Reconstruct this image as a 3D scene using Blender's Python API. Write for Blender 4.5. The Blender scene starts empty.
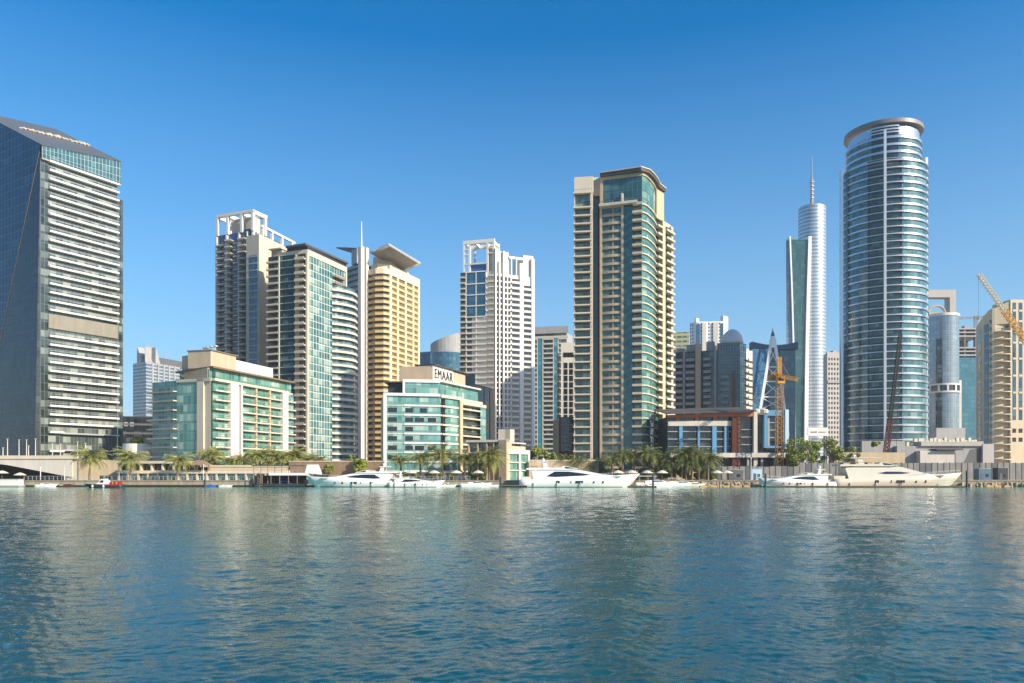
import bpy, math, random
import numpy as np
from mathutils import Vector, Matrix
random.seed(7)
S = bpy.context.scene
COL = S.collection
rad = math.radians

# ------------------------------------------------------------------ camera
HZ, FP = 472.0, 750.0            # horizon row and focal length of the photograph in pixels
CAM_Z = 4.0
cam = bpy.data.cameras.new('camera')
cam.sensor_width = 36.0
cam.lens = FP * 36.0 / 1024.0
cam.shift_y = (HZ - 341.5) / 1024.0
cam.clip_end = 20000
co = bpy.data.objects.new('camera', cam)
co.location = (0, 0, CAM_Z)
co.rotation_euler = (rad(90), 0, 0)
COL.objects.link(co)
S.camera = co

# ------------------------------------------------------------------ sky, sun, exposure
SUN_AZ, SUN_EL = 58.0, 28.5      # azimuth measured from straight behind the camera towards its right
sx, sy, sz = (math.sin(rad(SUN_AZ)) * math.cos(rad(SUN_EL)), -math.cos(rad(SUN_AZ)) * math.cos(rad(SUN_EL)), math.sin(rad(SUN_EL)))
w = bpy.data.worlds.new('World')
S.world = w
w.use_nodes = True
nt = w.node_tree
sk = nt.nodes.new('ShaderNodeTexSky')
sk.sky_type = 'NISHITA'
sk.sun_disc = False
sk.sun_elevation = rad(SUN_EL)
sk.sun_rotation = math.atan2(sx, sy)
sk.altitude = 0
sk.air_density = 1.0
sk.dust_density = 1.4
sk.ozone_density = 5.0
hs = nt.nodes.new('ShaderNodeHueSaturation')
hs.inputs['Saturation'].default_value = 1.40
hs.inputs['Hue'].default_value = 0.496
nt.links.new(sk.outputs[0], hs.inputs['Color'])
# dusty Gulf air: the lower sky pales towards the horizon
tcw = nt.nodes.new('ShaderNodeTexCoord')
sew = nt.nodes.new('ShaderNodeSeparateXYZ')
nt.links.new(tcw.outputs['Generated'], sew.inputs[0])
mrw = nt.nodes.new('ShaderNodeMapRange')
mrw.inputs[1].default_value, mrw.inputs[2].default_value = 0.50, 0.0
mrw.inputs[3].default_value, mrw.inputs[4].default_value = 0.0, 0.74
nt.links.new(sew.outputs[2], mrw.inputs[0])
mxw = nt.nodes.new('ShaderNodeMix')
mxw.data_type = 'RGBA'
mxw.inputs[7].default_value = (2.35, 3.55, 4.55, 1)
nt.links.new(mrw.outputs[0], mxw.inputs[0])
nt.links.new(hs.outputs[0], mxw.inputs[6])
nt.links.new(mxw.outputs[2], nt.nodes['Background'].inputs[0])
nt.nodes['Background'].inputs[1].default_value = 0.128
sun = bpy.data.lights.new('sun', 'SUN')
sun.energy = 4.9
sun.angle = rad(0.5)
sun.color = (1.0, 0.89, 0.72)
so = bpy.data.objects.new('sun', sun)
so.rotation_euler = Vector((sx, sy, sz)).to_track_quat('Z', 'Y').to_euler()
so.location = (200, -200, 300)
COL.objects.link(so)
S.cycles.denoising_prefilter = 'NONE'
S.view_settings.view_transform = 'Standard'
S.view_settings.look = 'None'
S.view_settings.exposure = 0.62
S.view_settings.gamma = 1
S.view_settings.use_curve_mapping = False

# ------------------------------------------------------------------ materials
def _nodes(name):
    m = bpy.data.materials.new(name)
    m.use_nodes = True
    t = m.node_tree
    return m, t, t.nodes['Principled BSDF']

def N(t, kind, **kw):
    n = t.nodes.new(kind)
    for k, v in kw.items():
        if k.startswith('i_'):
            n.inputs[int(k[2:])].default_value = v
        else:
            setattr(n, k, v)
    return n

def mth(t, op, a, b=None):
    n = t.nodes.new('ShaderNodeMath')
    n.operation = op
    for i, v in enumerate((a, b)):
        if v is None:
            continue
        if isinstance(v, (int, float)):
            n.inputs[i].default_value = v
        else:
            t.links.new(v, n.inputs[i])
    return n.outputs[0]

def mixc(t, f, a, b):
    n = t.nodes.new('ShaderNodeMix')
    n.data_type = 'RGBA'
    for i, v in ((0, f), (6, a), (7, b)):
        if isinstance(v, (int, float)):
            n.inputs[i].default_value = v
        elif isinstance(v, tuple):
            n.inputs[i].default_value = (*v, 1.0)
        else:
            t.links.new(v, n.inputs[i])
    return n.outputs[2]

def solid(name, c, rough=0.7, metal=0.0, var=0.12, scale=0.35, spec=0.4):
    """a matt or painted surface whose tone drifts a little over metres"""
    m, t, p = _nodes(name)
    tc = N(t, 'ShaderNodeTexCoord')
    mp = N(t, 'ShaderNodeMapping')
    mp.inputs[3].default_value = (1, 1, 0.35)
    t.links.new(tc.outputs['Object'], mp.inputs[0])
    no = N(t, 'ShaderNodeTexNoise')
    no.inputs['Scale'].default_value = scale
    no.inputs['Detail'].default_value = 6
    t.links.new(mp.outputs[0], no.inputs[0])
    lo = tuple(x * (1 - 2 * var) for x in c)
    hi = tuple(min(1, x * (1 + 2 * var)) for x in c)
    base = mixc(t, no.outputs[0], lo, hi)
    # rain streaks and dust: narrow across, long down the wall; and every piece has a tone of its own
    mp2 = N(t, 'ShaderNodeMapping')
    mp2.inputs[3].default_value = (1.3, 1.3, 0.06)
    t.links.new(tc.outputs['Object'], mp2.inputs[0])
    st = N(t, 'ShaderNodeTexNoise')
    st.inputs['Scale'].default_value = 1.0
    st.inputs['Detail'].default_value = 4
    t.links.new(mp2.outputs[0], st.inputs[0])
    oi = N(t, 'ShaderNodeObjectInfo')
    k1 = mth(t, 'ADD', 1.0 - 1.6 * var - 0.06, mth(t, 'MULTIPLY', st.outputs[0], 3.2 * var))
    k2 = mth(t, 'ADD', k1, mth(t, 'MULTIPLY', oi.outputs['Random'], 0.12))
    vm = N(t, 'ShaderNodeVectorMath', operation='SCALE')
    t.links.new(base, vm.inputs[0])
    t.links.new(k2, vm.inputs['Scale'])
    t.links.new(vm.outputs[0], p.inputs['Base Color'])
    p.inputs['Roughness'].default_value = rough
    p.inputs['Metallic'].default_value = metal
    p.inputs['Specular IOR Level'].default_value = spec
    return m

def glazed(name, dark, mid, pale, pw=1.4, fh=2.9, mull=(0.3, 0.3, 0.3), mw=0.10, sp=0.0, spc=(0.2, 0.2, 0.2),
           curtain=0.25, spec=0.8, rough=0.06, off=0.0, metal=0.0, tilt=0.03):
    """glass laid out in panes of pw x fh metres (UV is in metres): each pane has its own tone (blinds, dark rooms), thin
    mullions between and an optional opaque spandrel at each floor"""
    m, t, p = _nodes(name)
    uv = N(t, 'ShaderNodeUVMap')
    se = N(t, 'ShaderNodeSeparateXYZ')
    t.links.new(uv.outputs[0], se.inputs[0])
    u = mth(t, 'DIVIDE', se.outputs[0], pw)
    v = mth(t, 'DIVIDE', mth(t, 'ADD', se.outputs[1], off), fh)
    cu, cv = mth(t, 'FLOOR', u), mth(t, 'FLOOR', v)
    fu, fv = mth(t, 'FRACT', u), mth(t, 'FRACT', v)
    cb = N(t, 'ShaderNodeCombineXYZ')
    t.links.new(cu, cb.inputs[0])
    t.links.new(cv, cb.inputs[1])
    oi = N(t, 'ShaderNodeObjectInfo')
    t.links.new(oi.outputs['Random'], cb.inputs[2])
    wn = N(t, 'ShaderNodeTexWhiteNoise', noise_dimensions='3D')
    t.links.new(cb.outputs[0], wn.inputs[0])
    # neighbouring panes in pairs share a curtain
    cb2 = N(t, 'ShaderNodeCombineXYZ')
    t.links.new(mth(t, 'FLOOR', mth(t, 'DIVIDE', u, 2.0)), cb2.inputs[0])
    t.links.new(mth(t, 'ADD', cv, 37.0), cb2.inputs[1])
    wn2 = N(t, 'ShaderNodeTexWhiteNoise', noise_dimensions='3D')
    t.links.new(cb2.outputs[0], wn2.inputs[0])
    c1 = mixc(t, wn.outputs[0], dark, mid)
    drawn = mth(t, 'MULTIPLY', mth(t, 'LESS_THAN', wn2.outputs[0], curtain * 1.3), mth(t, 'ADD', 0.25, mth(t, 'MULTIPLY', wn.outputs[0], 0.6)))
    c2 = mixc(t, drawn, c1, pale)
    avg = tuple(0.45 * x + 0.45 * y_ for x, y_ in zip(dark, mid))
    c2 = mixc(t, mth(t, 'MULTIPLY', mth(t, 'LESS_THAN', fv, 0.30), 0.85), c2, avg)
    if sp > 0:
        c2 = mixc(t, mth(t, 'LESS_THAN', fv, sp), c2, spc)
    mm = mth(t, 'MAXIMUM', mth(t, 'LESS_THAN', fu, mw / pw), mth(t, 'LESS_THAN', fv, mw / fh))
    c3 = mixc(t, mm, c2, mull)
    t.links.new(c3, p.inputs['Base Color'])
    p.inputs['Roughness'].default_value = rough
    p.inputs['Metallic'].default_value = metal
    p.inputs['Specular IOR Level'].default_value = spec
    # every pane sits a hair out of true, which breaks the mirror image up
    ge = N(t, 'ShaderNodeNewGeometry')
    vm = N(t, 'ShaderNodeVectorMath', operation='MULTIPLY_ADD')
    t.links.new(wn.outputs[1], vm.inputs[0])
    vm.inputs[1].default_value = (tilt, tilt, tilt)
    vm.inputs[2].default_value = (-tilt / 2, -tilt / 2, -tilt / 2)
    va = N(t, 'ShaderNodeVectorMath', operation='ADD')
    t.links.new(ge.outputs['Normal'], va.inputs[0])
    t.links.new(vm.outputs[0], va.inputs[1])
    vn = N(t, 'ShaderNodeVectorMath', operation='NORMALIZE')
    t.links.new(va.outputs[0], vn.inputs[0])
    t.links.new(vn.outputs[0], p.inputs['Normal'])
    return m

M = {}
M['white'] = solid('white_render', (0.68, 0.65, 0.59), 0.6, var=0.05)
M['offwhite'] = solid('offwhite_concrete', (0.55, 0.51, 0.44), 0.75, var=0.08)
M['cream'] = solid('cream_stone', (0.56, 0.485, 0.375), 0.8, var=0.07)
M['tan'] = solid('tan_stone', (0.46, 0.35, 0.24), 0.8, var=0.09)
M['sand'] = solid('sand_render', (0.52, 0.40, 0.25), 0.8, var=0.09)
M['gold'] = solid('gold_render', (0.60, 0.43, 0.20), 0.65, var=0.06)
M['palegold'] = solid('pale_gold_render', (0.74, 0.62, 0.42), 0.65, var=0.05)
M['grey'] = solid('grey_concrete', (0.33, 0.32, 0.31), 0.8, var=0.1)
M['dgrey'] = solid('dark_grey_cladding', (0.10, 0.10, 0.105), 0.6, var=0.12)
M['charcoal'] = solid('charcoal_panel', (0.035, 0.037, 0.042), 0.5, var=0.15)
M['void'] = solid('opening_shade', (0.02, 0.02, 0.022), 0.9, var=0.1)  # near-black colour stands for the shade inside openings
M['brown'] = solid('brown_stone', (0.24, 0.16, 0.10), 0.8, var=0.1)
M['redbrown'] = solid('red_brown_cladding', (0.20, 0.055, 0.03), 0.7, var=0.1)
M['terracotta'] = solid('terracotta_cladding', (0.42, 0.15, 0.07), 0.75, var=0.1)
M['roof'] = solid('dark_roof', (0.075, 0.065, 0.06), 0.7, var=0.15)
M['blueframe'] = solid('blue_painted_frame', (0.10, 0.27, 0.45), 0.5, var=0.05)
M['blue'] = solid('blue_cladding', (0.03, 0.12, 0.32), 0.3, var=0.08)
M['steel'] = solid('pale_steel', (0.60, 0.61, 0.62), 0.35, metal=0.6, var=0.05)
M['whitemetal'] = solid('white_metal', (0.74, 0.74, 0.74), 0.35, var=0.03)
M['gel'] = solid('white_gelcoat', (0.74, 0.72, 0.67), 0.18, var=0.03, spec=0.5)
M['gelcream'] = solid('cream_gelcoat', (0.60, 0.53, 0.43), 0.18, var=0.03, spec=0.5)
M['yglass'] = solid('dark_tinted_window', (0.012, 0.014, 0.018), 0.08, var=0.2, spec=0.8)
M['black'] = solid('black_rubber', (0.015, 0.015, 0.016), 0.6, var=0.2)
M['yellow'] = solid('yellow_crane_paint', (0.62, 0.30, 0.02), 0.45, var=0.1)
M['ochre'] = solid('weathered_yellow_paint', (0.36, 0.17, 0.03), 0.5, var=0.15)
M['maroon'] = solid('maroon_crane_paint', (0.10, 0.015, 0.018), 0.5, var=0.15)
M['orange'] = solid('orange_float', (0.58, 0.27, 0.06), 0.6, var=0.1)
M['teak'] = solid('teak_deck', (0.30, 0.18, 0.09), 0.7, var=0.12)
M['canvas'] = solid('canvas', (0.62, 0.55, 0.42), 0.9, var=0.06)
M['redpaint'] = solid('red_paint', (0.35, 0.02, 0.02), 0.35, var=0.06)
M['bluepaint'] = solid('blue_paint', (0.03, 0.12, 0.38), 0.35, var=0.06)
M['bark'] = solid('palm_bark', (0.20, 0.14, 0.09), 0.95, var=0.2, scale=3)
M['louvre'] = solid('weathered_louvre', (0.25, 0.225, 0.175), 0.8, var=0.12)
M['hoard'] = solid('site_hoarding', (0.21, 0.20, 0.185), 0.8, var=0.2, scale=0.8)
M['rock'] = solid('quay_stone', (0.34, 0.28, 0.20), 0.9, var=0.22, scale=0.9)
M['paving'] = solid('promenade_paving', (0.42, 0.36, 0.28), 0.85, var=0.12, scale=0.6)
M['dirt'] = solid('sandy_ground', (0.40, 0.32, 0.22), 0.95, var=0.18, scale=0.02)

G1 = dict(curtain=0.22)
M['g_green'] = glazed('green_glass', (0.04, 0.14, 0.115), (0.13, 0.31, 0.25), (0.42, 0.52, 0.43), 1.5, 2.85, (0.26, 0.36, 0.30), 0.10, curtain=0.30)
M['g_aqua'] = glazed('aqua_glass', (0.06, 0.17, 0.16), (0.15, 0.34, 0.30), (0.40, 0.50, 0.44), 1.3, 2.8, (0.22, 0.30, 0.28), 0.09, curtain=0.30)
M['g_teal'] = glazed('teal_glass', (0.008, 0.04, 0.046), (0.03, 0.10, 0.105), (0.16, 0.24, 0.22), 1.3, 2.9, (0.05, 0.09, 0.09), 0.09, curtain=0.18)
M['g_tealw'] = glazed('teal_glass_white_grid', (0.02, 0.085, 0.085), (0.08, 0.20, 0.18), (0.34, 0.42, 0.36), 1.9, 2.88, (0.62, 0.60, 0.52), 0.24, curtain=0.3)
M['g_navy'] = glazed('navy_glass', (0.003, 0.028, 0.075), (0.010, 0.065, 0.145), (0.03, 0.11, 0.18), 2.2, 2.86, (0.09, 0.16, 0.22), 0.16, curtain=0.12, spec=0.25)
M['g_facet'] = glazed('near_black_facet_glass', (0.008, 0.012, 0.016), (0.018, 0.024, 0.030), (0.05, 0.05, 0.045), 2.2, 2.86, (0.07, 0.08, 0.085), 0.14, curtain=0.12, spec=0.28)
M['g_smoke'] = glazed('smoke_glass', (0.010, 0.016, 0.016), (0.05, 0.07, 0.065), (0.24, 0.28, 0.25), 1.2, 2.86, (0.16, 0.17, 0.15), 0.10, curtain=0.3)
M['g_lsmoke'] = glazed('pale_smoke_glass', (0.03, 0.042, 0.038), (0.09, 0.11, 0.10), (0.32, 0.34, 0.29), 1.2, 2.86, (0.20, 0.21, 0.18), 0.10, curtain=0.35)
M['g_black'] = glazed('dark_glass', (0.008, 0.012, 0.016), (0.025, 0.033, 0.04), (0.07, 0.08, 0.085), 1.6, 3.0, (0.05, 0.05, 0.055), 0.10, curtain=0.15)
M['g_blue'] = glazed('blue_glass', (0.012, 0.06, 0.10), (0.03, 0.12, 0.18), (0.07, 0.18, 0.24), 1.5, 2.9, (0.05, 0.10, 0.14), 0.10, curtain=0.15)
M['g_room'] = glazed('balcony_doors', (0.012, 0.018, 0.016), (0.06, 0.09, 0.075), (0.28, 0.30, 0.24), 1.5, 2.9, (0.10, 0.10, 0.08), 0.12, curtain=0.28)
M['g_gold'] = glazed('amber_room_glass', (0.05, 0.035, 0.015), (0.14, 0.10, 0.05), (0.36, 0.27, 0.14), 1.4, 2.9, (0.42, 0.30, 0.13), 0.16, curtain=0.3)
M['g_round'] = glazed('round_tower_glass', (0.025, 0.09, 0.105), (0.08, 0.19, 0.21), (0.20, 0.31, 0.31), 1.6, 2.84, (0.07, 0.12, 0.13), 0.08, curtain=0.22, spec=0.9)
M['g_far'] = glazed('far_blue_glass', (0.05, 0.12, 0.18), (0.10, 0.19, 0.26), (0.18, 0.27, 0.32), 2.6, 3.6, (0.16, 0.22, 0.27), 0.25, curtain=0.15)
M['g_strip'] = glazed('pale_banded_skin', (0.26, 0.30, 0.32), (0.32, 0.36, 0.38), (0.38, 0.41, 0.42), 3.0, 3.4, (0.42, 0.44, 0.45), 0.3, sp=0.5, spc=(0.60, 0.61, 0.61), curtain=0.15, metal=0.55, rough=0.28)
M['g_pin'] = glazed('slate_banded_skin', (0.06, 0.09, 0.13), (0.10, 0.14, 0.18), (0.16, 0.20, 0.23), 3.0, 3.4, (0.2, 0.23, 0.26), 0.3, sp=0.4, spc=(0.38, 0.39, 0.40), curtain=0.15)
M['kstone'] = solid('pale_tan_stone', (0.56, 0.47, 0.33), 0.8, var=0.07)
M['g_greent'] = glazed('deep_green_glass', (0.012, 0.06, 0.06), (0.03, 0.10, 0.09), (0.05, 0.14, 0.12), 2.6, 3.4, (0.05, 0.09, 0.09), 0.2, curtain=0.15)
M['g_cyl'] = glazed('pale_cylinder_glass', (0.20, 0.26, 0.29), (0.25, 0.31, 0.34), (0.33, 0.37, 0.38), 2.0, 3.2, (0.36, 0.38, 0.38), 0.25, curtain=0.2, metal=0.45, rough=0.22)

def facade_mix(name, wall, glass, pw, fh, wu, wv):
    """a far facade: punched openings of dark glass in a rendered wall (UV in metres)"""
    m, t, p = _nodes(name)
    uv = N(t, 'ShaderNodeUVMap')
    se = N(t, 'ShaderNodeSeparateXYZ')
    t.links.new(uv.outputs[0], se.inputs[0])
    u, v = mth(t, 'DIVIDE', se.outputs[0], pw), mth(t, 'DIVIDE', se.outputs[1], fh)
    inside = mth(t, 'MULTIPLY', mth(t, 'LESS_THAN', mth(t, 'FRACT', u), wu), mth(t, 'LESS_THAN', mth(t, 'FRACT', v), wv))
    cb = N(t, 'ShaderNodeCombineXYZ')
    t.links.new(mth(t, 'FLOOR', u), cb.inputs[0])
    t.links.new(mth(t, 'FLOOR', v), cb.inputs[1])
    wn = N(t, 'ShaderNodeTexWhiteNoise', noise_dimensions='3D')
    t.links.new(cb.outputs[0], wn.inputs[0])
    g = mixc(t, wn.outputs[0], tuple(x * 0.5 for x in glass), tuple(x * 1.6 for x in glass))
    t.links.new(mixc(t, inside, wall, g), p.inputs['Base Color'])
    r = mth(t, 'SUBTRACT', 0.7, mth(t, 'MULTIPLY', inside, 0.6))
    t.links.new(r, p.inputs['Roughness'])
    return m
M['f_grey'] = facade_mix('grey_punched_facade', (0.46, 0.43, 0.39), (0.05, 0.06, 0.07), 3.0, 3.2, 0.5, 0.6)
M['f_yellow'] = facade_mix('yellow_green_banded_facade', (0.44, 0.42, 0.22), (0.10, 0.14, 0.10), 4.0, 3.4, 0.85, 0.45)
M['f_white'] = facade_mix('white_punched_facade', (0.70, 0.70, 0.70), (0.08, 0.12, 0.18), 3.2, 3.2, 0.45, 0.55)

def leafmat(name, a, b):
    m, t, p = _nodes(name)
    ge = N(t, 'ShaderNodeNewGeometry')
    t.links.new(mixc(t, ge.outputs['Random Per Island'], a, b), p.inputs['Base Color'])
    p.inputs['Roughness'].default_value = 0.55
    p.inputs['Specular IOR Level'].default_value = 0.25
    return m
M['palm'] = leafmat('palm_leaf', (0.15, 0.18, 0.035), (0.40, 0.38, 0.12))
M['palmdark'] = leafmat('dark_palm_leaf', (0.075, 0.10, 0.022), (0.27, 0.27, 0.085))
M['leaf'] = leafmat('bright_leaf', (0.09, 0.14, 0.012), (0.30, 0.33, 0.05))
M['leafy'] = leafmat('yellow_green_leaf', (0.12, 0.16, 0.015), (0.30, 0.30, 0.03))
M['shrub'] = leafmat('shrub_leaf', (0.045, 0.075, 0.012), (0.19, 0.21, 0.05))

# ------------------------------------------------------------------ geometry helpers
GZ = 1.6                                  # quay level above the water

def W(px, d):
    """ground position (metres) of what stands at image column px, d metres out from the viewpoint across the water"""
    return ((px - 512.0) / FP * d, d)

def ZY(py, d):
    return CAM_Z + (HZ - py) / FP * d

class B:
    def __init__(s):
        s.v, s.f, s.m, s.uv = [], [], [], []

    def face(s, pts, mi=0, uv=None):
        i = len(s.v)
        s.v += [tuple(p) for p in pts]
        s.f.append(tuple(range(i, i + len(pts))))
        s.m.append(mi)
        s.uv.append(uv)

    def mesh8(s, c, mi=0):
        """c: bottom ring of n points then top ring of n points"""
        n = len(c) // 2
        i = len(s.v)
        s.v += [tuple(p) for p in c]
        fs = [tuple(reversed(range(i, i + n))), tuple(range(i + n, i + 2 * n))]
        for k in range(n):
            k2 = (k + 1) % n
            fs.append((i + k, i + k2, i + n + k2, i + n + k))
        s.f += fs
        s.m += [mi] * len(fs)
        s.uv += [None] * len(fs)

    def box(s, x0, x1, y0, y1, z0, z1, mi=0):
        s.mesh8([(x0, y0, z0), (x1, y0, z0), (x1, y1, z0), (x0, y1, z0), (x0, y0, z1), (x1, y0, z1), (x1, y1, z1), (x0, y1, z1)], mi)

    def prism(s, poly, z0, z1, mi=0):
        a = sum(poly[k][0] * poly[(k + 1) % len(poly)][1] - poly[(k + 1) % len(poly)][0] * poly[k][1] for k in range(len(poly)))
        if a < 0:
            poly = poly[::-1]
        zt = z1 if callable(z1) else (lambda x, y: z1)
        s.mesh8([(x, y, z0) for x, y in poly] + [(x, y, zt(x, y)) for x, y in poly], mi)

    def tube(s, p, q, r, n=6, r2=None, mi=0):
        p, q = Vector(p), Vector(q)
        d = (q - p).normalized()
        a = d.orthogonal().normalized()
        b = d.cross(a)
        r2 = r if r2 is None else r2
        ring = lambda c, rr: [c + (a * math.cos(2 * math.pi * k / n) + b * math.sin(2 * math.pi * k / n)) * rr for k in range(n)]
        s.mesh8(ring(p, r) + ring(q, r2), mi)

    def lathe(s, cx, cy, prof, n=24, mi=0):
        i = len(s.v)
        for r, z in prof:
            s.v += [(cx + r * math.cos(2 * math.pi * k / n), cy + r * math.sin(2 * math.pi * k / n), z) for k in range(n)]
        for j in range(len(prof) - 1):
            for k in range(n):
                k2 = (k + 1) % n
                s.f.append((i + j * n + k, i + j * n + k2, i + (j + 1) * n + k2, i + (j + 1) * n + k))
                s.m.append(mi)
                s.uv.append(None)
        for j, rev in ((0, True), (len(prof) - 1, False)):
            r = list(range(i + j * n, i + (j + 1) * n))
            s.f.append(tuple(reversed(r) if rev else r))
            s.m.append(mi)
            s.uv.append(None)

    def add(s, o, off=(0, 0, 0)):
        i = len(s.v)
        s.v += [(a + off[0], b + off[1], c + off[2]) for a, b, c in o.v]
        s.f += [tuple(k + i for k in f) for f in o.f]
        s.m += o.m
        s.uv += o.uv

    def mesh(s, name, mats, smooth=False):
        me = bpy.data.meshes.new(name)
        me.from_pydata(s.v, [], s.f)
        for m in (mats if isinstance(mats, (list, tuple)) else [mats]):
            me.materials.append(M[m] if isinstance(m, str) else m)
        me.polygons.foreach_set('material_index', s.m)
        if any(u is not None for u in s.uv):
            lay = me.uv_layers.new(name='UVMap')
            flat = []
            for f, u in zip(s.f, s.uv):
                flat += [c for p in (u if u is not None else [(0, 0)] * len(f)) for c in p]
            lay.data.foreach_set('uv', flat)
        if smooth:
            me.polygons.foreach_set('use_smooth', [True] * len(me.polygons))
        me.update()
        return me

def link(name, me, parent=None, loc=(0, 0, 0), rz=0.0, sc=None):
    o = bpy.data.objects.new(name, me)
    o.location = loc
    o.rotation_euler = (0, 0, rz)
    if sc is not None:
        o.scale = (sc, sc, sc) if isinstance(sc, (int, float)) else sc
    o.parent = parent
    COL.objects.link(o)
    return o

def tag(o, label=None, cat=None, group=None, kind=None):
    if label:
        o['label'] = label
    if cat:
        o['category'] = cat
    if group:
        o['group'] = group
    if kind:
        o['kind'] = kind
    return o

def thing(name, label, cat, loc, group=None, rz=0.0):
    o = link(name, None, None, loc, rz)
    o.empty_display_size = 1
    return tag(o, label, cat, group)

def copy_tree(o, parent=None):
    c = o.copy()
    COL.objects.link(c)
    c.parent = parent
    for ch in list(o.children):
        copy_tree(ch, c)
    return c

class Path:
    """a run of wall in plan, left to right as seen from outside; u along it, n outward of it"""
    def __init__(s, pts):
        s.p = [Vector((a, b)) for a, b in pts]
        s.l = [0.0]
        for a, b in zip(s.p, s.p[1:]):
            s.l.append(s.l[-1] + (b - a).length)
        s.L = s.l[-1]
        s.nn = []
        for a, b in zip(s.p, s.p[1:]):
            d = (b - a).normalized()
            s.nn.append(Vector((d.y, -d.x)))

    def at(s, u, n=0.0):
        k = 0
        while k < len(s.nn) - 1 and u > s.l[k + 1]:
            k += 1
        a, b = s.p[k], s.p[k + 1]
        f = (u - s.l[k]) / (s.l[k + 1] - s.l[k])
        nv = s.nn[k]
        for kk, cond in ((k + 1, abs(u - s.l[k + 1]) < 1e-6), (k - 1, abs(u - s.l[k]) < 1e-6)):
            if cond and 0 <= kk < len(s.nn):
                m = (s.nn[k] + s.nn[kk]).normalized()
                nv = m / max(0.4, m.dot(s.nn[k]))
        q = a + (b - a) * f + nv * n
        return (q.x, q.y)

    def us(s, u0, u1):
        return [u0] + [x for x in s.l if u0 + 1e-4 < x < u1 - 1e-4] + [u1]

    def skin(s, b, u0, u1, z0, z1, n=0.0, mi=0):
        U = s.us(u0, u1)
        for a, c in zip(U, U[1:]):
            p, q = s.at(a, n), s.at(c, n)
            b.face([(*p, z0), (*q, z0), (*q, z1), (*p, z1)], mi, [(a, z0), (c, z0), (c, z1), (a, z1)])

    def strip(s, b, u0, u1, n0, n1, z0, z1, mi=0):
        U = s.us(u0, u1)
        i = len(b.v)
        for u in U:
            o, q = s.at(u, n1), s.at(u, n0)
            b.v += [(*o, z0), (*o, z1), (*q, z1), (*q, z0)]
        fs = []
        for k in range(len(U) - 1):
            for a in range(4):
                c = (a + 1) % 4
                fs.append((i + 4 * k + a, i + 4 * k + 4 + a, i + 4 * k + 4 + c, i + 4 * k + c))
        fs.append((i, i + 1, i + 2, i + 3))
        e = i + 4 * (len(U) - 1)
        fs.append((e + 3, e + 2, e + 1, e))
        b.f += fs
        b.m += [mi] * len(fs)
        b.uv += [None] * len(fs)

class Bld:
    def __init__(s, name, label, cat, x, y, group=None, z=GZ):
        s.o = thing(name, label, cat, (x, y, z), group)
        s.x, s.y, s.z = x, y, z
        s.q = {}

    def P(s, *pts):
        return Path([(a - s.x, b - s.y) for a, b in (W(*p) for p in pts)])

    def PW(s, pts):
        return Path([(a - s.x, b - s.y) for a, b in pts])

    def h(s, py, d):
        return ZY(py, d) - s.z

    def part(s, name, b, mats, parent=None, label=None, smooth=False):
        o = link(name, b.mesh(name, mats, smooth), parent or s.o)
        if label:
            o['label'] = label
        return o

    def rep(s, name, b, mats, zs, dxy=(0, 0)):
        """queue one part per storey"""
        s.q.setdefault(name, []).extend([(b, mats, (dxy[0], dxy[1], z)) for z in zs])

    def done(s, best='top'):
        for name, L in s.q.items():
            L.sort(key=lambda e: -e[2][2])
            cache = {}
            for b, mats, off in L[:100]:
                k = id(b)
                if k not in cache:
                    cache[k] = b.mesh(name, mats)
                link(name, cache[k], s.o, off)
            rest = L[100:]
            if rest:
                allm = []
                big = B()
                for b, mats, off in rest:
                    mats = [mats] if isinstance(mats, str) else list(mats)
                    idx = []
                    for m in mats:
                        if m not in allm:
                            allm.append(m)
                        idx.append(allm.index(m))
                    k0 = len(big.m)
                    big.add(b, off)
                    big.m[k0:] = [idx[x] for x in big.m[k0:]]
                o = s.part(name, big, allm)
                o['kind'] = 'stuff'
        s.q = {}

def balc(F, u0, u1, dep, par=0.0, rail=1.0, slab=0.28, n0=0.02, posts=True, side=True):
    """one balcony: slab (material 0), optional solid upstand (0), rail with posts (1)"""
    b = B()
    F.strip(b, u0, u1, n0, dep, -slab, 0.0, 0)
    if par > 0:
        F.strip(b, u0, u1, dep - 0.14, dep + 0.02, -slab - 0.02, par, 0)
    if rail > 0:
        F.strip(b, u0, u1, dep - 0.10, dep - 0.03, par + rail - 0.08, par + rail, 1)
        if posts:
            k = max(2, int((u1 - u0) / 1.0))
            for i in range(k + 1):
                u = u0 + 0.04 + (u1 - u0 - 0.1) * i / k
                F.strip(b, u, u + 0.05, dep - 0.09, dep - 0.04, par - 0.004, par + rail - 0.06, 1)
    return b

def frange(a, b, st):
    out = []
    while a < b - 1e-6:
        out.append(a)
        a += st
    return out

def back_poly(pts, depth_pt):
    return pts + [depth_pt]

M_ROOFGLASS = glazed('slate_roof_glass', (0.02, 0.026, 0.03), (0.05, 0.058, 0.065), (0.08, 0.09, 0.10), 2.4, 2.4, (0.10, 0.11, 0.12), 0.15, curtain=0.1, spec=0.25, rough=0.45)
M_CROWN = glazed('crown_teal_glass', (0.02, 0.08, 0.10), (0.05, 0.14, 0.16), (0.10, 0.20, 0.22), 1.25, 3.0, (0.40, 0.44, 0.42), 0.14, curtain=0.15)
M['g_greenk'] = glazed('deep_green_corner_glass', (0.008, 0.05, 0.045), (0.02, 0.09, 0.075), (0.05, 0.14, 0.11), 1.5, 2.85, (0.03, 0.08, 0.07), 0.09, curtain=0.15)
M['g_navyroom'] = glazed('navy_balcony_recess', (0.012, 0.022, 0.05), (0.04, 0.06, 0.10), (0.16, 0.17, 0.18), 2.2, 2.93, (0.2, 0.19, 0.17), 0.2, curtain=0.3)
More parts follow.
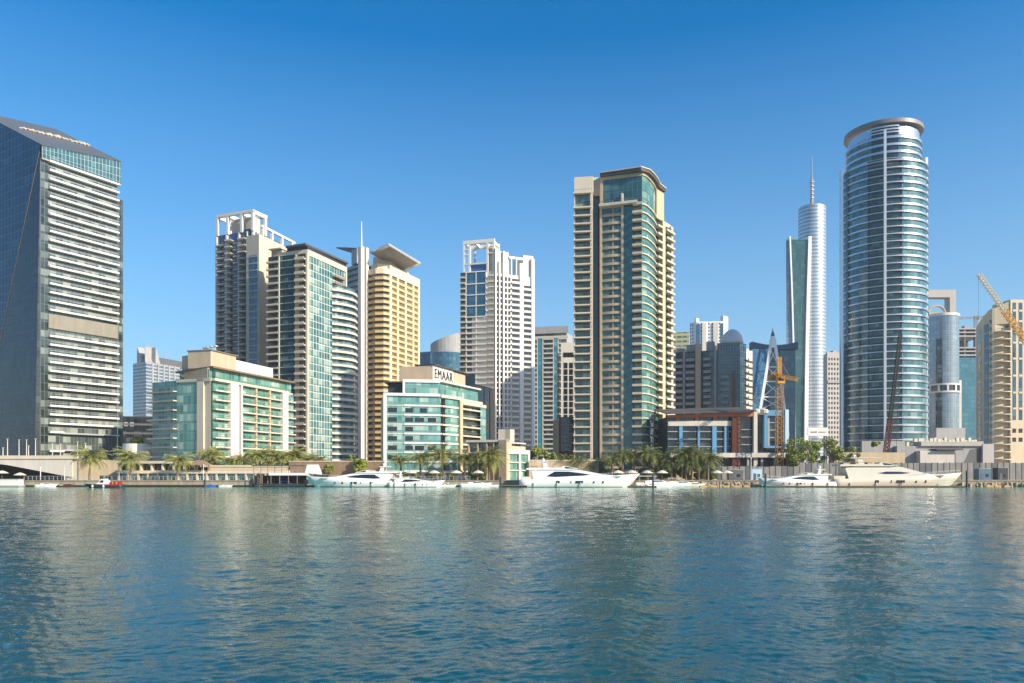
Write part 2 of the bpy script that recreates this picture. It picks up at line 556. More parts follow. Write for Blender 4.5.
M['g_turq'] = glazed('turquoise_stripe_glass', (0.03, 0.17, 0.22), (0.05, 0.24, 0.29), (0.10, 0.30, 0.33), 2.0, 3.0, (0.05, 0.18, 0.22), 0.12, curtain=0.15)
M['g_deepblue'] = glazed('deep_blue_window', (0.010, 0.07, 0.14), (0.02, 0.11, 0.19), (0.05, 0.17, 0.25), 2.4, 2.9, (0.02, 0.06, 0.10), 0.1, curtain=0.1)
M['g_greenroom'] = glazed('green_balcony_glass', (0.012, 0.04, 0.03), (0.06, 0.14, 0.105), (0.25, 0.32, 0.23), 1.5, 2.8, (0.07, 0.11, 0.08), 0.1, curtain=0.28)
M['g_recess'] = glazed('dark_green_recess_glass', (0.006, 0.022, 0.02), (0.015, 0.045, 0.04), (0.03, 0.06, 0.05), 1.5, 2.8, (0.02, 0.04, 0.035), 0.1, curtain=0.1)
M['g_tealblue'] = glazed('teal_blue_strip_glass', (0.010, 0.065, 0.070), (0.03, 0.12, 0.12), (0.08, 0.18, 0.17), 1.3, 2.8, (0.02, 0.06, 0.07), 0.08, curtain=0.12)
M['g_green2'] = glazed('pale_green_curved_glass', (0.03, 0.11, 0.09), (0.09, 0.22, 0.17), (0.30, 0.38, 0.30), 1.5, 2.8, (0.16, 0.24, 0.19), 0.09, curtain=0.25)
M['g_crown'] = glazed('teal_crown_glass', (0.012, 0.06, 0.07), (0.035, 0.11, 0.115), (0.08, 0.17, 0.16), 1.6, 2.9, (0.09, 0.16, 0.15), 0.12, curtain=0.15)
M['g_greygrid'] = glazed('grey_grid_glass', (0.025, 0.045, 0.055), (0.05, 0.075, 0.085), (0.09, 0.12, 0.13), 1.2, 1.45, (0.15, 0.16, 0.16), 0.22, curtain=0.15)
M['navycap'] = solid('navy_roof_cladding', (0.09, 0.14, 0.21), 0.4, var=0.1)
M['g_skyblue'] = glazed('sky_blue_glass', (0.20, 0.36, 0.50), (0.24, 0.41, 0.55), (0.30, 0.46, 0.58), 1.6, 2.9, (0.15, 0.30, 0.42), 0.10, curtain=0.15, metal=0.5)
M['paleblue'] = solid('pale_blue_panel', (0.42, 0.58, 0.68), 0.5, var=0.04)
M['bandmetal'] = solid('white_band_metal', (0.50, 0.54, 0.58), 0.25, metal=0.65, var=0.03, spec=0.6)
M['ringmetal'] = solid('taupe_ring_cladding', (0.22, 0.185, 0.16), 0.45, var=0.06)
M['offgrey'] = solid('pale_grey_render', (0.42, 0.39, 0.36), 0.8, var=0.06)
M['g_turqdim'] = glazed('dim_turquoise_glass', (0.03, 0.13, 0.18), (0.05, 0.17, 0.22), (0.08, 0.21, 0.25), 2.5, 3.2, (0.05, 0.13, 0.17), 0.2, curtain=0.15)

def bu(bl, F, px):
    """distance u along a facade of building bl at which it crosses image column px"""
    lo, hi = -8.0, F.L + 8.0
    f = lambda u: (lambda q: (q[0] + bl.x) / (q[1] + bl.y) * FP + 512.0)(F.at(u))
    up = f(hi) > f(lo)
    for _ in range(50):
        mid = (lo + hi) / 2
        if (f(mid) < px) == up:
            lo = mid
        else:
            hi = mid
    return (lo + hi) / 2
Bld.u = bu

# ------------------------------------------------------------------ setting: ground, quay, water
def sheet(name, x0, x1, y0, y1, z, mat, kind='structure', label=None):
    b = B()
    b.face([(x0, y0, z), (x1, y0, z), (x1, y1, z), (x0, y1, z)])
    return tag(link(name, b.mesh(name, mat)), label, None, None, kind)

sheet('ground', -9000, 9000, 203.5, 12000, 1.2, 'dirt')
b = B()
b.box(-420, 420, 203.2, 204.4, -2.0, 1.62)
b.box(-420, 420, 203.0, 204.0, 1.62, 1.80)
b.box(-420, 420, 203.12, 203.21, -2.0, 0.42, 1)
tag(link('quay_edge_kerb', b.mesh('quay', ['rock', 'black'])), None, None, None, 'structure')
sheet('promenade_pavement', -420, 420, 204.4, 222, 1.6, 'paving')

def make_water():
    rng = np.random.default_rng(11)
    # polar sheet round the bank the photographer stands on: fine where it is looked at, coarse elsewhere
    r = [1.2]
    while r[-1] < 203.2 / math.cos(rad(42)):
        q = r[-1]
        r.append(q * (1.03 if q < 11 else 1.0030 if q < 60 else 1.0048))
    r += [420, 700, 1500, 4000]
    r = np.array(r)
    a = np.concatenate([np.linspace(-42, 42, 1000), np.linspace(42, 318, 60)[1:-1]])
    a = np.radians(a)
    R, A = np.meshgrid(r, a, indexing='ij')
    R, A = R.astype(np.float32), A.astype(np.float32)
    X, Y = R * np.sin(A), R * np.cos(A)
    step = np.where(R < 60, 0.0030, 0.0048) * R
    Z = np.zeros_like(X)
    DX, DY = np.zeros_like(X), np.zeros_like(X)
    inner = R < 300
    for k in range(130):
        lam = 0.22 * (6.0 / 0.22) ** (rng.random() ** 1.35)
        th = rng.normal(0.15, 0.75) + math.pi / 2       # crests mostly lie across the line of sight
        kx, ky = math.cos(th) * 2 * math.pi / lam, math.sin(th) * 2 * math.pi / lam
        sl = (0.0140 if lam > 0.6 else 0.021) * (1.0 if lam < 0.9 else (0.9 / lam) ** 0.36)
        amp = sl * lam / (2 * math.pi)
        # waves shorter than the mesh can carry fade out with distance
        fade = np.clip((lam / np.maximum(step * 2.4, 0.02) - 0.7), 0, 1) * inner
        ph = kx * X + ky * Y + rng.random() * 6.283
        s = np.sin(ph)
        Z += amp * fade * s
        DX += -0.7 * amp * fade * np.cos(ph) * math.cos(th)
        DY += -0.7 * amp * fade * np.cos(ph) * math.sin(th)
    # patches of smoother and rougher water
    patch = 0.75 + 0.25 * np.sin(X * 0.09 + 1.3 * np.sin(Y * 0.06)) * np.sin(Y * 0.05 + X * 0.02)
    Z *= patch
    X = X + DX
    Y = Y + DY
    nr, na = X.shape
    co_ = np.stack([X, Y, Z], -1).reshape(-1, 3)
    i = np.arange(nr - 1)[:, None] * na
    j = np.arange(na)[None, :]
    j2 = (j + 1) % na
    q = np.stack([i + j, i + j2, i + na + j2, i + na + j], -1).reshape(-1, 4)
    me = bpy.data.meshes.new('water')
    me.vertices.add(len(co_))
    me.vertices.foreach_set('co', co_.astype(np.float32).ravel())
    me.loops.add(q.size)
    me.loops.foreach_set('vertex_index', q.astype(np.int32).ravel())
    me.polygons.add(len(q))
    me.polygons.foreach_set('loop_start', np.arange(0, q.size, 4, dtype=np.int32))
    me.polygons.foreach_set('loop_total', np.full(len(q), 4, dtype=np.int32))
    me.polygons.foreach_set('use_smooth', np.ones(len(q), dtype=bool))
    me.update(calc_edges=True)
    m, t, p = _nodes('sea_water')
    p.inputs['IOR'].default_value = 1.333
    p.inputs['Roughness'].default_value = 0.03
    p.inputs['Specular IOR Level'].default_value = 0.95
    tc = N(t, 'ShaderNodeTexCoord')
    big = N(t, 'ShaderNodeTexNoise')
    big.inputs['Scale'].default_value = 0.03
    t.links.new(tc.outputs['Object'], big.inputs[0])
    open_water = mixc(t, big.outputs[0], (0.003, 0.044, 0.062), (0.008, 0.082, 0.084))
    se = N(t, 'ShaderNodeSeparateXYZ')
    t.links.new(tc.outputs['Object'], se.inputs[0])
    mr = N(t, 'ShaderNodeMapRange')
    mr.inputs[1].default_value, mr.inputs[2].default_value = 125.0, 203.0
    t.links.new(se.outputs[1], mr.inputs[0])
    # the water colour turns greener towards the quay
    t.links.new(mixc(t, mr.outputs[0], open_water, (0.030, 0.30, 0.23)), p.inputs['Base Color'])
    rr = N(t, 'ShaderNodeMapRange')      # chop too fine for the mesh far out becomes gloss roughness
    rr.inputs[1].default_value, rr.inputs[2].default_value = 30.0, 190.0
    rr.inputs[3].default_value, rr.inputs[4].default_value = 0.01, 0.10
    t.links.new(se.outputs[1], rr.inputs[0])
    t.links.new(rr.outputs[0], p.inputs['Roughness'])
    n1 = N(t, 'ShaderNodeTexNoise')
    n1.inputs['Scale'].default_value = 4.2
    n1.inputs['Detail'].default_value = 5
    n1.inputs['Roughness'].default_value = 0.62
    mp = N(t, 'ShaderNodeMapping')
    mp.inputs[3].default_value = (0.7, 1.3, 1)
    t.links.new(tc.outputs['Object'], mp.inputs[0])
    t.links.new(mp.outputs[0], n1.inputs[0])
    bp = N(t, 'ShaderNodeBump')
    bp.inputs['Strength'].default_value = 0.22
    bp.inputs['Distance'].default_value = 0.12
    t.links.new(n1.outputs[0], bp.inputs['Height'])
    t.links.new(bp.outputs[0], p.inputs['Normal'])
    me.materials.append(m)
    tag(link('water', me), None, None, None, 'structure')
make_water()

# ------------------------------------------------------------------ 1. faceted glass tower at the left edge
def tower_left():
    bl = Bld('glass_tower', 'dark blue glass tower with sloped crystal top and long white balcony bands', 'tower', *W(80, 262))
    F = bl.P((40, 244), (119, 267))
    p0, p1 = Vector(F.at(0)), Vector(F.at(F.L))
    nrm = F.nn[0]
    lf = Vector((-0.86, 0.51))
    M0, R0 = p0, p1
    L0 = M0 + lf * 42
    Bk = L0 + (R0 - M0)
    z = bl.h
    zM, zL, zR = z(141, 242), z(107, 263), z(160, 267)
    def roofz(x, y):
        a = R0 - M0
        c = lf * 42
        det = a.x * c.y - a.y * c.x
        d = Vector((x, y)) - M0
        s = (d.x * c.y - d.y * c.x) / det
        t_ = (a.x * d.y - a.y * d.x) / det
        return zM + s * (zR - zM) + t_ * (zL - zM)
    # core
    b = B()
    ins = [M0 + (Bk - M0) * 0.02, R0 + (L0 - R0) * 0.02, Bk, L0 + (R0 - L0) * 0.02]
    b.prism([(v.x, v.y) for v in ins], 0, lambda x, y: roofz(x, y) - 0.6)
    bl.part('core', b, 'charcoal')
    # roof slab with its plant trough
    e = 1.2
    rp = [M0 + nrm * e, R0 + nrm * e, Bk + nrm * e, L0]
    b = B()
    b.mesh8([(v.x, v.y, roofz(v.x, v.y) - 0.5) for v in rp] + [(v.x, v.y, roofz(v.x, v.y)) for v in rp])
    rf = bl.part('roof', b, M_ROOFGLASS)
    b = B()
    for k in range(16):
        f = k / 15
        c = M0 + (R0 - M0) * (0.25 + 0.70 * f) + lf * (23.8 - 5.9 * f + random.uniform(-0.5, 0.5))
        zz = roofz(c.x, c.y)
        hh = random.uniform(0.1, 0.6)
        b.box(c.x - 0.9, c.x + 0.9, c.y - 1.0, c.y + 1.0, zz - 0.3, zz + hh, k % 2)
    bl.part('roof_plant', b, ['offwhite', 'tan'], rf)
    # crown band leaning out over the right face
    b = B()
    a, c = M0 + nrm * e, R0 + nrm * e
    zb = z(158, 246)
    n = 22
    for k in range(n):
        q0, q1 = a + (c - a) * (k / n), a + (c - a) * ((k + 1) / n)
        f0, f1 = (k / n) * F.L, ((k + 1) / n) * F.L
        lo0, lo1 = zb - 1.0, zb - 1.0
        b.face([(q0.x, q0.y, lo0), (q1.x, q1.y, lo1), (q1.x, q1.y, roofz(q1.x, q1.y)), (q0.x, q0.y, roofz(q0.x, q0.y))], 0,
               [(f0, 0), (f1, 0), (f1, 9), (f0, 9)])
    bl.part('crown_glazing', b, M_CROWN)
    b = B()
    F.strip(b, 0, F.L, 0.05, e + 0.02, zb - 1.3, zb - 0.95)
    bl.part('crown_soffit', b, 'tan')
    # left face: upper plane and a lower facet folded outward
    def lp(t_, zz, out=0.0):
        v = M0 + lf * t_ + Vector((lf.y, -lf.x)) * -out
        return (v.x, v.y, zz)
    outv = Vector((-lf.y, lf.x))
    outv = outv if outv.y < 0 else -outv
    def lq(t_, zz, out=0.0):
        v = M0 + lf * t_ + outv * out
        return (v.x, v.y, zz)
    b = B()
    zf = lambda t_: z(150, 243) - t_ * 2.36
    n = 21
    for k in range(n):
        t0, t1 = 42 * k / n, 42 * (k + 1) / n
        q0, q1 = M0 + lf * t0, M0 + lf * t1
        b.face([lq(t1, zf(t1), 0.1), lq(t0, zf(t0), 0.1), lq(t0, roofz(q0.x, q0.y), 0.1), lq(t1, roofz(q1.x, q1.y), 0.1)], 0,
               [(t1, zf(t1)), (t0, zf(t0)), (t0, roofz(q0.x, q0.y)), (t1, roofz(q1.x, q1.y))])
    bl.part('curtain_wall', b, 'g_navy')
    b = B()
    for k in range(n):
        t0, t1 = 42 * k / n, 42 * (k + 1) / n
        o0, o1 = 0.1 + 1.6 * (1 - t0 / 42), 0.1 + 1.6 * (1 - t1 / 42)
        b.face([lq(t1, 0, o1), lq(t0, 0, o0), lq(t0, zf(t0), 0.1), lq(t1, zf(t1), 0.1)], 0,
               [(t1, 0), (t0, 0), (t0, zf(t0)), (t1, zf(t1))])
    bl.part('curtain_wall', b, 'g_facet')
    b = B()
    b.face([lq(0, 0, 1.7), (*F.at(0, 0.3), 0), (*F.at(0, 0.3), zf(0)), lq(0, zf(0), 0.1)], 0, [(0, 0), (2, 0), (2, zf(0)), (1, zf(0))])
    bl.part('curtain_wall', b, 'g_black')
    b = B()
    b.tube(lq(0, zf(0), 0.16), lq(42, zf(42), 0.16), 0.08)
    bl.part('fold_trim', b, 'brown')
    # corner glass strip and far strip on the right face
    uA, uB = bl.u(F, 47.5), bl.u(F, 117)
    b = B()
    F.skin(b, 0.0, uA, 0, zb - 1.3, 0.3)
    F.skin(b, uB, F.L + 1.3, 0, zb - 6, 0.3)
    bl.part('corner_glazing', b, 'g_smoke')
    # storeys
    b = B()
    F.skin(b, uA, uB, 0, zb - 1.3, 0.15)
    bl.part('balcony_glazing', b, 'g_lsmoke')
    zs = frange(18.5, zb - 1.0, 2.86)
    mech = (z(334, 254), z(317, 254))
    bb = balc(F, uA, uB, 1.5, par=0.22, rail=0.74, slab=0.34, posts=False)
    bl.rep('balcony', bb, ['white', 'steel'], [q for q in zs if not mech[0] + 0.3 < q < mech[1] - 0.6])
    b = B()
    F.strip(b, uA, uB, 0.2, 0.7, mech[0] + 0.5, mech[1] - 0.6)
    bl.part('plant_floor_band', b, 'louvre')
    for q in (15.0, 9.4):
        b = B()
        u2 = bl.u(F, 61)
        F.strip(b, u2, uB, 0.2, 1.6, q, q + 0.5)
        bl.part('canopy', b, 'steel')
    b = B()
    F.strip(b, uA, bl.u(F, 62), 0.2, 1.6, 9.0, 9.6)
    F.strip(b, uA, bl.u(F, 62), 0.2, 1.6, 15.2, 15.8)
    bl.part('entrance_slab', b, 'white')
    bl.done()
tower_left()

# ------------------------------------------------------------------ 2. dark office block in the gap, and the pinnacled tower far behind it
bl = Bld('office_block', 'low dark slate office block between the left glass tower and green apartments', 'building', *W(138, 340))
F = bl.P((118, 340), (158, 346))
b = B(); F.skin(b, 0, F.L, 0, bl.h(417, 340), 0.05)
bl.part('curtain_wall', b, 'g_black')
b = B(); b.prism([F.at(0), F.at(F.L), F.at(F.L, -18), F.at(0, -18)], 0, bl.h(416, 340)); bl.part('core', b, 'charcoal')
for py in (425, 434, 446):
    b = B(); F.strip(b, 0, F.L, 0.0, 0.35, bl.h(py, 340), bl.h(py, 340) + 0.9); bl.part('floor_band', b, 'dgrey')
for px in (124, 130):
    b = B(); u = bl.u(F, px); F.strip(b, u, u + 1.6, 0.02, 0.2, bl.h(426, 340), bl.h(422, 340)); bl.part('window', b, 'steel')
bl.done()

bl = Bld('pinnacled_tower', 'distant grey banded tower crowned with twin triangular pinnacles', 'tower', *W(157, 760))
d = 750
F = bl.P((133, d), (146, d - 14), (180, d + 26))
u1 = F.l[1]
zt = bl.h(364, d)
b = B(); F.skin(b, 0, F.L, 0, zt, 0.05); bl.part('curtain_wall', b, 'g_pin')
b = B(); b.prism([F.at(0), F.at(u1), F.at(F.L), F.at(F.L, -25), F.at(0, -25)], 0, zt + 0.3); bl.part('core', b, 'grey')
for k in range(1, 6):
    b = B(); u = u1 + (F.L - u1) * k / 6.2; F.strip(b, u, u + 1.5, 0.0, 0.9, 0, zt); bl.part('pier', b, 'grey')
for px in (137.5, 145.5, 155):
    u = bl.u(F, px)
    b = B()
    q0, q1 = F.at(u, 0.6), F.at(u + (9 if px < 150 else 6), 0.6)
    r0, r1 = F.at(u, -6), F.at(u + (9 if px < 150 else 6), -6)
    zt2 = bl.h(348, d)
    b.mesh8([(*q0, zt), (*q1, zt), (*r1, zt), (*r0, zt), (*q0, zt2), (q0[0] + 0.6, q0[1], zt2), (r0[0] + 0.6, r0[1], zt2), (*r0, zt2)])
    bl.part('pinnacle', b, 'grey')
b = B(); F.strip(b, u1 + 4, F.L + 8, -12, -2, zt, bl.h(357, d)); bl.part('roof_block', b, 'dgrey')
b = B()
q = F.at(bl.u(F, 169), -5); b.tube((*q, zt), (*q, bl.h(347, d)), 0.9, r2=0.4); bl.part('mast', b, 'grey')
bl.done()

# ------------------------------------------------------------------ 3. green glass apartment block on the promenade
def green_block():
    bl = Bld('apartment_block', 'mid rise green glass apartment block with cream piers and beige rooftop box', 'apartment block', *W(215, 246))
    FL = bl.P((152.5, 236), (177.5, 229.5), (212, 225))
    FR = bl.P((212, 225), (294, 267))
    uL = lambda px: bl.u(FL, px)
    uR = lambda px: bl.u(FR, px)
    z1 = bl.h(378.5, 225)
    zs = [k * 2.85 + 1.5 for k in range(0, 11) if k * 2.85 + 1.5 < z1 - 1]
    b = B()
    b.prism([FL.at(0, -0.4), FL.at(FL.l[1], -0.4), FR.at(0, -0.5), FR.at(FR.L, -0.4), FR.at(FR.L, -16), FL.at(0, -20)], 0, z1 - 0.1)
    bl.part('core', b, 'cream')
    a, c = uL(177.5), uL(198)
    b = B(); FL.skin(b, 0, a, 0, z1, 0); bl.part('balcony_glazing', b, 'g_green')
    b = B(); FL.skin(b, a, c, 0, z1, 0.2); bl.part('curtain_wall', b, 'g_green')
    b = B(); FL.skin(b, uL(204.5), FL.L, 0, z1 - 0.5, -0.25); FR.skin(b, 0, uR(213), 0, z1 - 0.5, -0.25); bl.part('corner_glazing', b, 'g_greenk')
    b = B(); FL.strip(b, c, uL(204.5), -0.35, 0.5, 0, z1 + 0.1); bl.part('pier', b, 'cream')
    b = B(); FL.strip(b, a, uL(212), 0.22, 0.5, z1 - 0.75, z1 + 0.12); bl.part('parapet', b, 'cream')
    bb = balc(FL, -0.8, a - 0.05, 1.5, par=0.12, rail=0.9, slab=0.3)
    bl.rep('balcony', bb, ['cream', 'dgrey'], zs)
    # right face
    b = B(); FR.skin(b, uR(213), uR(228), 0, z1 - 0.5, -0.2); FR.skin(b, uR(239.5), uR(281), 0, z1 - 0.6, -0.2); FR.skin(b, uR(286), FR.L, 0, z1 - 0.6, -0.2)
    bl.part('balcony_glazing', b, 'g_green')
    for p0, p1, zb in ((228.3, 236.5, 0), (238.8, 240.3, 0), (280.6, 286, 0)):
        b = B(); FR.strip(b, uR(p0), uR(p1), -0.35, 0.95, zb, z1 - 0.3); bl.part('pier', b, 'white')
    for p0 in (254.5, 268):
        b = B(); FR.strip(b, uR(p0), uR(p0 + 1.1), -0.3, 0.7, 0, z1 - 0.6); bl.part('fin', b, 'sand')
    b = B(); FR.strip(b, uR(212.4), uR(286.2), -0.2, 0.98, z1 - 0.62, z1 + 0.12); bl.part('parapet', b, 'cream')
    for p0, p1 in ((213.2, 228.2), (240.5, 280.4), (286.1, 294)):
        bb = balc(FR, uR(p0), uR(p1), 0.9, par=0.08, rail=0.9, slab=0.34, posts=False)
        bl.rep('balcony', bb, ['cream', 'dgrey'], zs)
    # recessed penthouse floor, roof slab and box
    PL = bl.P((176, 243), (212, 230))
    PR = bl.P((212, 230), (294, 271))
    z2 = bl.h(366.5, 228)
    b = B(); PL.skin(b, 0, PL.L, z1, z2, -1.2); PR.skin(b, 0, PR.L, z1, z2, -1.2); bl.part('penthouse_glazing', b, 'g_green')
    b = B(); b.prism([PL.at(0, -1.5), PR.at(0, -1.7), PR.at(PR.L, -1.5), PR.at(PR.L, -10), PL.at(0, -14)], z1, z2); bl.part('penthouse_core', b, 'sand')
    b = B(); b.prism([PL.at(0, 0.3), PR.at(0, 0.4), PR.at(PR.L, 0.3), PR.at(PR.L, -11), PL.at(0, -14)], z2, z2 + 0.5)
    bl.part('roof_slab', b, 'brown')
    z3 = bl.h(351.5, 236)
    BL_ = bl.P((182, 243), (210, 234))
    BR = bl.P((210, 234), (272, 266))
    ub = bl.u(BR, 235)
    b = B(); BL_.strip(b, 0, bl.u(BL_, 205), -8, 0, z2 + 0.5, z3 - 0.4); bl.part('rooftop_box', b, 'tan')
    b = B(); BR.strip(b, -0.2, ub, -8, 0.4, z2 + 0.5, z3); bl.part('rooftop_box', b, 'tan')
    b = B(); BR.strip(b, ub, BR.L, -8, 0.35, z2 + 0.5, z3 - 1.2); bl.part('rooftop_box', b, 'white')
    b = B(); BR.strip(b, -0.4, ub + 0.5, -8.3, 0.8, z3, z3 + 0.3); bl.part('box_coping', b, 'brown')
    for k, px in enumerate((196, 199, 203, 207)):
        b = B()
        q = BL_.at(bl.u(BL_, px), -3)
        b.tube((*q, z3 - 0.4), (*q, z3 + 2.2), 0.07)
        b.lathe(q[0], q[1], [(0.05, z3 + 1.5), (0.7, z3 + 1.7), (0.75, z3 + 2.1), (0.1, z3 + 1.75)], 10)
        bl.part('dish_aerial', b, 'steel')
    bl.done()
green_block()

# ------------------------------------------------------------------ 4. grid-fronted tower with an open white rooftop frame
def frame_tower():
    bl = Bld('frame_topped_tower', 'grey balcony gridded tower with open white rooftop frame and tall cream wall', 'tower', *W(250, 348))
    F = bl.P((215.5, 339), (252.7, 331))
    FR = bl.P((252.7, 331), (294, 362))
    z = bl.h
    zt = z(231, 332)
    ztop = z(209, 331)
    b = B(); b.prism([F.at(0, -2.6), F.at(F.L, -2.6), FR.at(FR.L, -0.3), FR.at(FR.L, -14), F.at(0, -22)], 0, zt); bl.part('core', b, 'grey')
    b = B(); F.skin(b, 0.2, F.L - 0.2, 0, zt - 0.3, -1.8); bl.part('recess_glazing', b, 'g_navyroom')
    u = lambda px: bl.u(F, px)
    for p0, w_ in ((215.5, 0.7), (225.5, 0.7), (238, 0.7), (246.3, 0.6)):
        b = B(); F.strip(b, u(p0), u(p0) + w_, -2.5, 0.1, 0, zt); bl.part('pier', b, 'offwhite')
    zs = frange(2.0, zt - 1, 2.93)
    for k, (p0, p1, dd) in enumerate(((216.8, 225.3, 0.3), (226.6, 233, 1.5), (233.2, 237.8, 0.2), (239, 246.5, 1.2))):
        bb = balc(F, u(p0), u(p1), dd, par=0.25, rail=0.8, slab=0.3, n0=-1.7, posts=False)
        bl.rep('balcony', bb, ['offwhite', 'steel'], [q + (1.4 if k % 2 else 0) for q in zs][:-1])
    # rooftop frame
    b = B()
    us = [u(216), u(226), u(240), u(251)]
    for k, uu in enumerate(us):
        F.strip(b, uu, uu + 1.2, -1.2, 0.1, zt, ztop)
        F.strip(b, uu, uu + 1.0, -9.2, -8.0, zt, ztop)
        F.strip(b, uu, uu + 0.9, -8.0, -1.2, ztop - 1.6, ztop)
    F.strip(b, us[0], us[-1] + 1.2, -1.2, 0.12, ztop - 1.3, ztop + 0.02)
    F.strip(b, us[0], us[-1] + 1.2, -9.2, -8.0, ztop - 1.3, ztop + 0.02)
    bl.part('rooftop_frame', b, 'white')
    b = B(); F.strip(b, u(228), u(250), -6.5, -2.6, zt, ztop - 2.2); bl.part('plant_room', b, 'cream')
    b = B(); F.strip(b, u(216.6), u(251), -1.6, -1.2, zt - 2.6, zt + 0.4); bl.part('attic_glazing', b, 'blue')
    # lower frame running back along the right side
    b = B()
    ur = lambda px: bl.u(FR, px)
    zr = z(225, 338)
    for px in (253.5, 263, 272, 282, 292):
        FR.strip(b, ur(px), ur(px) + 1.0, -1.0, 0.1, zt - 5, zr if px > 260 else ztop)
    FR.strip(b, ur(262), FR.L + 1, -1.0, 0.12, zr - 1.0, zr + 0.02)
    FR.strip(b, ur(253.5), ur(264.2), -1.0, 0.12, ztop - 1.3, ztop + 0.01)
    bl.part('rooftop_frame', b, 'white')
    b = B(); FR.strip(b, ur(254), FR.L, -5, -1.2, zt - 6, zt + 1.2); bl.part('attic_glazing', b, 'g_blue')
    b = B(); FR.skin(b, 0, FR.L, 0, zt - 5, 0.05); bl.part('side_wall', b, 'cream')
    # tall cream slab standing in front
    SF = bl.P((246.3, 322), (259, 319))
    SR = bl.P((259, 319), (290, 340))
    zw = z(234, 319)
    b = B(); b.prism([SF.at(0), SF.at(SF.L), SR.at(SR.L), SR.at(SR.L, -7), SF.at(0, -8)], 0, zw); bl.part('cream_wall', b, 'cream')
    us0, us1 = bl.u(SF, 249), bl.u(SF, 257.4)
    zg = z(255, 320)
    b = B(); SF.skin(b, us0, us1, 0, zg, 0.06); bl.part('stair_glazing', b, 'g_blue')
    bb = B(); SF.strip(bb, us0, us1, 0.05, 0.18, 0, 0.35)
    bl.rep('floor_band', bb, 'cream', frange(0.5, zg - 0.5, 2.93))
    bl.done()
frame_tower()

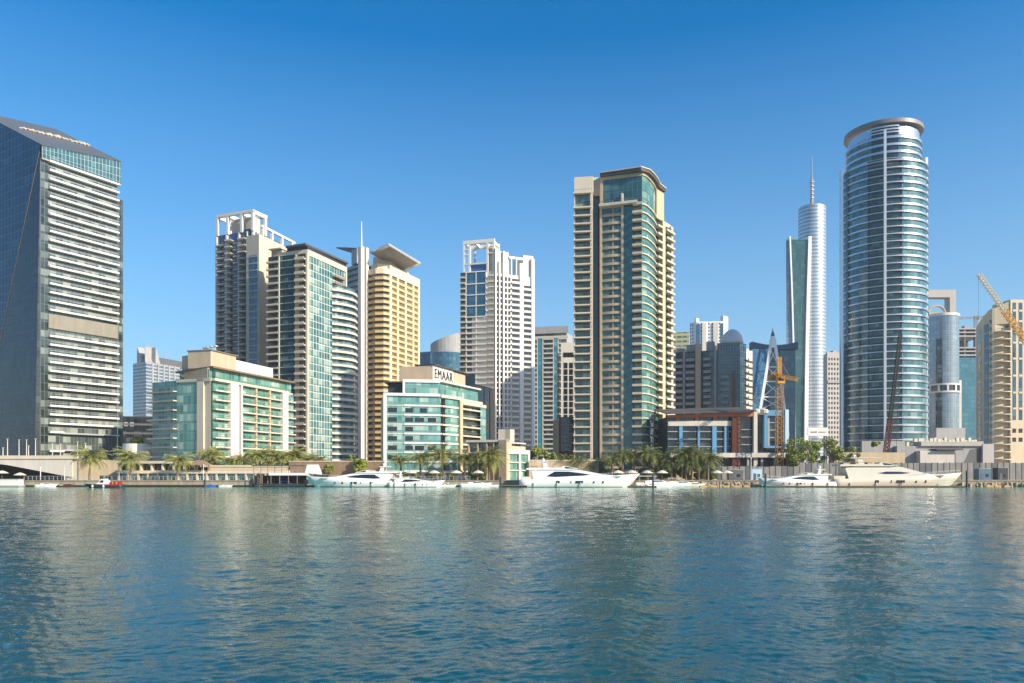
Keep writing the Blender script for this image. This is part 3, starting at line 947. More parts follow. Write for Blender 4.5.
# ------------------------------------------------------------------ 5. cream and teal tower with flat dark roof
def teal_tower():
    bl = Bld('roofed_apartment_tower', 'cream and teal glass tower with dark overhanging flat roof and white gridded side', 'tower', *W(310, 315))
    F = bl.P((267, 307), (307.6, 300))
    R = bl.P((307.6, 300), (346.5, 326.5))
    u = lambda px: bl.u(F, px)
    v = lambda px: bl.u(R, px)
    zt = bl.h(249.5, 300)
    zl = bl.h(256, 306)
    fh = 2.88
    b = B(); b.prism([F.at(u(279), -0.6), F.at(F.L, -0.9), R.at(R.L, -0.4), R.at(R.L, -14), F.at(u(279), -20)], 0, zt); bl.part('core', b, 'cream')
    b = B(); b.prism([F.at(0, -1.0), F.at(u(279), -1.0), F.at(u(279), -16), F.at(0, -16)], 0, zl - 0.2); bl.part('side_core', b, 'sand')
    b = B(); F.skin(b, 0, u(279), 0, zl, -0.8); bl.part('balcony_glazing', b, 'g_room')
    b = B(); F.skin(b, u(280), u(296), 0, zt - 1.4, 0.05); bl.part('curtain_wall', b, 'g_teal')
    b = B(); F.skin(b, u(296), F.L, 0, zt - 1.2, -0.8); bl.part('balcony_glazing', b, 'g_room')
    b = B(); F.strip(b, u(279), F.L + 0.0, -0.5, 0.2, zt - 1.4, zt + 0.05); bl.part('parapet', b, 'cream')
    for px in (278.7, 295.6):
        b = B(); F.strip(b, u(px), u(px) + 0.55, -0.8, 0.35, 0, zt - 1.4); bl.part('pier', b, 'cream')
    b = B(); F.strip(b, F.L - 0.75, F.L, -0.9, 0.3, 0, zt - 1.4); bl.part('pier', b, 'cream')
    zs = frange(1.5, zt - 2, fh)
    bl.rep('balcony', balc(F, 0, u(278.6), 0.6, par=0.35, rail=0.6, slab=0.35, n0=-0.7), ['cream', 'dgrey'], [q for q in zs if q < zl - 1])
    bl.rep('balcony', balc(F, u(296.4), u(306), 1.5, par=0.55, rail=0.35, slab=0.45, n0=-0.7, posts=False), ['cream', 'dgrey'], zs)
    bb = B(); F.strip(bb, u(280), u(295.5), 0.05, 0.16, 0, 0.28)
    bl.rep('floor_band', bb, 'offwhite', zs)
    # pavilion on the lower step
    b = B(); F.strip(b, 0.2, u(278), -9, -2.5, zl, zl + 3.2); bl.part('roof_pavilion', b, 'tan')
    b = B(); F.strip(b, -0.3, u(279), -9.5, -1.2, zl + 3.2, zl + 3.6); bl.part('pavilion_slab', b, 'cream')
    # roof
    z2 = bl.h(246.2, 300)
    b = B(); b.prism([F.at(u(287)), F.at(F.L), R.at(R.L), R.at(R.L, -12), F.at(u(287), -16)], zt + 0.05, z2 + 0.1); bl.part('roof_storey', b, 'charcoal')
    b = B(); b.prism([F.at(u(287), 1.0), F.at(F.L, 1.4), R.at(R.L, 1.0), R.at(R.L, -14), F.at(u(287), -18)], z2 + 0.1, z2 + 0.9); bl.part('roof_slab', b, 'roof')
    # right face
    b = B(); R.skin(b, 0.8, v(332), 0, zt - 2.2, 0.05); bl.part('curtain_wall', b, 'g_tealw')
    b = B(); R.skin(b, v(332), R.L - 0.8, 0, zt - 2.2, -0.2); bl.part('side_glazing', b, 'g_tealw')
    b = B(); R.strip(b, 0, R.L, -0.4, 0.3, zt - 2.2, zt + 0.03); bl.part('parapet', b, 'cream')
    b = B(); R.strip(b, 0.0, 0.8, -0.4, 0.3, 0, zt - 2.2); bl.part('pier', b, 'cream')
    b = B(); R.strip(b, R.L - 0.9, R.L, -0.4, 0.3, 0, zt - 2.2); bl.part('pier', b, 'cream')
    bl.rep('balcony', balc(R, v(332.5), v(343), 1.4, par=0.5, rail=0.4, slab=0.35, n0=-0.1), ['brown', 'dgrey'], [zt - 6.3, zt - 9.2])
    # rounded wing of long curved balconies
    ua = v(331.5)
    pts = []
    for k in range(11):
        f = k / 10
        pts.append(R.at(ua + f * (R.L + 0.5 - ua), 0.25 + 4.4 * math.sin(f * math.pi * 0.62) ** 0.8))
    pts.append(R.at(R.L + 3.5, 3.2))
    Wg = Path(pts)
    zw = bl.h(285, 318)
    b = B(); Wg.skin(b, 0, Wg.L, 0, zw, -0.9); bl.part('wing_glazing', b, 'g_teal')
    b = B(); b.prism([Wg.at(x, -1.05) for x in Wg.l] + [R.at(R.L + 3, -6), R.at(ua, -0.5)], 0, zw - 0.3); bl.part('wing_core', b, 'grey')
    bl.rep('wing_balcony', balc(Wg, 0, Wg.L, 0.15, par=0.5, rail=0.4, slab=0.45, n0=-0.8, posts=False), ['offwhite', 'steel'], [q for q in frange(1.5, zw, fh)])
    bl.done()
teal_tower()

# ------------------------------------------------------------------ 6. gold tower with fin and tilted roof
def gold_tower():
    bl = Bld('gold_tower', 'golden balcony tower with tilted flat roof canopy and tall white fin', 'tower', *W(392, 385))
    z = bl.h
    arc = [(367.5, 371), (376, 367.5), (383.5, 367.2), (389, 369)]
    F = bl.P(*arc)
    R = bl.P((389, 369), (419, 396))
    v = lambda px: bl.u(R, px)
    zt = z(274.5, 369)
    b = B(); b.prism([F.at(x, -0.9) for x in F.l] + [R.at(R.L, -0.4), R.at(R.L, -16), F.at(0, -24)], 0, zt); bl.part('core', b, 'gold')
    b = B(); F.skin(b, 0, F.L, 0, zt, -0.8); bl.part('balcony_glazing', b, 'g_gold')
    b = B(); R.skin(b, 0, R.L, 0, zt, -0.05); bl.part('side_glazing', b, 'g_gold')
    zs = frange(1.4, zt - 1, 2.9)
    bl.rep('balcony', balc(F, 0, F.L, 0.9, par=0.75, rail=0.3, slab=0.42, n0=-0.7, posts=False), ['gold', 'palegold'], zs)
    for p0, p1 in ((389, 391.2), (396.4, 398), (404.4, 406), (412, 413.4), (417.4, 419)):
        b = B(); R.strip(b, v(p0), v(p1), -0.3, 0.5, 0, zt); bl.part('pier', b, 'palegold')
    bb = B(); R.strip(bb, 0.3, R.L - 0.3, -0.1, 0.28, -0.45, 0.75)
    bl.rep('spandrel', bb, 'gold', zs)
    # stepped crown
    b = B(); F.strip(b, 0, F.L, -1.0, 0.5, zt, zt + 2.6); R.strip(b, 0, R.L, -1.0, 0.55, zt, zt + 4.4); bl.part('crown_parapet', b, 'palegold')
    z2 = z(255, 371)
    C1 = bl.P((371, 377), (377.5, 374), (391, 376.5), (409, 392))
    b = B(); b.prism([C1.at(x) for x in C1.l] + [C1.at(C1.L, -14), C1.at(0, -18)], zt, z(264, 375)); bl.part('crown_drum', b, 'palegold')
    C2 = bl.P((373, 380), (379, 377.5), (391, 380), (405, 393))
    b = B(); b.prism([C2.at(x) for x in C2.l] + [C2.at(C2.L, -12), C2.at(0, -15)], z(264, 375), z(256, 378)); bl.part('crown_drum', b, 'cream')
    # tilted roof plate: rises to the near corner
    P_ = [(370, 372, 251.5), (388.5, 362, 243), (421, 384, 262.5), (407, 398, 269.5)]
    c = []
    for px, dd, py in P_:
        x, y = W(px, dd)
        c.append((x - bl.x, y - bl.y, ZY(py, dd) - bl.z))
    cc = [Vector(q) for q in c]
    c[3] = tuple(cc[0] + cc[2] - cc[1] + Vector((0, 0, -0.5)))
    b = B(); b.mesh8([(x, y, q - 0.8) for x, y, q in c] + c); rf = bl.part('roof_plate', b, 'steel')
    b = B()
    ins = [Vector(q) for q in c]
    mid = sum(ins, Vector()) / 4
    b.mesh8([tuple(mid + (q - mid) * 0.8 + Vector((0, 0, -1.25))) for q in ins] + [tuple(mid + (q - mid) * 0.86 + Vector((0, 0, -0.82))) for q in ins])
    bl.part('roof_soffit', b, 'grey', rf)
    # white fin with mast
    Fn = bl.P((361, 371), (366.5, 369))
    b = B(); Fn.strip(b, 0, Fn.L, -1.5, 0.0, 0, z(248, 370)); bl.part('fin_wall', b, 'white')
    Fe = bl.P((359.6, 371), (362.6, 369))
    b = B(); Fe.strip(b, 0, Fe.L, -1, 0.9, 0, z(247, 370)); bl.part('fin_edge', b, 'white')
    q = Fe.at(Fe.L * 0.35, -0.5)
    b = B(); b.tube((*q, z(248, 370)), (*q, z(221, 370)), 0.42, 8, 0.16); bl.part('mast', b, 'whitemetal')
    # dark rear wing and sail canopy
    Wn = bl.P((338, 392), (359, 378))
    zw = z(267, 388)
    b = B(); b.prism([Wn.at(0), Wn.at(Wn.L), Wn.at(Wn.L, -14), Wn.at(0, -14)], 0, zw - 1); bl.part('rear_core', b, 'dgrey')
    b = B(); Wn.skin(b, 0, Wn.L, 0, zw - 1, 0.1); bl.part('rear_glazing', b, 'g_teal')
    bl.rep('rear_balcony', balc(Wn, 0, Wn.L, 1.0, par=0.4, rail=0.4, slab=0.35, n0=0.15, posts=False), ['grey', 'steel'], frange(1.4, zw - 2, 2.9))
    b = B(); Wn.strip(b, bl.u(Wn, 353.5), Wn.L, -6, 1.2, zw - 1, z(250, 380)); bl.part('lift_shaft', b, 'grey')
    x0, y0 = Wn.at(bl.u(Wn, 338), 1); x1, y1 = Wn.at(Wn.L, 1); x2, y2 = Wn.at(Wn.L, -6)
    b = B()
    za, zb_ = z(247.5, 392), z(250, 380)
    b.mesh8([(x0, y0, za - 0.6), (x1, y1, zb_ - 3.2), (x2, y2, zb_ - 3.2), (x0, y0, za), (x1, y1, zb_ + 0.3), (x2, y2, zb_ + 0.3)])
    bl.part('sail_canopy', b, 'dgrey')
    bl.done()
gold_tower()

# ------------------------------------------------------------------ 7. aqua office block with lettering
def emaar_block():
    bl = Bld('lettered_office_block', 'low aqua glass block with cream frame and large letters on its rooftop box', 'office building', *W(435, 238))
    z = bl.h
    F = bl.P((384, 221), (440, 224.5))
    R = bl.P((440, 224.5), (460, 233), (484, 247))
    u = lambda px: bl.u(F, px)
    v = lambda px: bl.u(R, px)
    zt = z(394, 222)
    fh = 2.78
    zs = [zt - 0.6 - fh * k for k in range(1, 9) if zt - 0.6 - fh * k > 0.3]
    b = B(); b.prism([F.at(0, -0.5), F.at(F.L, -0.7), R.at(R.l[1], -0.5), R.at(R.L, -0.5), R.at(R.L, -14), F.at(0, -22)], 0, zt - 0.1); bl.part('core', b, 'cream')
    b = B(); F.skin(b, 0.6, F.L, 0, zt, 0.0); bl.part('curtain_wall', b, 'g_aqua')
    b = B(); R.skin(b, 0, R.l[1], 0, zt - 0.4, -0.05); bl.part('curtain_wall', b, 'g_aqua')
    b = B(); R.skin(b, R.l[1], R.L, 0, zt - 1.4, -0.4); bl.part('balcony_glazing', b, 'g_room')
    b = B(); R.skin(b, v(478.5), R.L, 0, zt - 1.4, 0.7); bl.part('corner_glazing', b, 'g_aqua')
    b = B(); F.strip(b, -0.2, 0.75, -0.4, 0.6, 0, zt - 0.55); bl.part('frame_post', b, 'white')
    b = B(); F.strip(b, -0.2, F.L, -0.3, 0.62, zt - 0.55, zt + 0.25); bl.part('frame_beam', b, 'white')
    b = B(); R.strip(b, 0.0, R.l[1], -0.3, 0.6, zt - 0.8, zt + 0.1); bl.part('frame_beam', b, 'cream')
    for p0, p1 in ((457.8, 460.2),):
        b = B(); R.strip(b, v(p0), v(p1), -0.4, 1.0, 0, zt - 1.2); bl.part('pier', b, 'sand')
    b = B(); R.strip(b, v(460.3), R.L, -0.4, 0.9, zt - 2.1, zt - 1.2); bl.part('parapet', b, 'cream')
    bb = B(); F.strip(bb, u(404), F.L, 0.02, 0.30, -0.22, 0.28); R.strip(bb, 0, v(457.7), 0.02, 0.30, -0.22, 0.28)
    bl.rep('floor_band', bb, 'white', zs)
    bb = B(); F.strip(bb, u(386.4), u(403.8), 0.02, 0.12, -0.12, 0.1)
    bl.rep('sill_band', bb, 'offwhite', zs)
    for wa, wc, fl in ((388, 397, zs[1:7]), (405.5, 413, zs[1:6]), (415, 424, [zs[2], zs[5]]), (428, 436, [zs[2], zs[5]]), (420, 427, [zs[1]])):
        wb = B(); F.strip(wb, u(wa), u(wc), 0.02, 0.10, 0.75, 2.05)
        bl.rep('window_band', wb, 'yglass', fl)
    bl.rep('balcony', balc(R, v(438.5) if False else 0.3, v(447), 0.75, par=0.25, rail=0.7, slab=0.25, n0=0.05, posts=False), ['cream', 'dgrey'], zs)
    bl.rep('balcony', balc(R, v(460.6), v(478.3), 0.9, par=0.12, rail=0.85, slab=0.30, n0=-0.35), ['cream', 'dgrey'], zs)
    dk = B(); R.strip(dk, 0.4, v(445), 0.0, 0.10, 0.1, 2.3)
    bl.rep('balcony_door', dk, 'yglass', [q for q in zs])
    # penthouse
    P1 = bl.P((403.5, 227), (440, 229))
    P2 = bl.P((440, 229), (478, 252))
    z2 = z(381.5, 227)
    b = B(); P1.skin(b, 0.4, P1.L, zt, z2, -0.1); P2.skin(b, 0, P2.L, zt - 0.6, z2, -0.1); bl.part('penthouse_glazing', b, 'g_aqua')
    b = B(); b.prism([P1.at(0, -0.4), P1.at(P1.L, -0.5), P2.at(P2.L, -0.4), P2.at(P2.L, -8), P1.at(0, -12)], zt - 0.2, z2); bl.part('penthouse_core', b, 'sand')
    b = B(); P1.strip(b, -0.2, P1.L, -0.3, 0.35, z2 - 0.2, z2 + 0.7); P1.strip(b, -0.25, 0.4, -0.3, 0.36, zt + 0.3, z2 - 0.22); bl.part('penthouse_frame', b, 'white')
    b = B(); b.prism([P1.at(P1.L - 1, 0.2), P2.at(0.3, 1.0), P2.at(P2.L, 1.2), P2.at(P2.L, -8), P1.at(P1.L - 1, -9)], z2 + 0.02, z2 + 0.5); bl.part('roof_slab', b, 'offwhite')
    b = B(); L_ = bl.P((388, 232), (404, 232)); L_.strip(b, 0, L_.L, -6, 0, zt, z(383, 232)); bl.part('side_room', b, 'charcoal')
    b = B(); L_ = bl.P((384, 231), (404, 231)); L_.strip(b, 0, L_.L, -7, 0.6, z(383, 232), z(381.8, 232)); bl.part('side_slab', b, 'roof')
    # sign box
    B1 = bl.P((399.5, 234), (432.5, 233))
    B2 = bl.P((432.5, 233), (465, 255))
    z3 = z(365.2, 233)
    b = B(); B1.strip(b, 0, B1.L, -6, 0, z2 + 0.5, z3 - 0.3); bl.part('sign_box', b, 'tan')
    ub = bl.u(B2, 453)
    b = B(); B2.strip(b, 0.02, ub, -5, 0.15, z2 + 0.5, z3); sg = bl.part('sign_panel', b, 'white')
    b = B(); B2.strip(b, ub, B2.L, -5, 0.1, z2 + 0.5, z3 - 0.2); bl.part('sign_box', b, 'tan')
    b = B(); B2.strip(b, -0.3, B2.L + 0.6, -6, 0.9, z3 + 0.02, z3 + 0.4); bl.part('box_coping', b, 'roof')
    cu = bpy.data.curves.new('lettering', 'FONT')
    cu.body = 'EMAAR'
    cu.align_x = 'CENTER'
    cu.align_y = 'CENTER'
    cu.extrude = 0.10
    cu.offset = -0.004
    cu.space_character = 1.12
    cu.size = 1.0
    to = bpy.data.objects.new('lettering', cu)
    COL.objects.link(to)
    bpy.context.view_layer.update()
    me = bpy.data.meshes.new_from_object(to.evaluated_get(bpy.context.evaluated_depsgraph_get()))
    bpy.data.objects.remove(to)
    me.name = 'lettering'
    me.materials.clear()
    me.materials.append(M['charcoal'])
    u0 = bl.u(B2, 443)
    d_ = (B2.p[1] - B2.p[0]).normalized()
    o = link('lettering', me, sg, (*B2.at(u0, 0.30), (z2 + z3) / 2 + 0.35), 0)
    xs = max(q.co.x for q in me.vertices) - min(q.co.x for q in me.vertices)
    ysz = max(q.co.y for q in me.vertices) - min(q.co.y for q in me.vertices)
    wid = bl.u(B2, 451.8) - bl.u(B2, 434)
    o.rotation_euler = (rad(90), 0, math.atan2(d_.y, d_.x))
    o.scale = (wid / xs, 2.9 / ysz, 1)
    # raised script on the tan side: a row of strokes in relief
    bl.done()
emaar_block()


# ------------------------------------------------------------------ 8. dark blocks between the lettered block and the white tower
bl = Bld('glass_office_wing', 'dark smoked glass wing stepping down behind the aqua lettered block', 'building', *W(477, 290))
F = bl.P((462, 285), (475, 283), (494, 300))
b = B(); F.skin(b, 0, F.l[1], 0, bl.h(376, 285), 0.05); F.skin(b, F.l[1], F.L, 0, bl.h(387, 290), 0.05); bl.part('curtain_wall', b, 'g_black')
b = B(); b.prism([F.at(0), F.at(F.l[1]), F.at(F.l[1], -12), F.at(0, -12)], 0, bl.h(374, 285)); bl.part('tall_core', b, 'dgrey')
b = B(); b.prism([F.at(F.l[1]), F.at(F.L), F.at(F.L, -10), F.at(F.l[1], -10)], 0, bl.h(386, 290)); bl.part('low_core', b, 'dgrey')
for px in (484, 489.5):
    b = B(); uu = bl.u(F, px); F.strip(b, uu, uu + 0.5, 0.0, 0.3, 0, bl.h(387, 290)); bl.part('pier', b, 'grey')
bl.done()

bl = Bld('rounded_blue_tower', 'distant rounded blue glass tower with tan cap beside the gold tower', 'tower', *W(447, 640))
cx, cy = 0.0, 0.0
r = 15.0 / FP * 640
pts = [(r * 1.1 * math.cos(t), r * math.sin(t)) for t in [math.pi + k * math.pi / 14 for k in range(15)]]
F = Path(pts)
zt = bl.h(352, 630)
b = B(); F.skin(b, 0, F.L, 0, zt, 0); bl.part('curtain_wall', b, 'g_blue')
b = B(); b.prism(pts, zt, lambda x, y: zt + 8 + (x + r) * 0.36); bl.part('cap', b, 'grey')
bl.done()

bl = Bld('navy_office_tower', 'distant flat topped navy tower glimpsed between gold tower and blue rounded tower', 'tower', *W(425, 700))
F = bl.P((414, 700), (434, 690))
b = B(); F.skin(b, 0, F.L, 0, bl.h(352, 690), 0.05); bl.part('curtain_wall', b, 'g_navy')
b = B(); b.prism([F.at(0), F.at(F.L), F.at(F.L, -18), F.at(0, -18)], 0, bl.h(351, 690)); bl.part('core', b, 'blue')
bl.done()

# ------------------------------------------------------------------ 9. white tower with open rooftop frame
def white_tower():
    bl = Bld('white_tower', 'tall white residential tower with big blue windows and open rooftop frame', 'tower', *W(497, 400))
    z = bl.h
    F = bl.P((460, 390), (494.8, 385))
    R = bl.P((494.8, 385), (534, 394))
    u = lambda px: bl.u(F, px)
    v = lambda px: bl.u(R, px)
    zt = z(271, 387)
    zr = z(256, 392)
    ztop = z(239, 386)
    b = B(); b.prism([F.at(0, -0.8), F.at(F.L, -0.5), F.at(F.L, -16), F.at(0, -16)], 0, zt); bl.part('core', b, 'white')
    b = B(); b.prism([R.at(0.2, -0.4), R.at(R.L, -0.4), R.at(R.L, -16), R.at(0.2, -12)], 0, z(275, 388)); bl.part('side_core', b, 'white')
    b = B(); F.skin(b, 0, F.L, 0, zt - 0.2, -0.7); bl.part('balcony_glazing', b, 'g_black')
    zs = frange(1.8, zt - 1, 2.9)
    zmid = z(316, 387)
    b = B(); F.skin(b, u(467), u(485.5), zmid, zt - 0.4, 0.12); bl.part('blue_glazing', b, 'g_deepblue')
    for py in (283.5, 294.5, 305.5, 316.5, 271.5):
        b = B(); F.strip(b, u(465), u(488), 0.1, 0.4, z(py, 387) - 0.26, z(py, 387) + 0.26); bl.part('white_band', b, 'white')
    for px in (465.8, 475.8, 485.6):
        b = B(); F.strip(b, u(px), u(px) + 0.4, -0.5, 0.3, zmid, zt); bl.part('mullion_pier', b, 'white')
    for px in (465.8, 475.8):
        b = B(); F.strip(b, u(px), u(px) + 0.5, -0.6, 0.3, 0, zmid - 0.4); bl.part('mullion_pier', b, 'white')
    bl.rep('balcony', balc(F, 0, u(465.6), 0.9, par=0.35, rail=0.6, slab=0.35, n0=-0.6, posts=False), ['offwhite', 'steel'], zs)
    bl.rep('balcony', balc(F, u(466.4), u(488), 0.7, par=0.30, rail=0.4, slab=0.5, n0=-0.6, posts=False), ['white', 'steel'], [q for q in zs if q < zmid - 1])
    bl.rep('balcony', balc(F, u(488.2), u(494.0), 0.9, par=0.45, rail=0.5, slab=0.4, n0=-0.6, posts=False), ['cream', 'steel'], zs)
    # rooftop frame
    b = B()
    for px in (463, 468.5, 486.5, 492.6):
        F.strip(b, u(px), u(px) + 1.0, -1.1, 0.1, zt, ztop - 0.02)
        F.strip(b, u(px), u(px) + 0.9, -10, -9, zt, ztop - 0.02)
    for py, w_ in ((241.5, 1.6), (247.5, 0.5), (252.5, 0.5)):
        F.strip(b, u(463), u(469), -1.0, 0.13, z(py, 386) - w_, z(py, 386)) if py > 242 else F.strip(b, u(463), u(494.3), -1.12, 0.14, ztop - 1.8, ztop)
        F.strip(b, u(486.5), u(494.3), -1.0, 0.12, z(py, 386) - w_, z(py, 386)) if py > 242 else F.strip(b, u(463), u(494.3), -10.02, -9.03, ztop - 1.8, ztop)
    for px in (463.5, 473, 483, 491):
        F.strip(b, u(px), u(px) + 0.9, -9.0, -1.15, ztop - 1.5, ztop - 0.01)
    bl.part('rooftop_frame', b, 'white')
    b = B(); F.strip(b, u(486), u(494), -7, -1.6, zt, z(246, 387)); bl.part('plant_room', b, 'cream')
    b = B(); F.strip(b, u(469), u(486), -8, -0.8, zt - 0.1, z(264, 387)); bl.part('roof_room', b, 'blue')
    b = B(); F.strip(b, u(466), u(488), -0.6, 0.25, z(264, 387), z(262.6, 387)); bl.part('roof_rail', b, 'white')
    # right face: white walls with columns of punched windows and rounded balconies
    b = B(); R.strip(b, 0.0, R.L, -1.0, 0.0, 0, z(275, 389)); bl.part('side_wall', b, 'white')
    zw = [q for q in zs if q < z(280, 388)]
    for p0, p1, hh in ((496.4, 498.5, 2.1), (500.0, 502.2, 2.1), (504.6, 507.0, 2.0), (508.2, 510.4, 2.0)):
        wb = B(); R.strip(wb, v(p0), v(p1), -0.05, 0.03, 0.7, 0.7 + hh)
        bl.rep('window', wb, 'yglass', zw)
    dk = B(); R.strip(dk, v(512), v(518.5), -0.05, 0.03, 0.1, 2.3)
    bl.rep('balcony_door', dk, 'yglass', zw)
    dk = B(); R.strip(dk, v(523.6), v(530.4), -0.05, 0.05, 0.1, 2.3)
    bl.rep('balcony_door', dk, 'yglass', [q for q in zw if q < z(283, 388)])
    bl.rep('balcony', balc(R, v(511.5), v(519), 0.8, par=0.6, rail=0.25, slab=0.3, n0=0.02, posts=False), ['white', 'steel'], zw)
    bl.rep('balcony', balc(R, v(523.5), v(530.5), 0.8, par=0.6, rail=0.25, slab=0.3, n0=0.05, posts=False), ['white', 'steel'], [q for q in zw if q < z(283, 388)])
    for p0, p1, py in ((494.8, 496.2, 250), (498.6, 499.8, 262), (502.6, 504.2, 252), (519.3, 523.2, 262), (531, 534, 256)):
        b = B(); R.strip(b, v(p0), v(p1), -0.9, 0.75, 0, z(py, 388)); bl.part('pier', b, 'white')
    # stepped top
    b = B(); R.strip(b, v(496.5), v(509), -8, -0.5, z(275, 388), z(252, 388)); bl.part('roof_block', b, 'white')
    for px in (499, 503.5):
        b = B(); R.strip(b, v(px), v(px + 1.8), -0.52, -0.45, z(266, 388), z(262, 388)); bl.part('roof_window', b, 'yglass')
    b = B(); b.prism([R.at(v(524), -0.85), R.at(R.L, -0.85), R.at(R.L, -14), R.at(v(524), -14)], z(275, 390), zr + 0.6); bl.part('roof_wall', b, 'white')
    b = B(); R.strip(b, v(509), v(524), -1.5, 0.2, z(259, 389), z(256.5, 389)); R.strip(b, v(511), v(512), -1.4, 0.1, z(275, 389), z(259, 389)); R.strip(b, v(516), v(517), -1.4, 0.1, z(275, 389), z(259, 389))
    bl.part('roof_pergola', b, 'white')
    bl.done()
white_tower()

# ------------------------------------------------------------------ 10. grey tower with teal strips, white slab, low red block
bl = Bld('teal_striped_tower', 'grey balcony tower with two turquoise glass stripes behind central tower', 'tower', *W(553, 482))
F = bl.P((535, 474), (567, 470), (573, 480))
u = lambda px: bl.u(F, px)
zt = bl.h(333, 470)
b = B(); b.prism([F.at(0, -0.5), F.at(F.l[1], -0.5), F.at(F.L, -0.3), F.at(F.L, -16), F.at(0, -16)], 0, zt); bl.part('core', b, 'grey')
b = B(); F.skin(b, 0, F.l[1], 0, zt, -0.3); bl.part('balcony_glazing', b, 'g_smoke')
b = B(); F.skin(b, F.l[1], F.L, 0, bl.h(345, 470), 0.1); bl.part('side_wall', b, 'f_grey')
for p0, p1 in ((537.5, 543), (553.5, 558.2)):
    b = B(); F.skin(b, u(p0), u(p1), 0, zt - 3, 0.6); bl.part('glass_stripe', b, 'g_turq')
    for e in (p0, p1):
        b = B(); F.strip(b, u(e) - 0.25, u(e) + 0.25, -0.2, 0.75, 0, zt - 2); bl.part('pier', b, 'offwhite')
zs = frange(2, zt - 3, 3.0)
for p0, p1 in ((543.4, 553.2), (558.6, 567), (535, 537.2)):
    bl.rep('balcony', balc(F, u(p0), u(p1), 0.8, par=0.45, rail=0.4, slab=0.35, n0=-0.25, posts=False), ['offwhite', 'steel'], zs)
b = B(); F.strip(b, 0, F.l[1], -16, 1.0, zt, bl.h(326, 470)); bl.part('roof_slab', b, 'grey')
b = B(); F.strip(b, 0.0, F.l[1], -0.2, 0.9, zt - 3, zt - 1.6); bl.part('parapet', b, 'offwhite')
bl.done()

bl = Bld('white_slab_block', 'narrow off white slab block with two columns of dark windows', 'apartment block', *W(572, 350))
F = bl.P((556, 342), (561.5, 340), (592, 340))
u = lambda px: bl.u(F, px)
zt = bl.h(343, 340)
b = B(); b.prism([F.at(u(561)), F.at(F.L), F.at(F.L, -10), F.at(u(561), -10)], 0, zt); bl.part('wall', b, 'offwhite')
b = B(); b.prism([F.at(0, -0.6), F.at(u(561), -0.6), F.at(u(561), -8), F.at(0, -8)], 0, bl.h(353, 340)); bl.part('side_core', b, 'g_smoke')
zs = frange(20, bl.h(362, 340), 2.95)
bl.rep('balcony', balc(F, 0, u(560.8), 0.8, par=0.4, rail=0.5, slab=0.3, n0=-0.55), ['offwhite', 'dgrey'], frange(14, bl.h(354, 340), 2.95))
for p0, p1 in ((564, 567.6), (569.4, 573)):
    wb = B(); F.strip(wb, u(p0), u(p1), -0.04, 0.04, 0.0, 2.45)
    bl.rep('window', wb, 'yglass', zs)
b = B(); F.strip(b, u(563.5), u(574), -0.04, 0.05, bl.h(357, 340), bl.h(352.5, 340)); bl.part('attic_window', b, 'yglass')
bl.done()

bl = Bld('red_brick_block', 'low red brown block with dark glazed floors left of central tower', 'building', *W(567, 305))
F = bl.P((553, 300), (592, 299))
u = lambda px: bl.u(F, px)
b = B(); b.prism([F.at(u(559)), F.at(F.L), F.at(F.L, -10), F.at(u(559), -10)], 0, bl.h(417, 300)); bl.part('wall', b, 'redbrown')
b = B(); F.strip(b, 0, u(558.8), -9, 0.2, 0, bl.h(420, 300)); bl.part('pier', b, 'sand')
for py in (450, 441.5, 433, 424.5):
    b = B(); F.skin(b, u(561), u(573.5), bl.h(py, 300), bl.h(py - 7, 300), 0.06); bl.part('window_band', b, 'g_black')
    b = B(); F.strip(b, u(560.6), u(574), 0.02, 0.25, bl.h(py, 300) - 0.45, bl.h(py, 300) - 0.02); bl.part('floor_band', b, 'grey')
bl.done()

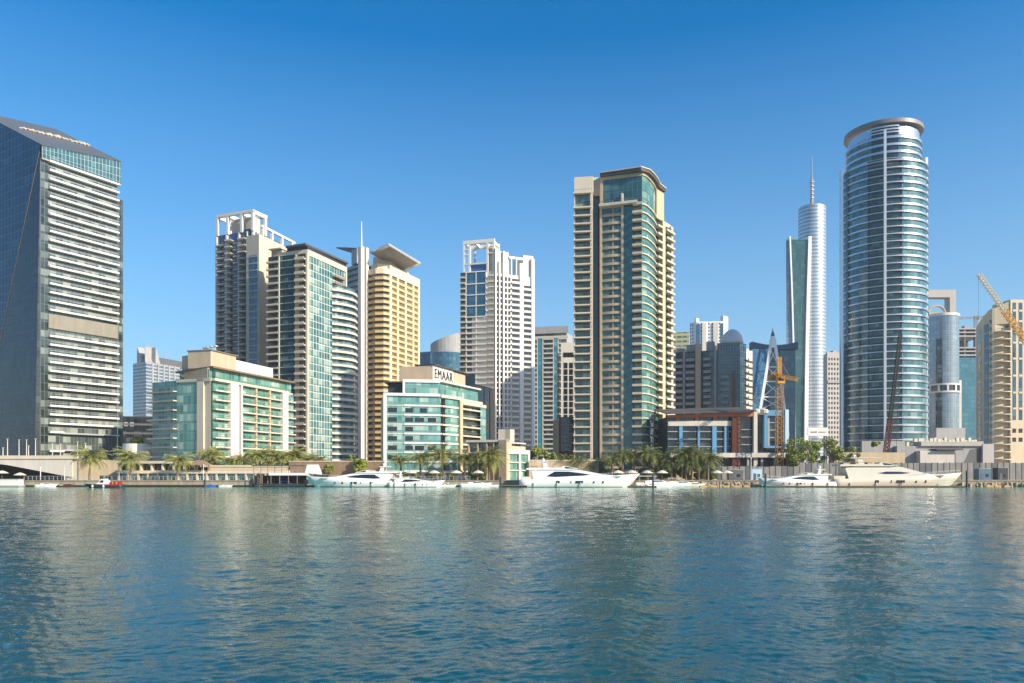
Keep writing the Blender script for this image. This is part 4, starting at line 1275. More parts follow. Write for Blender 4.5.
# ------------------------------------------------------------------ 11. central tower
def central_tower():
    bl = Bld('central_tower', 'tallest central tan tower with green glass, curved right face and dark curved roof', 'tower', *W(622, 272))
    z = bl.h
    F = bl.P((600, 259.5), (642, 255))
    R = bl.P((642, 255), (646.3, 256.6), (650.5, 260.2), (653.8, 264.2), (656, 268.6))
    Lf = bl.P((574, 259), (592.5, 258))
    R2 = bl.P((656, 268.6), (663.5, 273.5))
    R3 = bl.P((663.5, 273.5), (672, 279.5))
    u = lambda px: bl.u(F, px)
    fh = 2.80
    zt = z(178, 256)
    z1 = z(201, 256)
    # left block
    zl = z(192, 258)
    b = B(); b.prism([Lf.at(0, -0.9), Lf.at(Lf.L, -0.9), Lf.at(Lf.L, -14), Lf.at(0, -14)], 0, zl); bl.part('left_core', b, 'tan')
    b = B(); Lf.skin(b, 0.3, Lf.L - 0.3, 0, zl, -0.8); bl.part('balcony_glazing', b, 'g_greenroom')
    b = B(); Lf.strip(b, 0, 0.35, -0.8, 0.1, 0, zl); bl.part('pier', b, 'cream')
    b = B(); Lf.strip(b, Lf.L - 0.8, Lf.L, -0.8, 0.1, 0, zl); bl.part('pier', b, 'cream')
    b = B(); Lf.strip(b, 0.1, Lf.L + 0.2, -12, 0.12, zl, z(176.3, 258)); bl.part('left_top', b, 'cream')
    zs = frange(4.0, z1 + 1, fh)
    bl.rep('balcony', balc(Lf, -0.25, Lf.L - 0.3, 0.9, par=0.12, rail=0.9, slab=0.34, n0=-0.7), ['cream', 'dgrey'], [q for q in zs if q < zl - 1.5] + [zl - 0.1])
    # recess
    Rc = bl.P((592.5, 262), (600.5, 262))
    b = B(); Rc.skin(b, -0.5, Rc.L, 0, z(196, 262), -0.5); bl.part('recess_glazing', b, 'g_recess')
    b = B(); Rc.strip(b, -0.4, Rc.L, -8, -0.6, 0, z(177.5, 262)); bl.part('recess_core', b, 'cream')
    b = B(); Rc.strip(b, -0.4, Rc.L, -0.62, 0.2, z(196, 262), z(177.6, 262)); bl.part('recess_top', b, 'cream')
    # main body
    b = B(); b.prism([F.at(0, -0.9), F.at(F.L, -1.2)] + [R.at(x, -0.8) for x in R.l[1:]] + [R2.at(R2.L, -1.0), R3.at(R3.L, -1.0), R3.at(R3.L, -12), F.at(0, -20)], 0, z1 - 4); bl.part('core', b, 'tan')
    b = B(); b.prism([F.at(0.4, -0.6), F.at(F.L, -0.6)] + [R.at(x, -0.5) for x in R.l[1:]] + [R.at(R.L, -12), F.at(0.4, -14)], z1 - 4, z(173, 256)); bl.part('upper_core', b, 'sand')
    b = B(); F.skin(b, u(602), u(621.5), 0, z1, -0.12); bl.part('window_glazing', b, 'g_greenroom')
    b = B(); F.skin(b, u(623.3), u(633), 0, z(208, 256), 0.12); bl.part('blue_strip', b, 'g_tealblue')
    b = B(); F.skin(b, u(633), F.L, 0, z(206, 256), -0.8); bl.part('balcony_glazing', b, 'g_greenroom')
    for p0, w_ in ((599.9, 0.75), (621.3, 0.75)):
        b = B(); F.strip(b, u(p0), u(p0) + w_, -0.8, 0.35, 0, z1 + 0.2); bl.part('pier', b, 'sand')
    mid = u(612.5)
    bb = B()
    # gently bowed tan spandrel
    pts = [F.at(u(601.9) + (u(621.6) - u(601.9)) * k / 6, 0.12 + 0.38 * math.sin(math.pi * k / 6)) for k in range(7)]
    Bow = Path(pts)
    Bow.strip(bb, 0, Bow.L, -0.45, 0, -0.42, 0.42)
    F.strip(bb, mid, mid + 0.3, -0.2, 0.1, 0.43, 2.37)
    bl.rep('spandrel', bb, 'tan', [q for q in zs if q < z1 - 1])
    bl.rep('balcony', balc(F, u(633), F.L + 0.2, 1.5, par=0.30, rail=0.65, slab=0.45, n0=-0.7), ['cream', 'dgrey'], [q for q in zs if q < z(204, 256)])
    # curved face
    b = B(); R.skin(b, 0, R.L, 0, zt + 0.6, -0.1); bl.part('curved_glazing', b, 'g_green2')
    bb = B(); R.strip(bb, 0, R.L, -0.1, 0.35, -0.2, 0.18)
    bl.rep('curved_band', bb, 'cream', [q for q in zs if q < z(204, 256)])
    # rear balconies and piers
    b = B(); R2.skin(b, 0, R2.L, 0, z(219, 270), -0.8); bl.part('balcony_glazing', b, 'g_greenroom')
    b = B(); R3.skin(b, 0, R3.L, 0, z(225, 278), -0.8); bl.part('balcony_glazing', b, 'g_greenroom')
    bl.rep('balcony', balc(R2, 0, R2.L * 0.62, 1.0, par=0.3, rail=0.6, slab=0.4, n0=-0.7, posts=False), ['cream', 'dgrey'], [q for q in zs if q < z(219, 270)])
    bl.rep('balcony', balc(R3, 0.4, R3.L, 1.3, par=0.3, rail=0.6, slab=0.4, n0=-0.7, posts=False), ['cream', 'dgrey'], [q for q in zs if q < z(226, 278)])
    b = B(); R2.strip(b, R2.L * 0.62, R2.L, -2, 0.8, 0, z(219, 270)); bl.part('pier', b, 'sand')
    b = B(); R3.strip(b, R3.L * 0.80, R3.L + 0.3, -2, 0.4, 0, z(226, 278)); bl.part('pier', b, 'cream')
    b = B(); R2.strip(b, 0.1, R2.L, -6, 0.2, z(219, 270), z(187.5, 269)); bl.part('crown_pier', b, 'sand')
    b = B(); R3.strip(b, 0.0, R3.L, -6, -0.4, z(228, 278), z(224, 278)); bl.part('rear_parapet', b, 'cream')
    # crown
    b = B(); F.skin(b, u(603), F.L, z1 - 2.8, zt + 0.4, 0.0); bl.part('crown_glazing', b, 'g_crown')
    b = B(); F.strip(b, 0, u(603), -0.8, 0.2, z1, zt + 1.2); bl.part('crown_pier', b, 'sand')
    b = B(); F.strip(b, 0, F.L, -0.6, 0.25, zt + 0.4, z(173.6, 256)); R.strip(b, 0, R.L, -0.5, 0.25, zt + 0.6, z(173.6, 256)); bl.part('crown_beam', b, 'sand')
    te = bl.part('terrace', balc(F, 0.0, u(638), 1.9, par=0.35, rail=0.8, slab=0.5, n0=0.05), ['cream', 'dgrey'])
    te.location = (0, 0, z(203, 256))
    b = B(); F.strip(b, u(621.6), u(623.4), 0.05, 1.2, z(203, 256), z(193, 256)); bl.part('terrace_pier', b, 'cream')
    b = B()
    b.prism([F.at(0.2, 1.0), F.at(F.L * 0.5, 1.3), F.at(F.L, 1.7)] + [R.at(x, 1.3) for x in R.l[1:]] + [R2.at(R2.L, 0.9), R2.at(R2.L, -8), F.at(0.2, -16)], z(173.5, 256), z(168, 254))
    bl.part('roof_slab', b, 'roof')
    b = B()
    b.prism([F.at(0.2, 1.3), F.at(F.L * 0.5, 1.6), F.at(F.L, 2.0)] + [R.at(x, 1.6) for x in R.l[1:]] + [R2.at(R2.L, 1.2), R2.at(R2.L, -8), F.at(0.2, -16)], z(168, 254) + 0.01, z(167, 254))
    bl.part('roof_edge', b, 'cream')
    bl.done()
central_tower()

# ------------------------------------------------------------------ 12. domed block right of the central tower, its front coloured as in shade
def domed_block():
    bl = Bld('domed_block', 'balcony block with shade painted into its grey front, pale half dome on roof', 'apartment block', *W(710, 358))
    z = bl.h
    F = bl.P((672, 352), (718, 345), (740, 343))
    R = bl.P((740, 343), (753, 352))
    u = lambda px: bl.u(F, px)
    zt = z(350, 346)
    b = B(); b.prism([F.at(0, -1.2), F.at(F.l[1], -1.2), F.at(F.L, -0.6), R.at(R.L, -0.6), R.at(R.L, -14), F.at(0, -16)], 0, zt); bl.part('core', b, 'dgrey')
    b = B(); F.skin(b, 0, u(717), 0, zt - 0.2, -1.0); bl.part('balcony_glazing', b, 'g_teal')
    for p0, p1, py, m in ((673, 675.8, 351, 'grey'), (683, 685, 347, 'grey'), (695.5, 697, 342, 'tan'), (697, 701, 344, 'tan'), (714.5, 716.5, 346, 'grey')):
        b = B(); F.strip(b, u(p0), u(p1), -1.0, 0.9, 0, z(py, 346)); bl.part('pier', b, m)
    zs = frange(2, zt - 3, 2.9)
    for p0, p1 in ((676, 682.6), (686, 694.6), (703.5, 711), (720.5, 728.5)):
        L_ = zs if p0 < 715 else [q for q in zs if q < z(376, 345)]
        bl.rep('balcony', balc(F, u(p0), u(p1), 1.2, par=0.75, rail=0.2, slab=0.3, n0=-0.9 if p0 < 715 else 0.1, posts=False), ['grey', 'steel'], L_)  # grey front, cream lit side: shade put into the colours
    b = B(); F.skin(b, u(717.5), F.L, z(374, 345), z(343, 344), 0.2); bl.part('tower_glazing', b, 'g_greygrid')
    b = B(); F.skin(b, u(717.5), F.L, 0, z(374, 345), 0.0); bl.part('tower_glazing', b, 'g_teal')
    b = B(); F.strip(b, u(732), u(735.5), 0.0, 0.8, 0, z(373, 345)); bl.part('pier', b, 'brown')
    b = B(); F.strip(b, u(717), F.L, -12, 0.0, zt, z(342.8, 344)); bl.part('tower_top', b, 'grey')
    b = B(); R.skin(b, 0, R.L * 0.45, 0, z(343, 344), 0.1); bl.part('side_glazing', b, 'g_tealw')
    b = B(); R.strip(b, R.L * 0.45, R.L, -6, 0.0, 0, z(349, 348)); bl.part('side_wall', b, 'offwhite')
    bl.rep('side_balcony', balc(R, R.L * 0.45, R.L, 1.2, par=0.75, rail=0.2, slab=0.3, n0=0.05, posts=False), ['cream', 'steel'], [q for q in zs if q < z(352, 348)])
    for p0, p1, py in ((676, 683, 346), (686, 695, 343), (706, 714, 341)):
        b = B(); F.strip(b, u(p0), u(p1), -5, -1.5, zt, z(py, 346)); bl.part('roof_block', b, 'grey')
    # half dome
    b = B()
    c = F.at(u(733), -5)
    rr = (744 - 722) / 2 / FP * 350
    hh = z(330, 350) - z(343, 344)
    prof = [(rr * math.cos(t), z(343, 344) + hh * math.sin(t)) for t in [k * math.pi / 2 / 8 for k in range(8)]] + [(0.05, z(330, 350))]
    b.lathe(c[0], c[1], prof, 28)
    bl.part('dome', b, 'white', smooth=True)
    bl.done()
domed_block()

bl = Bld('white_winged_tower', 'distant white and blue tower with raised corner wings above domed block', 'tower', *W(708, 700))
d = 690
F = bl.P((690, d + 8), (697, d), (722, d - 2), (728, d + 4))
u = lambda px: bl.u(F, px)
b = B(); F.skin(b, 0, F.L, 0, bl.h(322, d), 0.1); bl.part('wall', b, 'f_white')
b = B(); b.prism([F.at(x) for x in F.l] + [F.at(F.L, -20), F.at(0, -20)], 0, bl.h(321.5, d)); bl.part('core', b, 'white')
for p0, p1 in ((696.8, 699.6), (720.6, 722.6)):
    b = B(); F.skin(b, u(p0), u(p1), 0, bl.h(324, d), 0.5); bl.part('glass_stripe', b, 'g_deepblue')
for p0, p1, py in ((695, 696.6, 318), (723, 727.5, 316)):
    b = B(); F.strip(b, u(p0), u(p1), -3, 0.6, 0, bl.h(py, d)); bl.part('wing_wall', b, 'white')
for p0, p1 in ((702, 706), (713, 718)):
    b = B(); F.strip(b, u(p0), u(p1), 0, 1.4, 0, bl.h(323, d)); bl.part('bay', b, 'offwhite')
bl.done()

bl = Bld('yellow_banded_block', 'distant pale yellow green banded block beside the central tower', 'building', *W(680, 560))
F = bl.P((666, 560), (689, 556))
b = B(); F.skin(b, 0, F.L, 0, bl.h(332, 556), 0.05); bl.part('wall', b, 'f_yellow')
b = B(); b.prism([F.at(0), F.at(F.L), F.at(F.L, -20), F.at(0, -20)], 0, bl.h(331.5, 556)); bl.part('core', b, 'sand')
bl.done()

# ------------------------------------------------------------------ 13. blue glass box with white A-frame and spire
def aframe():
    bl = Bld('spired_office_tower', 'blue glass office tower behind a white crossed A-frame ending in dark spire', 'office building', *W(774, 330))
    z = bl.h
    d = 312
    F = bl.P((752.5, 322), (795.4, 322))
    zt = z(350, 322)
    b = B(); F.skin(b, 0, F.L, 0, zt, 0.05); bl.part('curtain_wall', b, 'g_blue')
    b = B(); b.prism([F.at(0), F.at(F.L), F.at(F.L, -16), F.at(9, -16)], 0, zt); bl.part('core', b, 'blue')
    Sd = bl.P((752.2, 321.5), (764, 318))
    b = B()
    Sd2 = bl.P((752.5, 319), (768, 319))
    zl = z(349, 319)
    q = [(*Sd2.at(0), 0), (*Sd2.at(bl.u(Sd2, 757)), 0), (*Sd2.at(bl.u(Sd2, 768)), zl), (*Sd2.at(0), zl)]
    b.face(q, 0, [(0, 0), (3, 0), (7, zl), (0, zl)])
    bl.part('leaning_glazing', b, 'g_skyblue')
    # winged roof cap
    b = B()
    pts = [F.at(-0.6 + (F.L + 1.2) * k / 10, 1.5) for k in range(11)]
    i = []
    for k, (x, y) in enumerate(pts):
        t = abs(k - 5) / 5
        i.append((x, y, z(350, 322) + 0.05, z(345.5 - 3.5 * t ** 2, 322)))
    for (x0, y0, a0, c0), (x1, y1, a1, c1) in zip(i, i[1:]):
        b.mesh8([(x0, y0, a0), (x1, y1, a1), (x1, y1 + 4, a1), (x0, y0 + 4, a0), (x0, y0, c0), (x1, y1, c1), (x1, y1 + 4, c1), (x0, y0 + 4, c0)])
    bl.part('winged_cap', b, 'navycap')
    # A-frame
    def P(px, py, dd=d):
        x, y = W(px, dd)
        return (x - bl.x, y - bl.y, z(py, dd))
    def leg(a, c, wd):
        bb = B()
        a, c = Vector(a), Vector(c)
        wv = Vector((wd / 2, 0, 0))
        dv = Vector((0, wd * 0.5, 0))
        bb.mesh8([tuple(a - wv), tuple(a + wv), tuple(a + wv + dv), tuple(a - wv + dv), tuple(c - wv), tuple(c + wv), tuple(c + wv + dv), tuple(c - wv + dv)])
        return bb
    bl.part('frame_leg', leg(P(759, 418), P(772, 338), 1.15), 'whitemetal')
    bl.part('frame_leg', leg(P(788.5, 436), P(774.5, 338), 1.15), 'whitemetal')
    def edge(py):
        f = (py - 338) / 80.0
        return 772 - 13 * f, 774.5 + 14 * (py - 338) / 98.0
    b = B()
    for py in (347, 367, 381.5, 397):
        a, c = edge(py)
        b.tube(P(a, py, d + 0.3), P(c, py, d + 0.3), 0.26)
    for y0, y1 in ((349, 366), (367, 381), (382, 397), (398, 410)):
        a0, c0 = edge(y0)
        a1, c1 = edge(y1)
        b.tube(P(a0, y0, d + 0.6), P(c1, y1, d + 0.6), 0.16)
        b.tube(P(c0, y0, d + 0.9), P(a1, y1, d + 0.9), 0.16)
    bl.part('cross_bracing', b, 'whitemetal')
    b = B()
    x, y, zz = P(773.2, 345)
    b.mesh8([(x - 1.0, y - 0.1, zz - 1), (x + 1.0, y - 0.1, zz - 1), (x + 1.0, y + 1.4, zz - 1), (x - 1.0, y + 1.4, zz - 1),
             (x - 0.55, y - 0.1, z(336, d)), (x + 0.55, y - 0.1, z(336, d)), (x + 0.55, y + 1.4, z(336, d)), (x - 0.55, y + 1.4, z(336, d))])
    bl.part('apex_block', b, 'whitemetal')
    b = B()
    b.lathe(x, y + 0.6, [(0.9, z(336, d)), (0.75, z(334, d)), (0.25, z(331, d)), (0.06, z(327.5, d))], 10)
    bl.part('spire', b, 'navycap')
    bl.done()
aframe()

# ------------------------------------------------------------------ 14. red-brown and blue retail block
def red_block():
    bl = Bld('red_retail_block', 'red brown and blue glazed retail block under a sloping dark roof', 'building', *W(712, 262))
    z = bl.h
    d = 248
    F = bl.P((668, d), (754, d))
    u = lambda px: bl.u(F, px)
    z0, zt = z(456, d), z(418, d)
    b = B(); b.prism([F.at(0, -0.9), F.at(F.L, -0.9), F.at(F.L, -16), F.at(0, -16)], 0, zt + 0.5); bl.part('core', b, 'charcoal')
    b = B(); F.skin(b, 0, F.L, z0, zt + 0.6, -0.8); bl.part('glazing', b, 'g_black')
    b = B(); F.strip(b, 0, u(731), -0.8, 0.6, z(426, d), z(421, d)); bl.part('white_band', b, 'offwhite')
    for py in (432, 439.5, 447):
        b = B(); F.strip(b, 0, u(730.8), -0.8, 0.2, z(py, d), z(py, d) + 0.28); bl.part('floor_band', b, 'grey')
        b = B(); F.strip(b, u(739.3), u(753), -0.8, 0.2, z(py - 2, d), z(py - 2, d) + 0.28); bl.part('floor_band', b, 'grey')
    for p0, p1 in ((679, 682.3), (697.5, 699.5), (712, 716.3), (724, 726)):
        b = B(); F.strip(b, u(p0), u(p1), -0.8, 0.5, z0, z(426.3, d)); bl.part('blue_pier', b, 'blueframe')
    for p0, p1 in ((675, 679.5), (695, 698.5), (713, 717)):
        b = B(); F.strip(b, u(p0), u(p1), -0.8, 0.3, z(420.8, d), z(415, d)); bl.part('pier', b, 'terracotta')
    b = B(); F.strip(b, u(731.2), u(739), -2, 1.2, 0, z(417, d)); bl.part('red_pillar', b, 'redbrown')
    # fascia rising beneath the roof
    b = B()
    a0, a1 = F.at(0, 0.9), F.at(F.L, 0.9)
    c0, c1 = F.at(0, -1), F.at(F.L, -1)
    b.mesh8([(*a0, z(418, d)), (*a1, z(416.5, d)), (*c1, z(416.5, d)), (*c0, z(418, d)), (*a0, z(415.2, d)), (*a1, z(412, d)), (*c1, z(412, d)), (*c0, z(415.2, d))])
    bl.part('fascia', b, 'terracotta')
    b = B()
    a0, a1 = F.at(-1, 3.0), F.at(F.L, 3.0)
    c0, c1 = F.at(-1, -18), F.at(F.L, -18)
    b.mesh8([(*a0, z(415, d)), (*a1, z(412, d)), (*c1, z(408.5, 268)), (*c0, z(411, 268)), (*a0, z(414.2, d)), (*a1, z(411.2, d)), (*c1, z(407.5, 268)), (*c0, z(410, 268))])
    bl.part('roof', b, 'roof')
    b = B(); F.strip(b, u(752.8), u(756.5), -3, 1.0, 0, z(412, d)); bl.part('white_pillar', b, 'offwhite')
    E_ = bl.P((752, 250), (797, 250))
    b = B(); E_.strip(b, -28, E_.L, -6, 4.0, z(457.5, d), z(453, d)); bl.part('podium_slab', b, 'offwhite')
    # blue framed bay to the right
    Q = bl.P((757, 251), (787, 251))
    q = lambda px: bl.u(Q, px)
    b = B(); b.prism([Q.at(0, -0.6), Q.at(Q.L, -0.6), Q.at(Q.L, -12), Q.at(0, -12)], 0, z(411, 251)); bl.part('bay_core', b, 'blue')
    b = B(); Q.skin(b, 0, Q.L, z0, z(411, 251), -0.4); bl.part('bay_glazing', b, 'g_black')
    b = B(); Q.strip(b, q(763), q(787), -0.5, 1.4, z(416, 251), z(410.5, 251)); Q.strip(b, q(763), q(766), -0.5, 1.38, z(448, 251), z(416.02, 251)); Q.strip(b, q(763.02), q(783), -0.5, 1.36, z(448, 251), z(446, 251))
    bl.part('blue_frame', b, 'blueframe')
    b = B(); Q.strip(b, q(767), q(769), -0.4, 0.6, z(445.9, 251), z(416.1, 251)); bl.part('inner_frame', b, 'grey')
    for py in (423, 430.5, 438):
        b = B(); Q.strip(b, q(769), q(783), -0.4, 0.2, z(py, 251), z(py, 251) + 0.3); bl.part('floor_band', b, 'grey')
    b = B(); Q.strip(b, q(783.2), q(786.6), -2, 2.0, z(448.5, 251), z(410, 251)); bl.part('white_panel', b, 'paleblue')
    # undercroft
    b = B(); E_.strip(b, -28, E_.L - 1, -5, 2.0, 0, z(457.6, d)); bl.part('undercroft', b, 'charcoal')
    for px in (744, 758, 771, 784, 794):
        b = B(); uu = bl.u(E_, px); E_.strip(b, uu, uu + 0.7, 2.02, 3.2, 0, z(457.6, d)); bl.part('column', b, 'grey')
    b = B()
    x, y = Q.at(q(759), 1)
    for k in range(5):
        a = -1.2 + 0.6 * k
        b.lathe(x + a, y + 0.5 * math.sin(k), [(0.4, z(415, 251)), (1.4, z(413.5, 251)), (1.5, z(411.5, 251) + 0.3 * math.sin(k * 2)), (0.9, z(409.5, 251)), (0.1, z(408.8, 251))], 10)
    bl.part('roof_pod', b, 'offwhite')
    bl.done()
red_block()


# ------------------------------------------------------------------ 15. far slender tower with white fins, pale cylinder and mast
def finned_tower():
    bl = Bld('finned_tower', 'distant slender white cylinder tower with green glass wing, curved fins and mast', 'tower', *W(810, 720))
    z = bl.h
    d = 700
    k_ = d / FP
    r = 13.3 * k_
    cx, cy = W(812, d + r)
    cx -= bl.x; cy -= bl.y
    zt = z(204, d)
    pts = [(cx + r * math.cos(t), cy + r * math.sin(t)) for t in [math.pi + k * math.pi / 24 for k in range(-6, 31)]]
    F = Path(pts)
    b = B(); F.skin(b, 0, F.L, 0, zt, 0); bl.part('cylinder_skin', b, 'g_strip')
    b = B(); b.lathe(cx, cy, [(r - 1, zt - 3), (r - 1, zt + 1.0), (r - 2.5, zt + 1.0), (r - 2.5, zt - 0.5), (0.5, zt - 0.4)], 30); bl.part('roof_rim', b, 'tan')
    zm = z(152, d)
    mx, my = cx - 2.4 * k_, cy - r * 0.4
    b = B(); b.tube((mx, my, zt), (mx, my, z(176, d)), 1.5, 8, 1.2); b.tube((mx, my, z(176, d)), (mx, my, zm), 0.8, 8, 0.35); ma = bl.part('mast', b, 'grey')
    for py in (180, 184, 188, 192, 196):
        b = B(); b.lathe(mx, my, [(1.4, z(py, d)), (2.2, z(py, d) + 0.3), (2.2, z(py, d) + 1.2), (1.4, z(py, d) + 1.4)], 10); bl.part('mast_ring', b, 'steel', ma)
    # rectangular wing in front, splayed white fins
    zw = z(243, d)
    dd = 690
    def X(px, de=dd):
        return W(px, de)[0] - bl.x
    yf = dd - bl.y
    b = B()
    b.prism([(X(787), yf + 2), (X(806), yf + 2), (X(804), yf + 26), (X(798), yf + 26)], 0, zw - 0.5)
    bl.part('wing_core', b, 'grey')
    b = B()
    n = 16
    lf = lambda t: 786.6 + 2.2 * math.sin(math.pi * t) * 0 + (1.6 if t > 0.9 else 0) * (t - 0.9) * 10
    fa = lambda t: 793.3 - 4.6 * t ** 2.2      # left fin: bottom to top
    fb = lambda t: 803.6 + 4.2 * t ** 2.0
    for k in range(n):
        t0, t1 = k / n, (k + 1) / n
        b.face([(X(fa(t0)), yf - 0.4, zw * t0), (X(fb(t0)), yf - 0.4, zw * t0), (X(fb(t1)), yf - 0.4, zw * t1), (X(fa(t1)), yf - 0.4, zw * t1)], 0,
               [(fa(t0), zw * t0), (fb(t0), zw * t0), (fb(t1), zw * t1), (fa(t1), zw * t1)])
    bl.part('green_glazing', b, 'g_greent')
    for f, wpx in ((fa, 1.7), (fb, 4.0)):
        b = B()
        for k in range(n):
            t0, t1 = k / n, (k + 1) / n
            wa, wb_ = (wpx * (1 - 0.2 * t0), wpx * (1 - 0.2 * t1))
            zz0, zz1 = zw * t0, zw * t1 * (1.012 if k == n - 1 else 1)
            b.mesh8([(X(f(t0)), yf - 2, zz0), (X(f(t0) + wa), yf - 2, zz0), (X(f(t0) + wa), yf + 6, zz0), (X(f(t0)), yf + 6, zz0),
                     (X(f(t1)), yf - 2, zz1), (X(f(t1) + wb_), yf - 2, zz1), (X(f(t1) + wb_), yf + 6, zz1), (X(f(t1)), yf + 6, zz1)])
        bl.part('fin', b, 'whitemetal')
    b = B()
    for k in range(n):
        t0, t1 = k / n, (k + 1) / n
        g = lambda t: 786.2 + (0.9 * t ** 4)
        b.face([(X(g(t0)), yf, zw * t0), (X(fa(t0)), yf, zw * t0), (X(fa(t1)), yf, zw * t1), (X(g(t1)), yf, zw * t1)], 0,
               [(0, zw * t0), (7, zw * t0), (7, zw * t1), (0, zw * t1)])
    bl.part('left_glazing', b, 'g_far')
    bl.done()
finned_tower()

bl = Bld('grey_punched_block', 'plain grey residential block with small windows left of the round tower', 'apartment block', *W(835, 470))
F = bl.P((826, 460), (846, 462))
u = lambda px: bl.u(F, px)
b = B(); b.prism([F.at(u(827.2)), F.at(F.L), F.at(F.L, -14), F.at(u(836), -14)], 0, bl.h(352, 460)); bl.part('wall', b, 'offgrey')
zs = frange(8, bl.h(358, 460), 3.0)
for px in (828.4, 831.2, 834.0, 837, 840):
    wb = B(); F.strip(wb, u(px), u(px) + 0.95, -0.05, 0.06, 0, 1.5)
    bl.rep('window', wb, 'yglass', zs)
b = B(); F.strip(b, u(827.2), F.L, 0.0, 0.7, bl.h(383, 460), bl.h(380.5, 460)); bl.part('transfer_band', b, 'grey')
b = B(); F.strip(b, u(834), u(838), -4, -1, bl.h(352, 460), bl.h(350, 460)); bl.part('roof_room', b, 'grey')
bl.done()

# ------------------------------------------------------------------ 16. big round tower
def round_tower():
    bl = Bld('round_tower', 'huge round tower with white bands, ring roof and pole up its dark centre', 'tower', *W(883, 304))
    z = bl.h
    c = Vector((0, 0))
    t = Vector((math.cos(rad(-9)), math.sin(rad(-9))))
    n = Vector((t.y, -t.x))
    A_, B_ = 15.8, 15.0
    def ell(ph, k=1.0, e=0.0):
        v = t * ((A_ * k + e) * math.cos(ph)) + n * ((B_ * k + e) * math.sin(ph))
        return (v.x, v.y)
    N_ = 72
    front = [math.pi - math.pi * k / 36 for k in range(-4, 41)]           # left to right across the near side
    F = Path([ell(p) for p in front])
    zt = z(160, 289)
    b = B(); b.prism([ell(2 * math.pi * k / N_, 1, -0.6) for k in range(N_)], 0, zt - 0.5); bl.part('core', b, 'grey')
    uu = lambda px: bl.u(F, px)
    uL, uR = 0.0, F.L
    m0, m1, pl = None, None, None
    # columns of the image crossed along the near side
    def at_px(px):
        best, bu_ = 1e9, 0
        for k in range(600):
            q = F.L * k / 599
            x, y = F.at(q)
            if y > 1.0:
                continue
            e = abs((x + bl.x) / (y + bl.y) * FP + 512 - px)
            if e < best:
                best, bu_ = e, q
        return bu_
    m0, m1, pl = at_px(868), at_px(902), at_px(885)
    b = B(); F.skin(b, 0, m0, 0, zt, 0); F.skin(b, m1, F.L, 0, zt, 0); bl.part('curtain_wall', b, 'g_round')
    b = B(); F.skin(b, m0, m1, 0, zt - 1, -0.5); bl.part('dark_centre_glazing', b, 'g_teal')
    zs = frange(3.5, zt + 0.5, 2.84)
    bb = B(); F.strip(bb, 0, m0, 0.0, 0.5, -0.30, 0.34)
    bl.rep('white_band', bb, 'bandmetal', zs)
    bb = B(); F.strip(bb, m1, F.L, 0.0, 0.5, -0.36, 0.42)
    bl.rep('white_band', bb, 'bandmetal', zs)
    bb = B(); F.strip(bb, m0 + 0.05, m1 - 0.05, -0.4, 0.55, -0.18, 0.16); F.strip(bb, m0 + 0.05, m1 - 0.05, 0.42, 0.52, 0.16, 0.7, 1)
    bl.rep('centre_balcony', bb, ['steel', 'charcoal'], zs)
    b = B(); F.strip(b, pl - 0.42, pl + 0.42, 0.5, 1.4, 0, z(127, 287)); bl.part('centre_pole', b, 'whitemetal')
    # side blades
    for px, dd, py in ((841.6, 302, 169), (926, 298, 158)):
        x, y = W(px, dd)
        b = B(); x -= bl.x; y -= bl.y
        b.box(x - 0.45, x + 0.45, y - 0.6, y + 0.9, 0, z(py, dd)); bl.part('side_blade', b, 'steel')
    # upper drum
    k2 = 0.86
    G = Path([ell(p, k2) for p in front])
    zd = z(133, 290)
    b = B(); G.skin(b, 0, G.L, zt, zd, 0); bl.part('upper_glazing', b, 'g_round')
    b = B(); b.prism([ell(2 * math.pi * k / N_, k2, -0.5) for k in range(N_)], zt - 0.5, z(124, 290)); bl.part('upper_core', b, 'bandmetal')
    for q in frange(zt + 1.4, zd, 2.84):
        b = B(); G.strip(b, 0, G.L, 0.0, 0.5, -0.42 + q, 0.46 + q); bl.part('upper_band', b, 'bandmetal')
    b = B(); F.strip(b, 0, F.L, -3.5, 0.3, zt + 0.01, zt + 0.5); bl.part('terrace_ledge', b, 'bandmetal')
    gm0, gm1 = m0 * G.L / F.L, m1 * G.L / F.L
    b = B(); G.skin(b, gm0 * 1.03, gm1 * 0.99, zt + 0.5, z(123, 290), 0.1); bl.part('upper_centre_glazing', b, 'g_black')
    for py in (124.5, 127.5, 130.5):
        b = B(); G.strip(b, gm0 * 1.03, gm1 * 0.99, 0.12, 0.6, z(py, 290) - 0.25, z(py, 290) + 0.25); bl.part('louvre', b, 'steel')
    # ring roof
    b = B()
    z0, z1 = z(121.2, 290), z(117.3, 290)
    ro = [ell(2 * math.pi * k / N_, k2, 1.0) for k in range(N_)]
    ri = [ell(2 * math.pi * k / N_, k2, -2.4) for k in range(N_)]
    i0 = len(b.v)
    for ring, q in ((ro, z0), (ro, z1), (ri, z1), (ri, z0)):
        b.v += [(x, y, q) for x, y in ring]
    for a in range(4):
        a2 = (a + 1) % 4
        for k in range(N_):
            k2_ = (k + 1) % N_
            b.f.append((a * N_ + k, a * N_ + k2_, a2 * N_ + k2_, a2 * N_ + k)); b.m.append(0); b.uv.append(None)
    bl.part('ring_roof', b, 'ringmetal')
    bl.done()
round_tower()

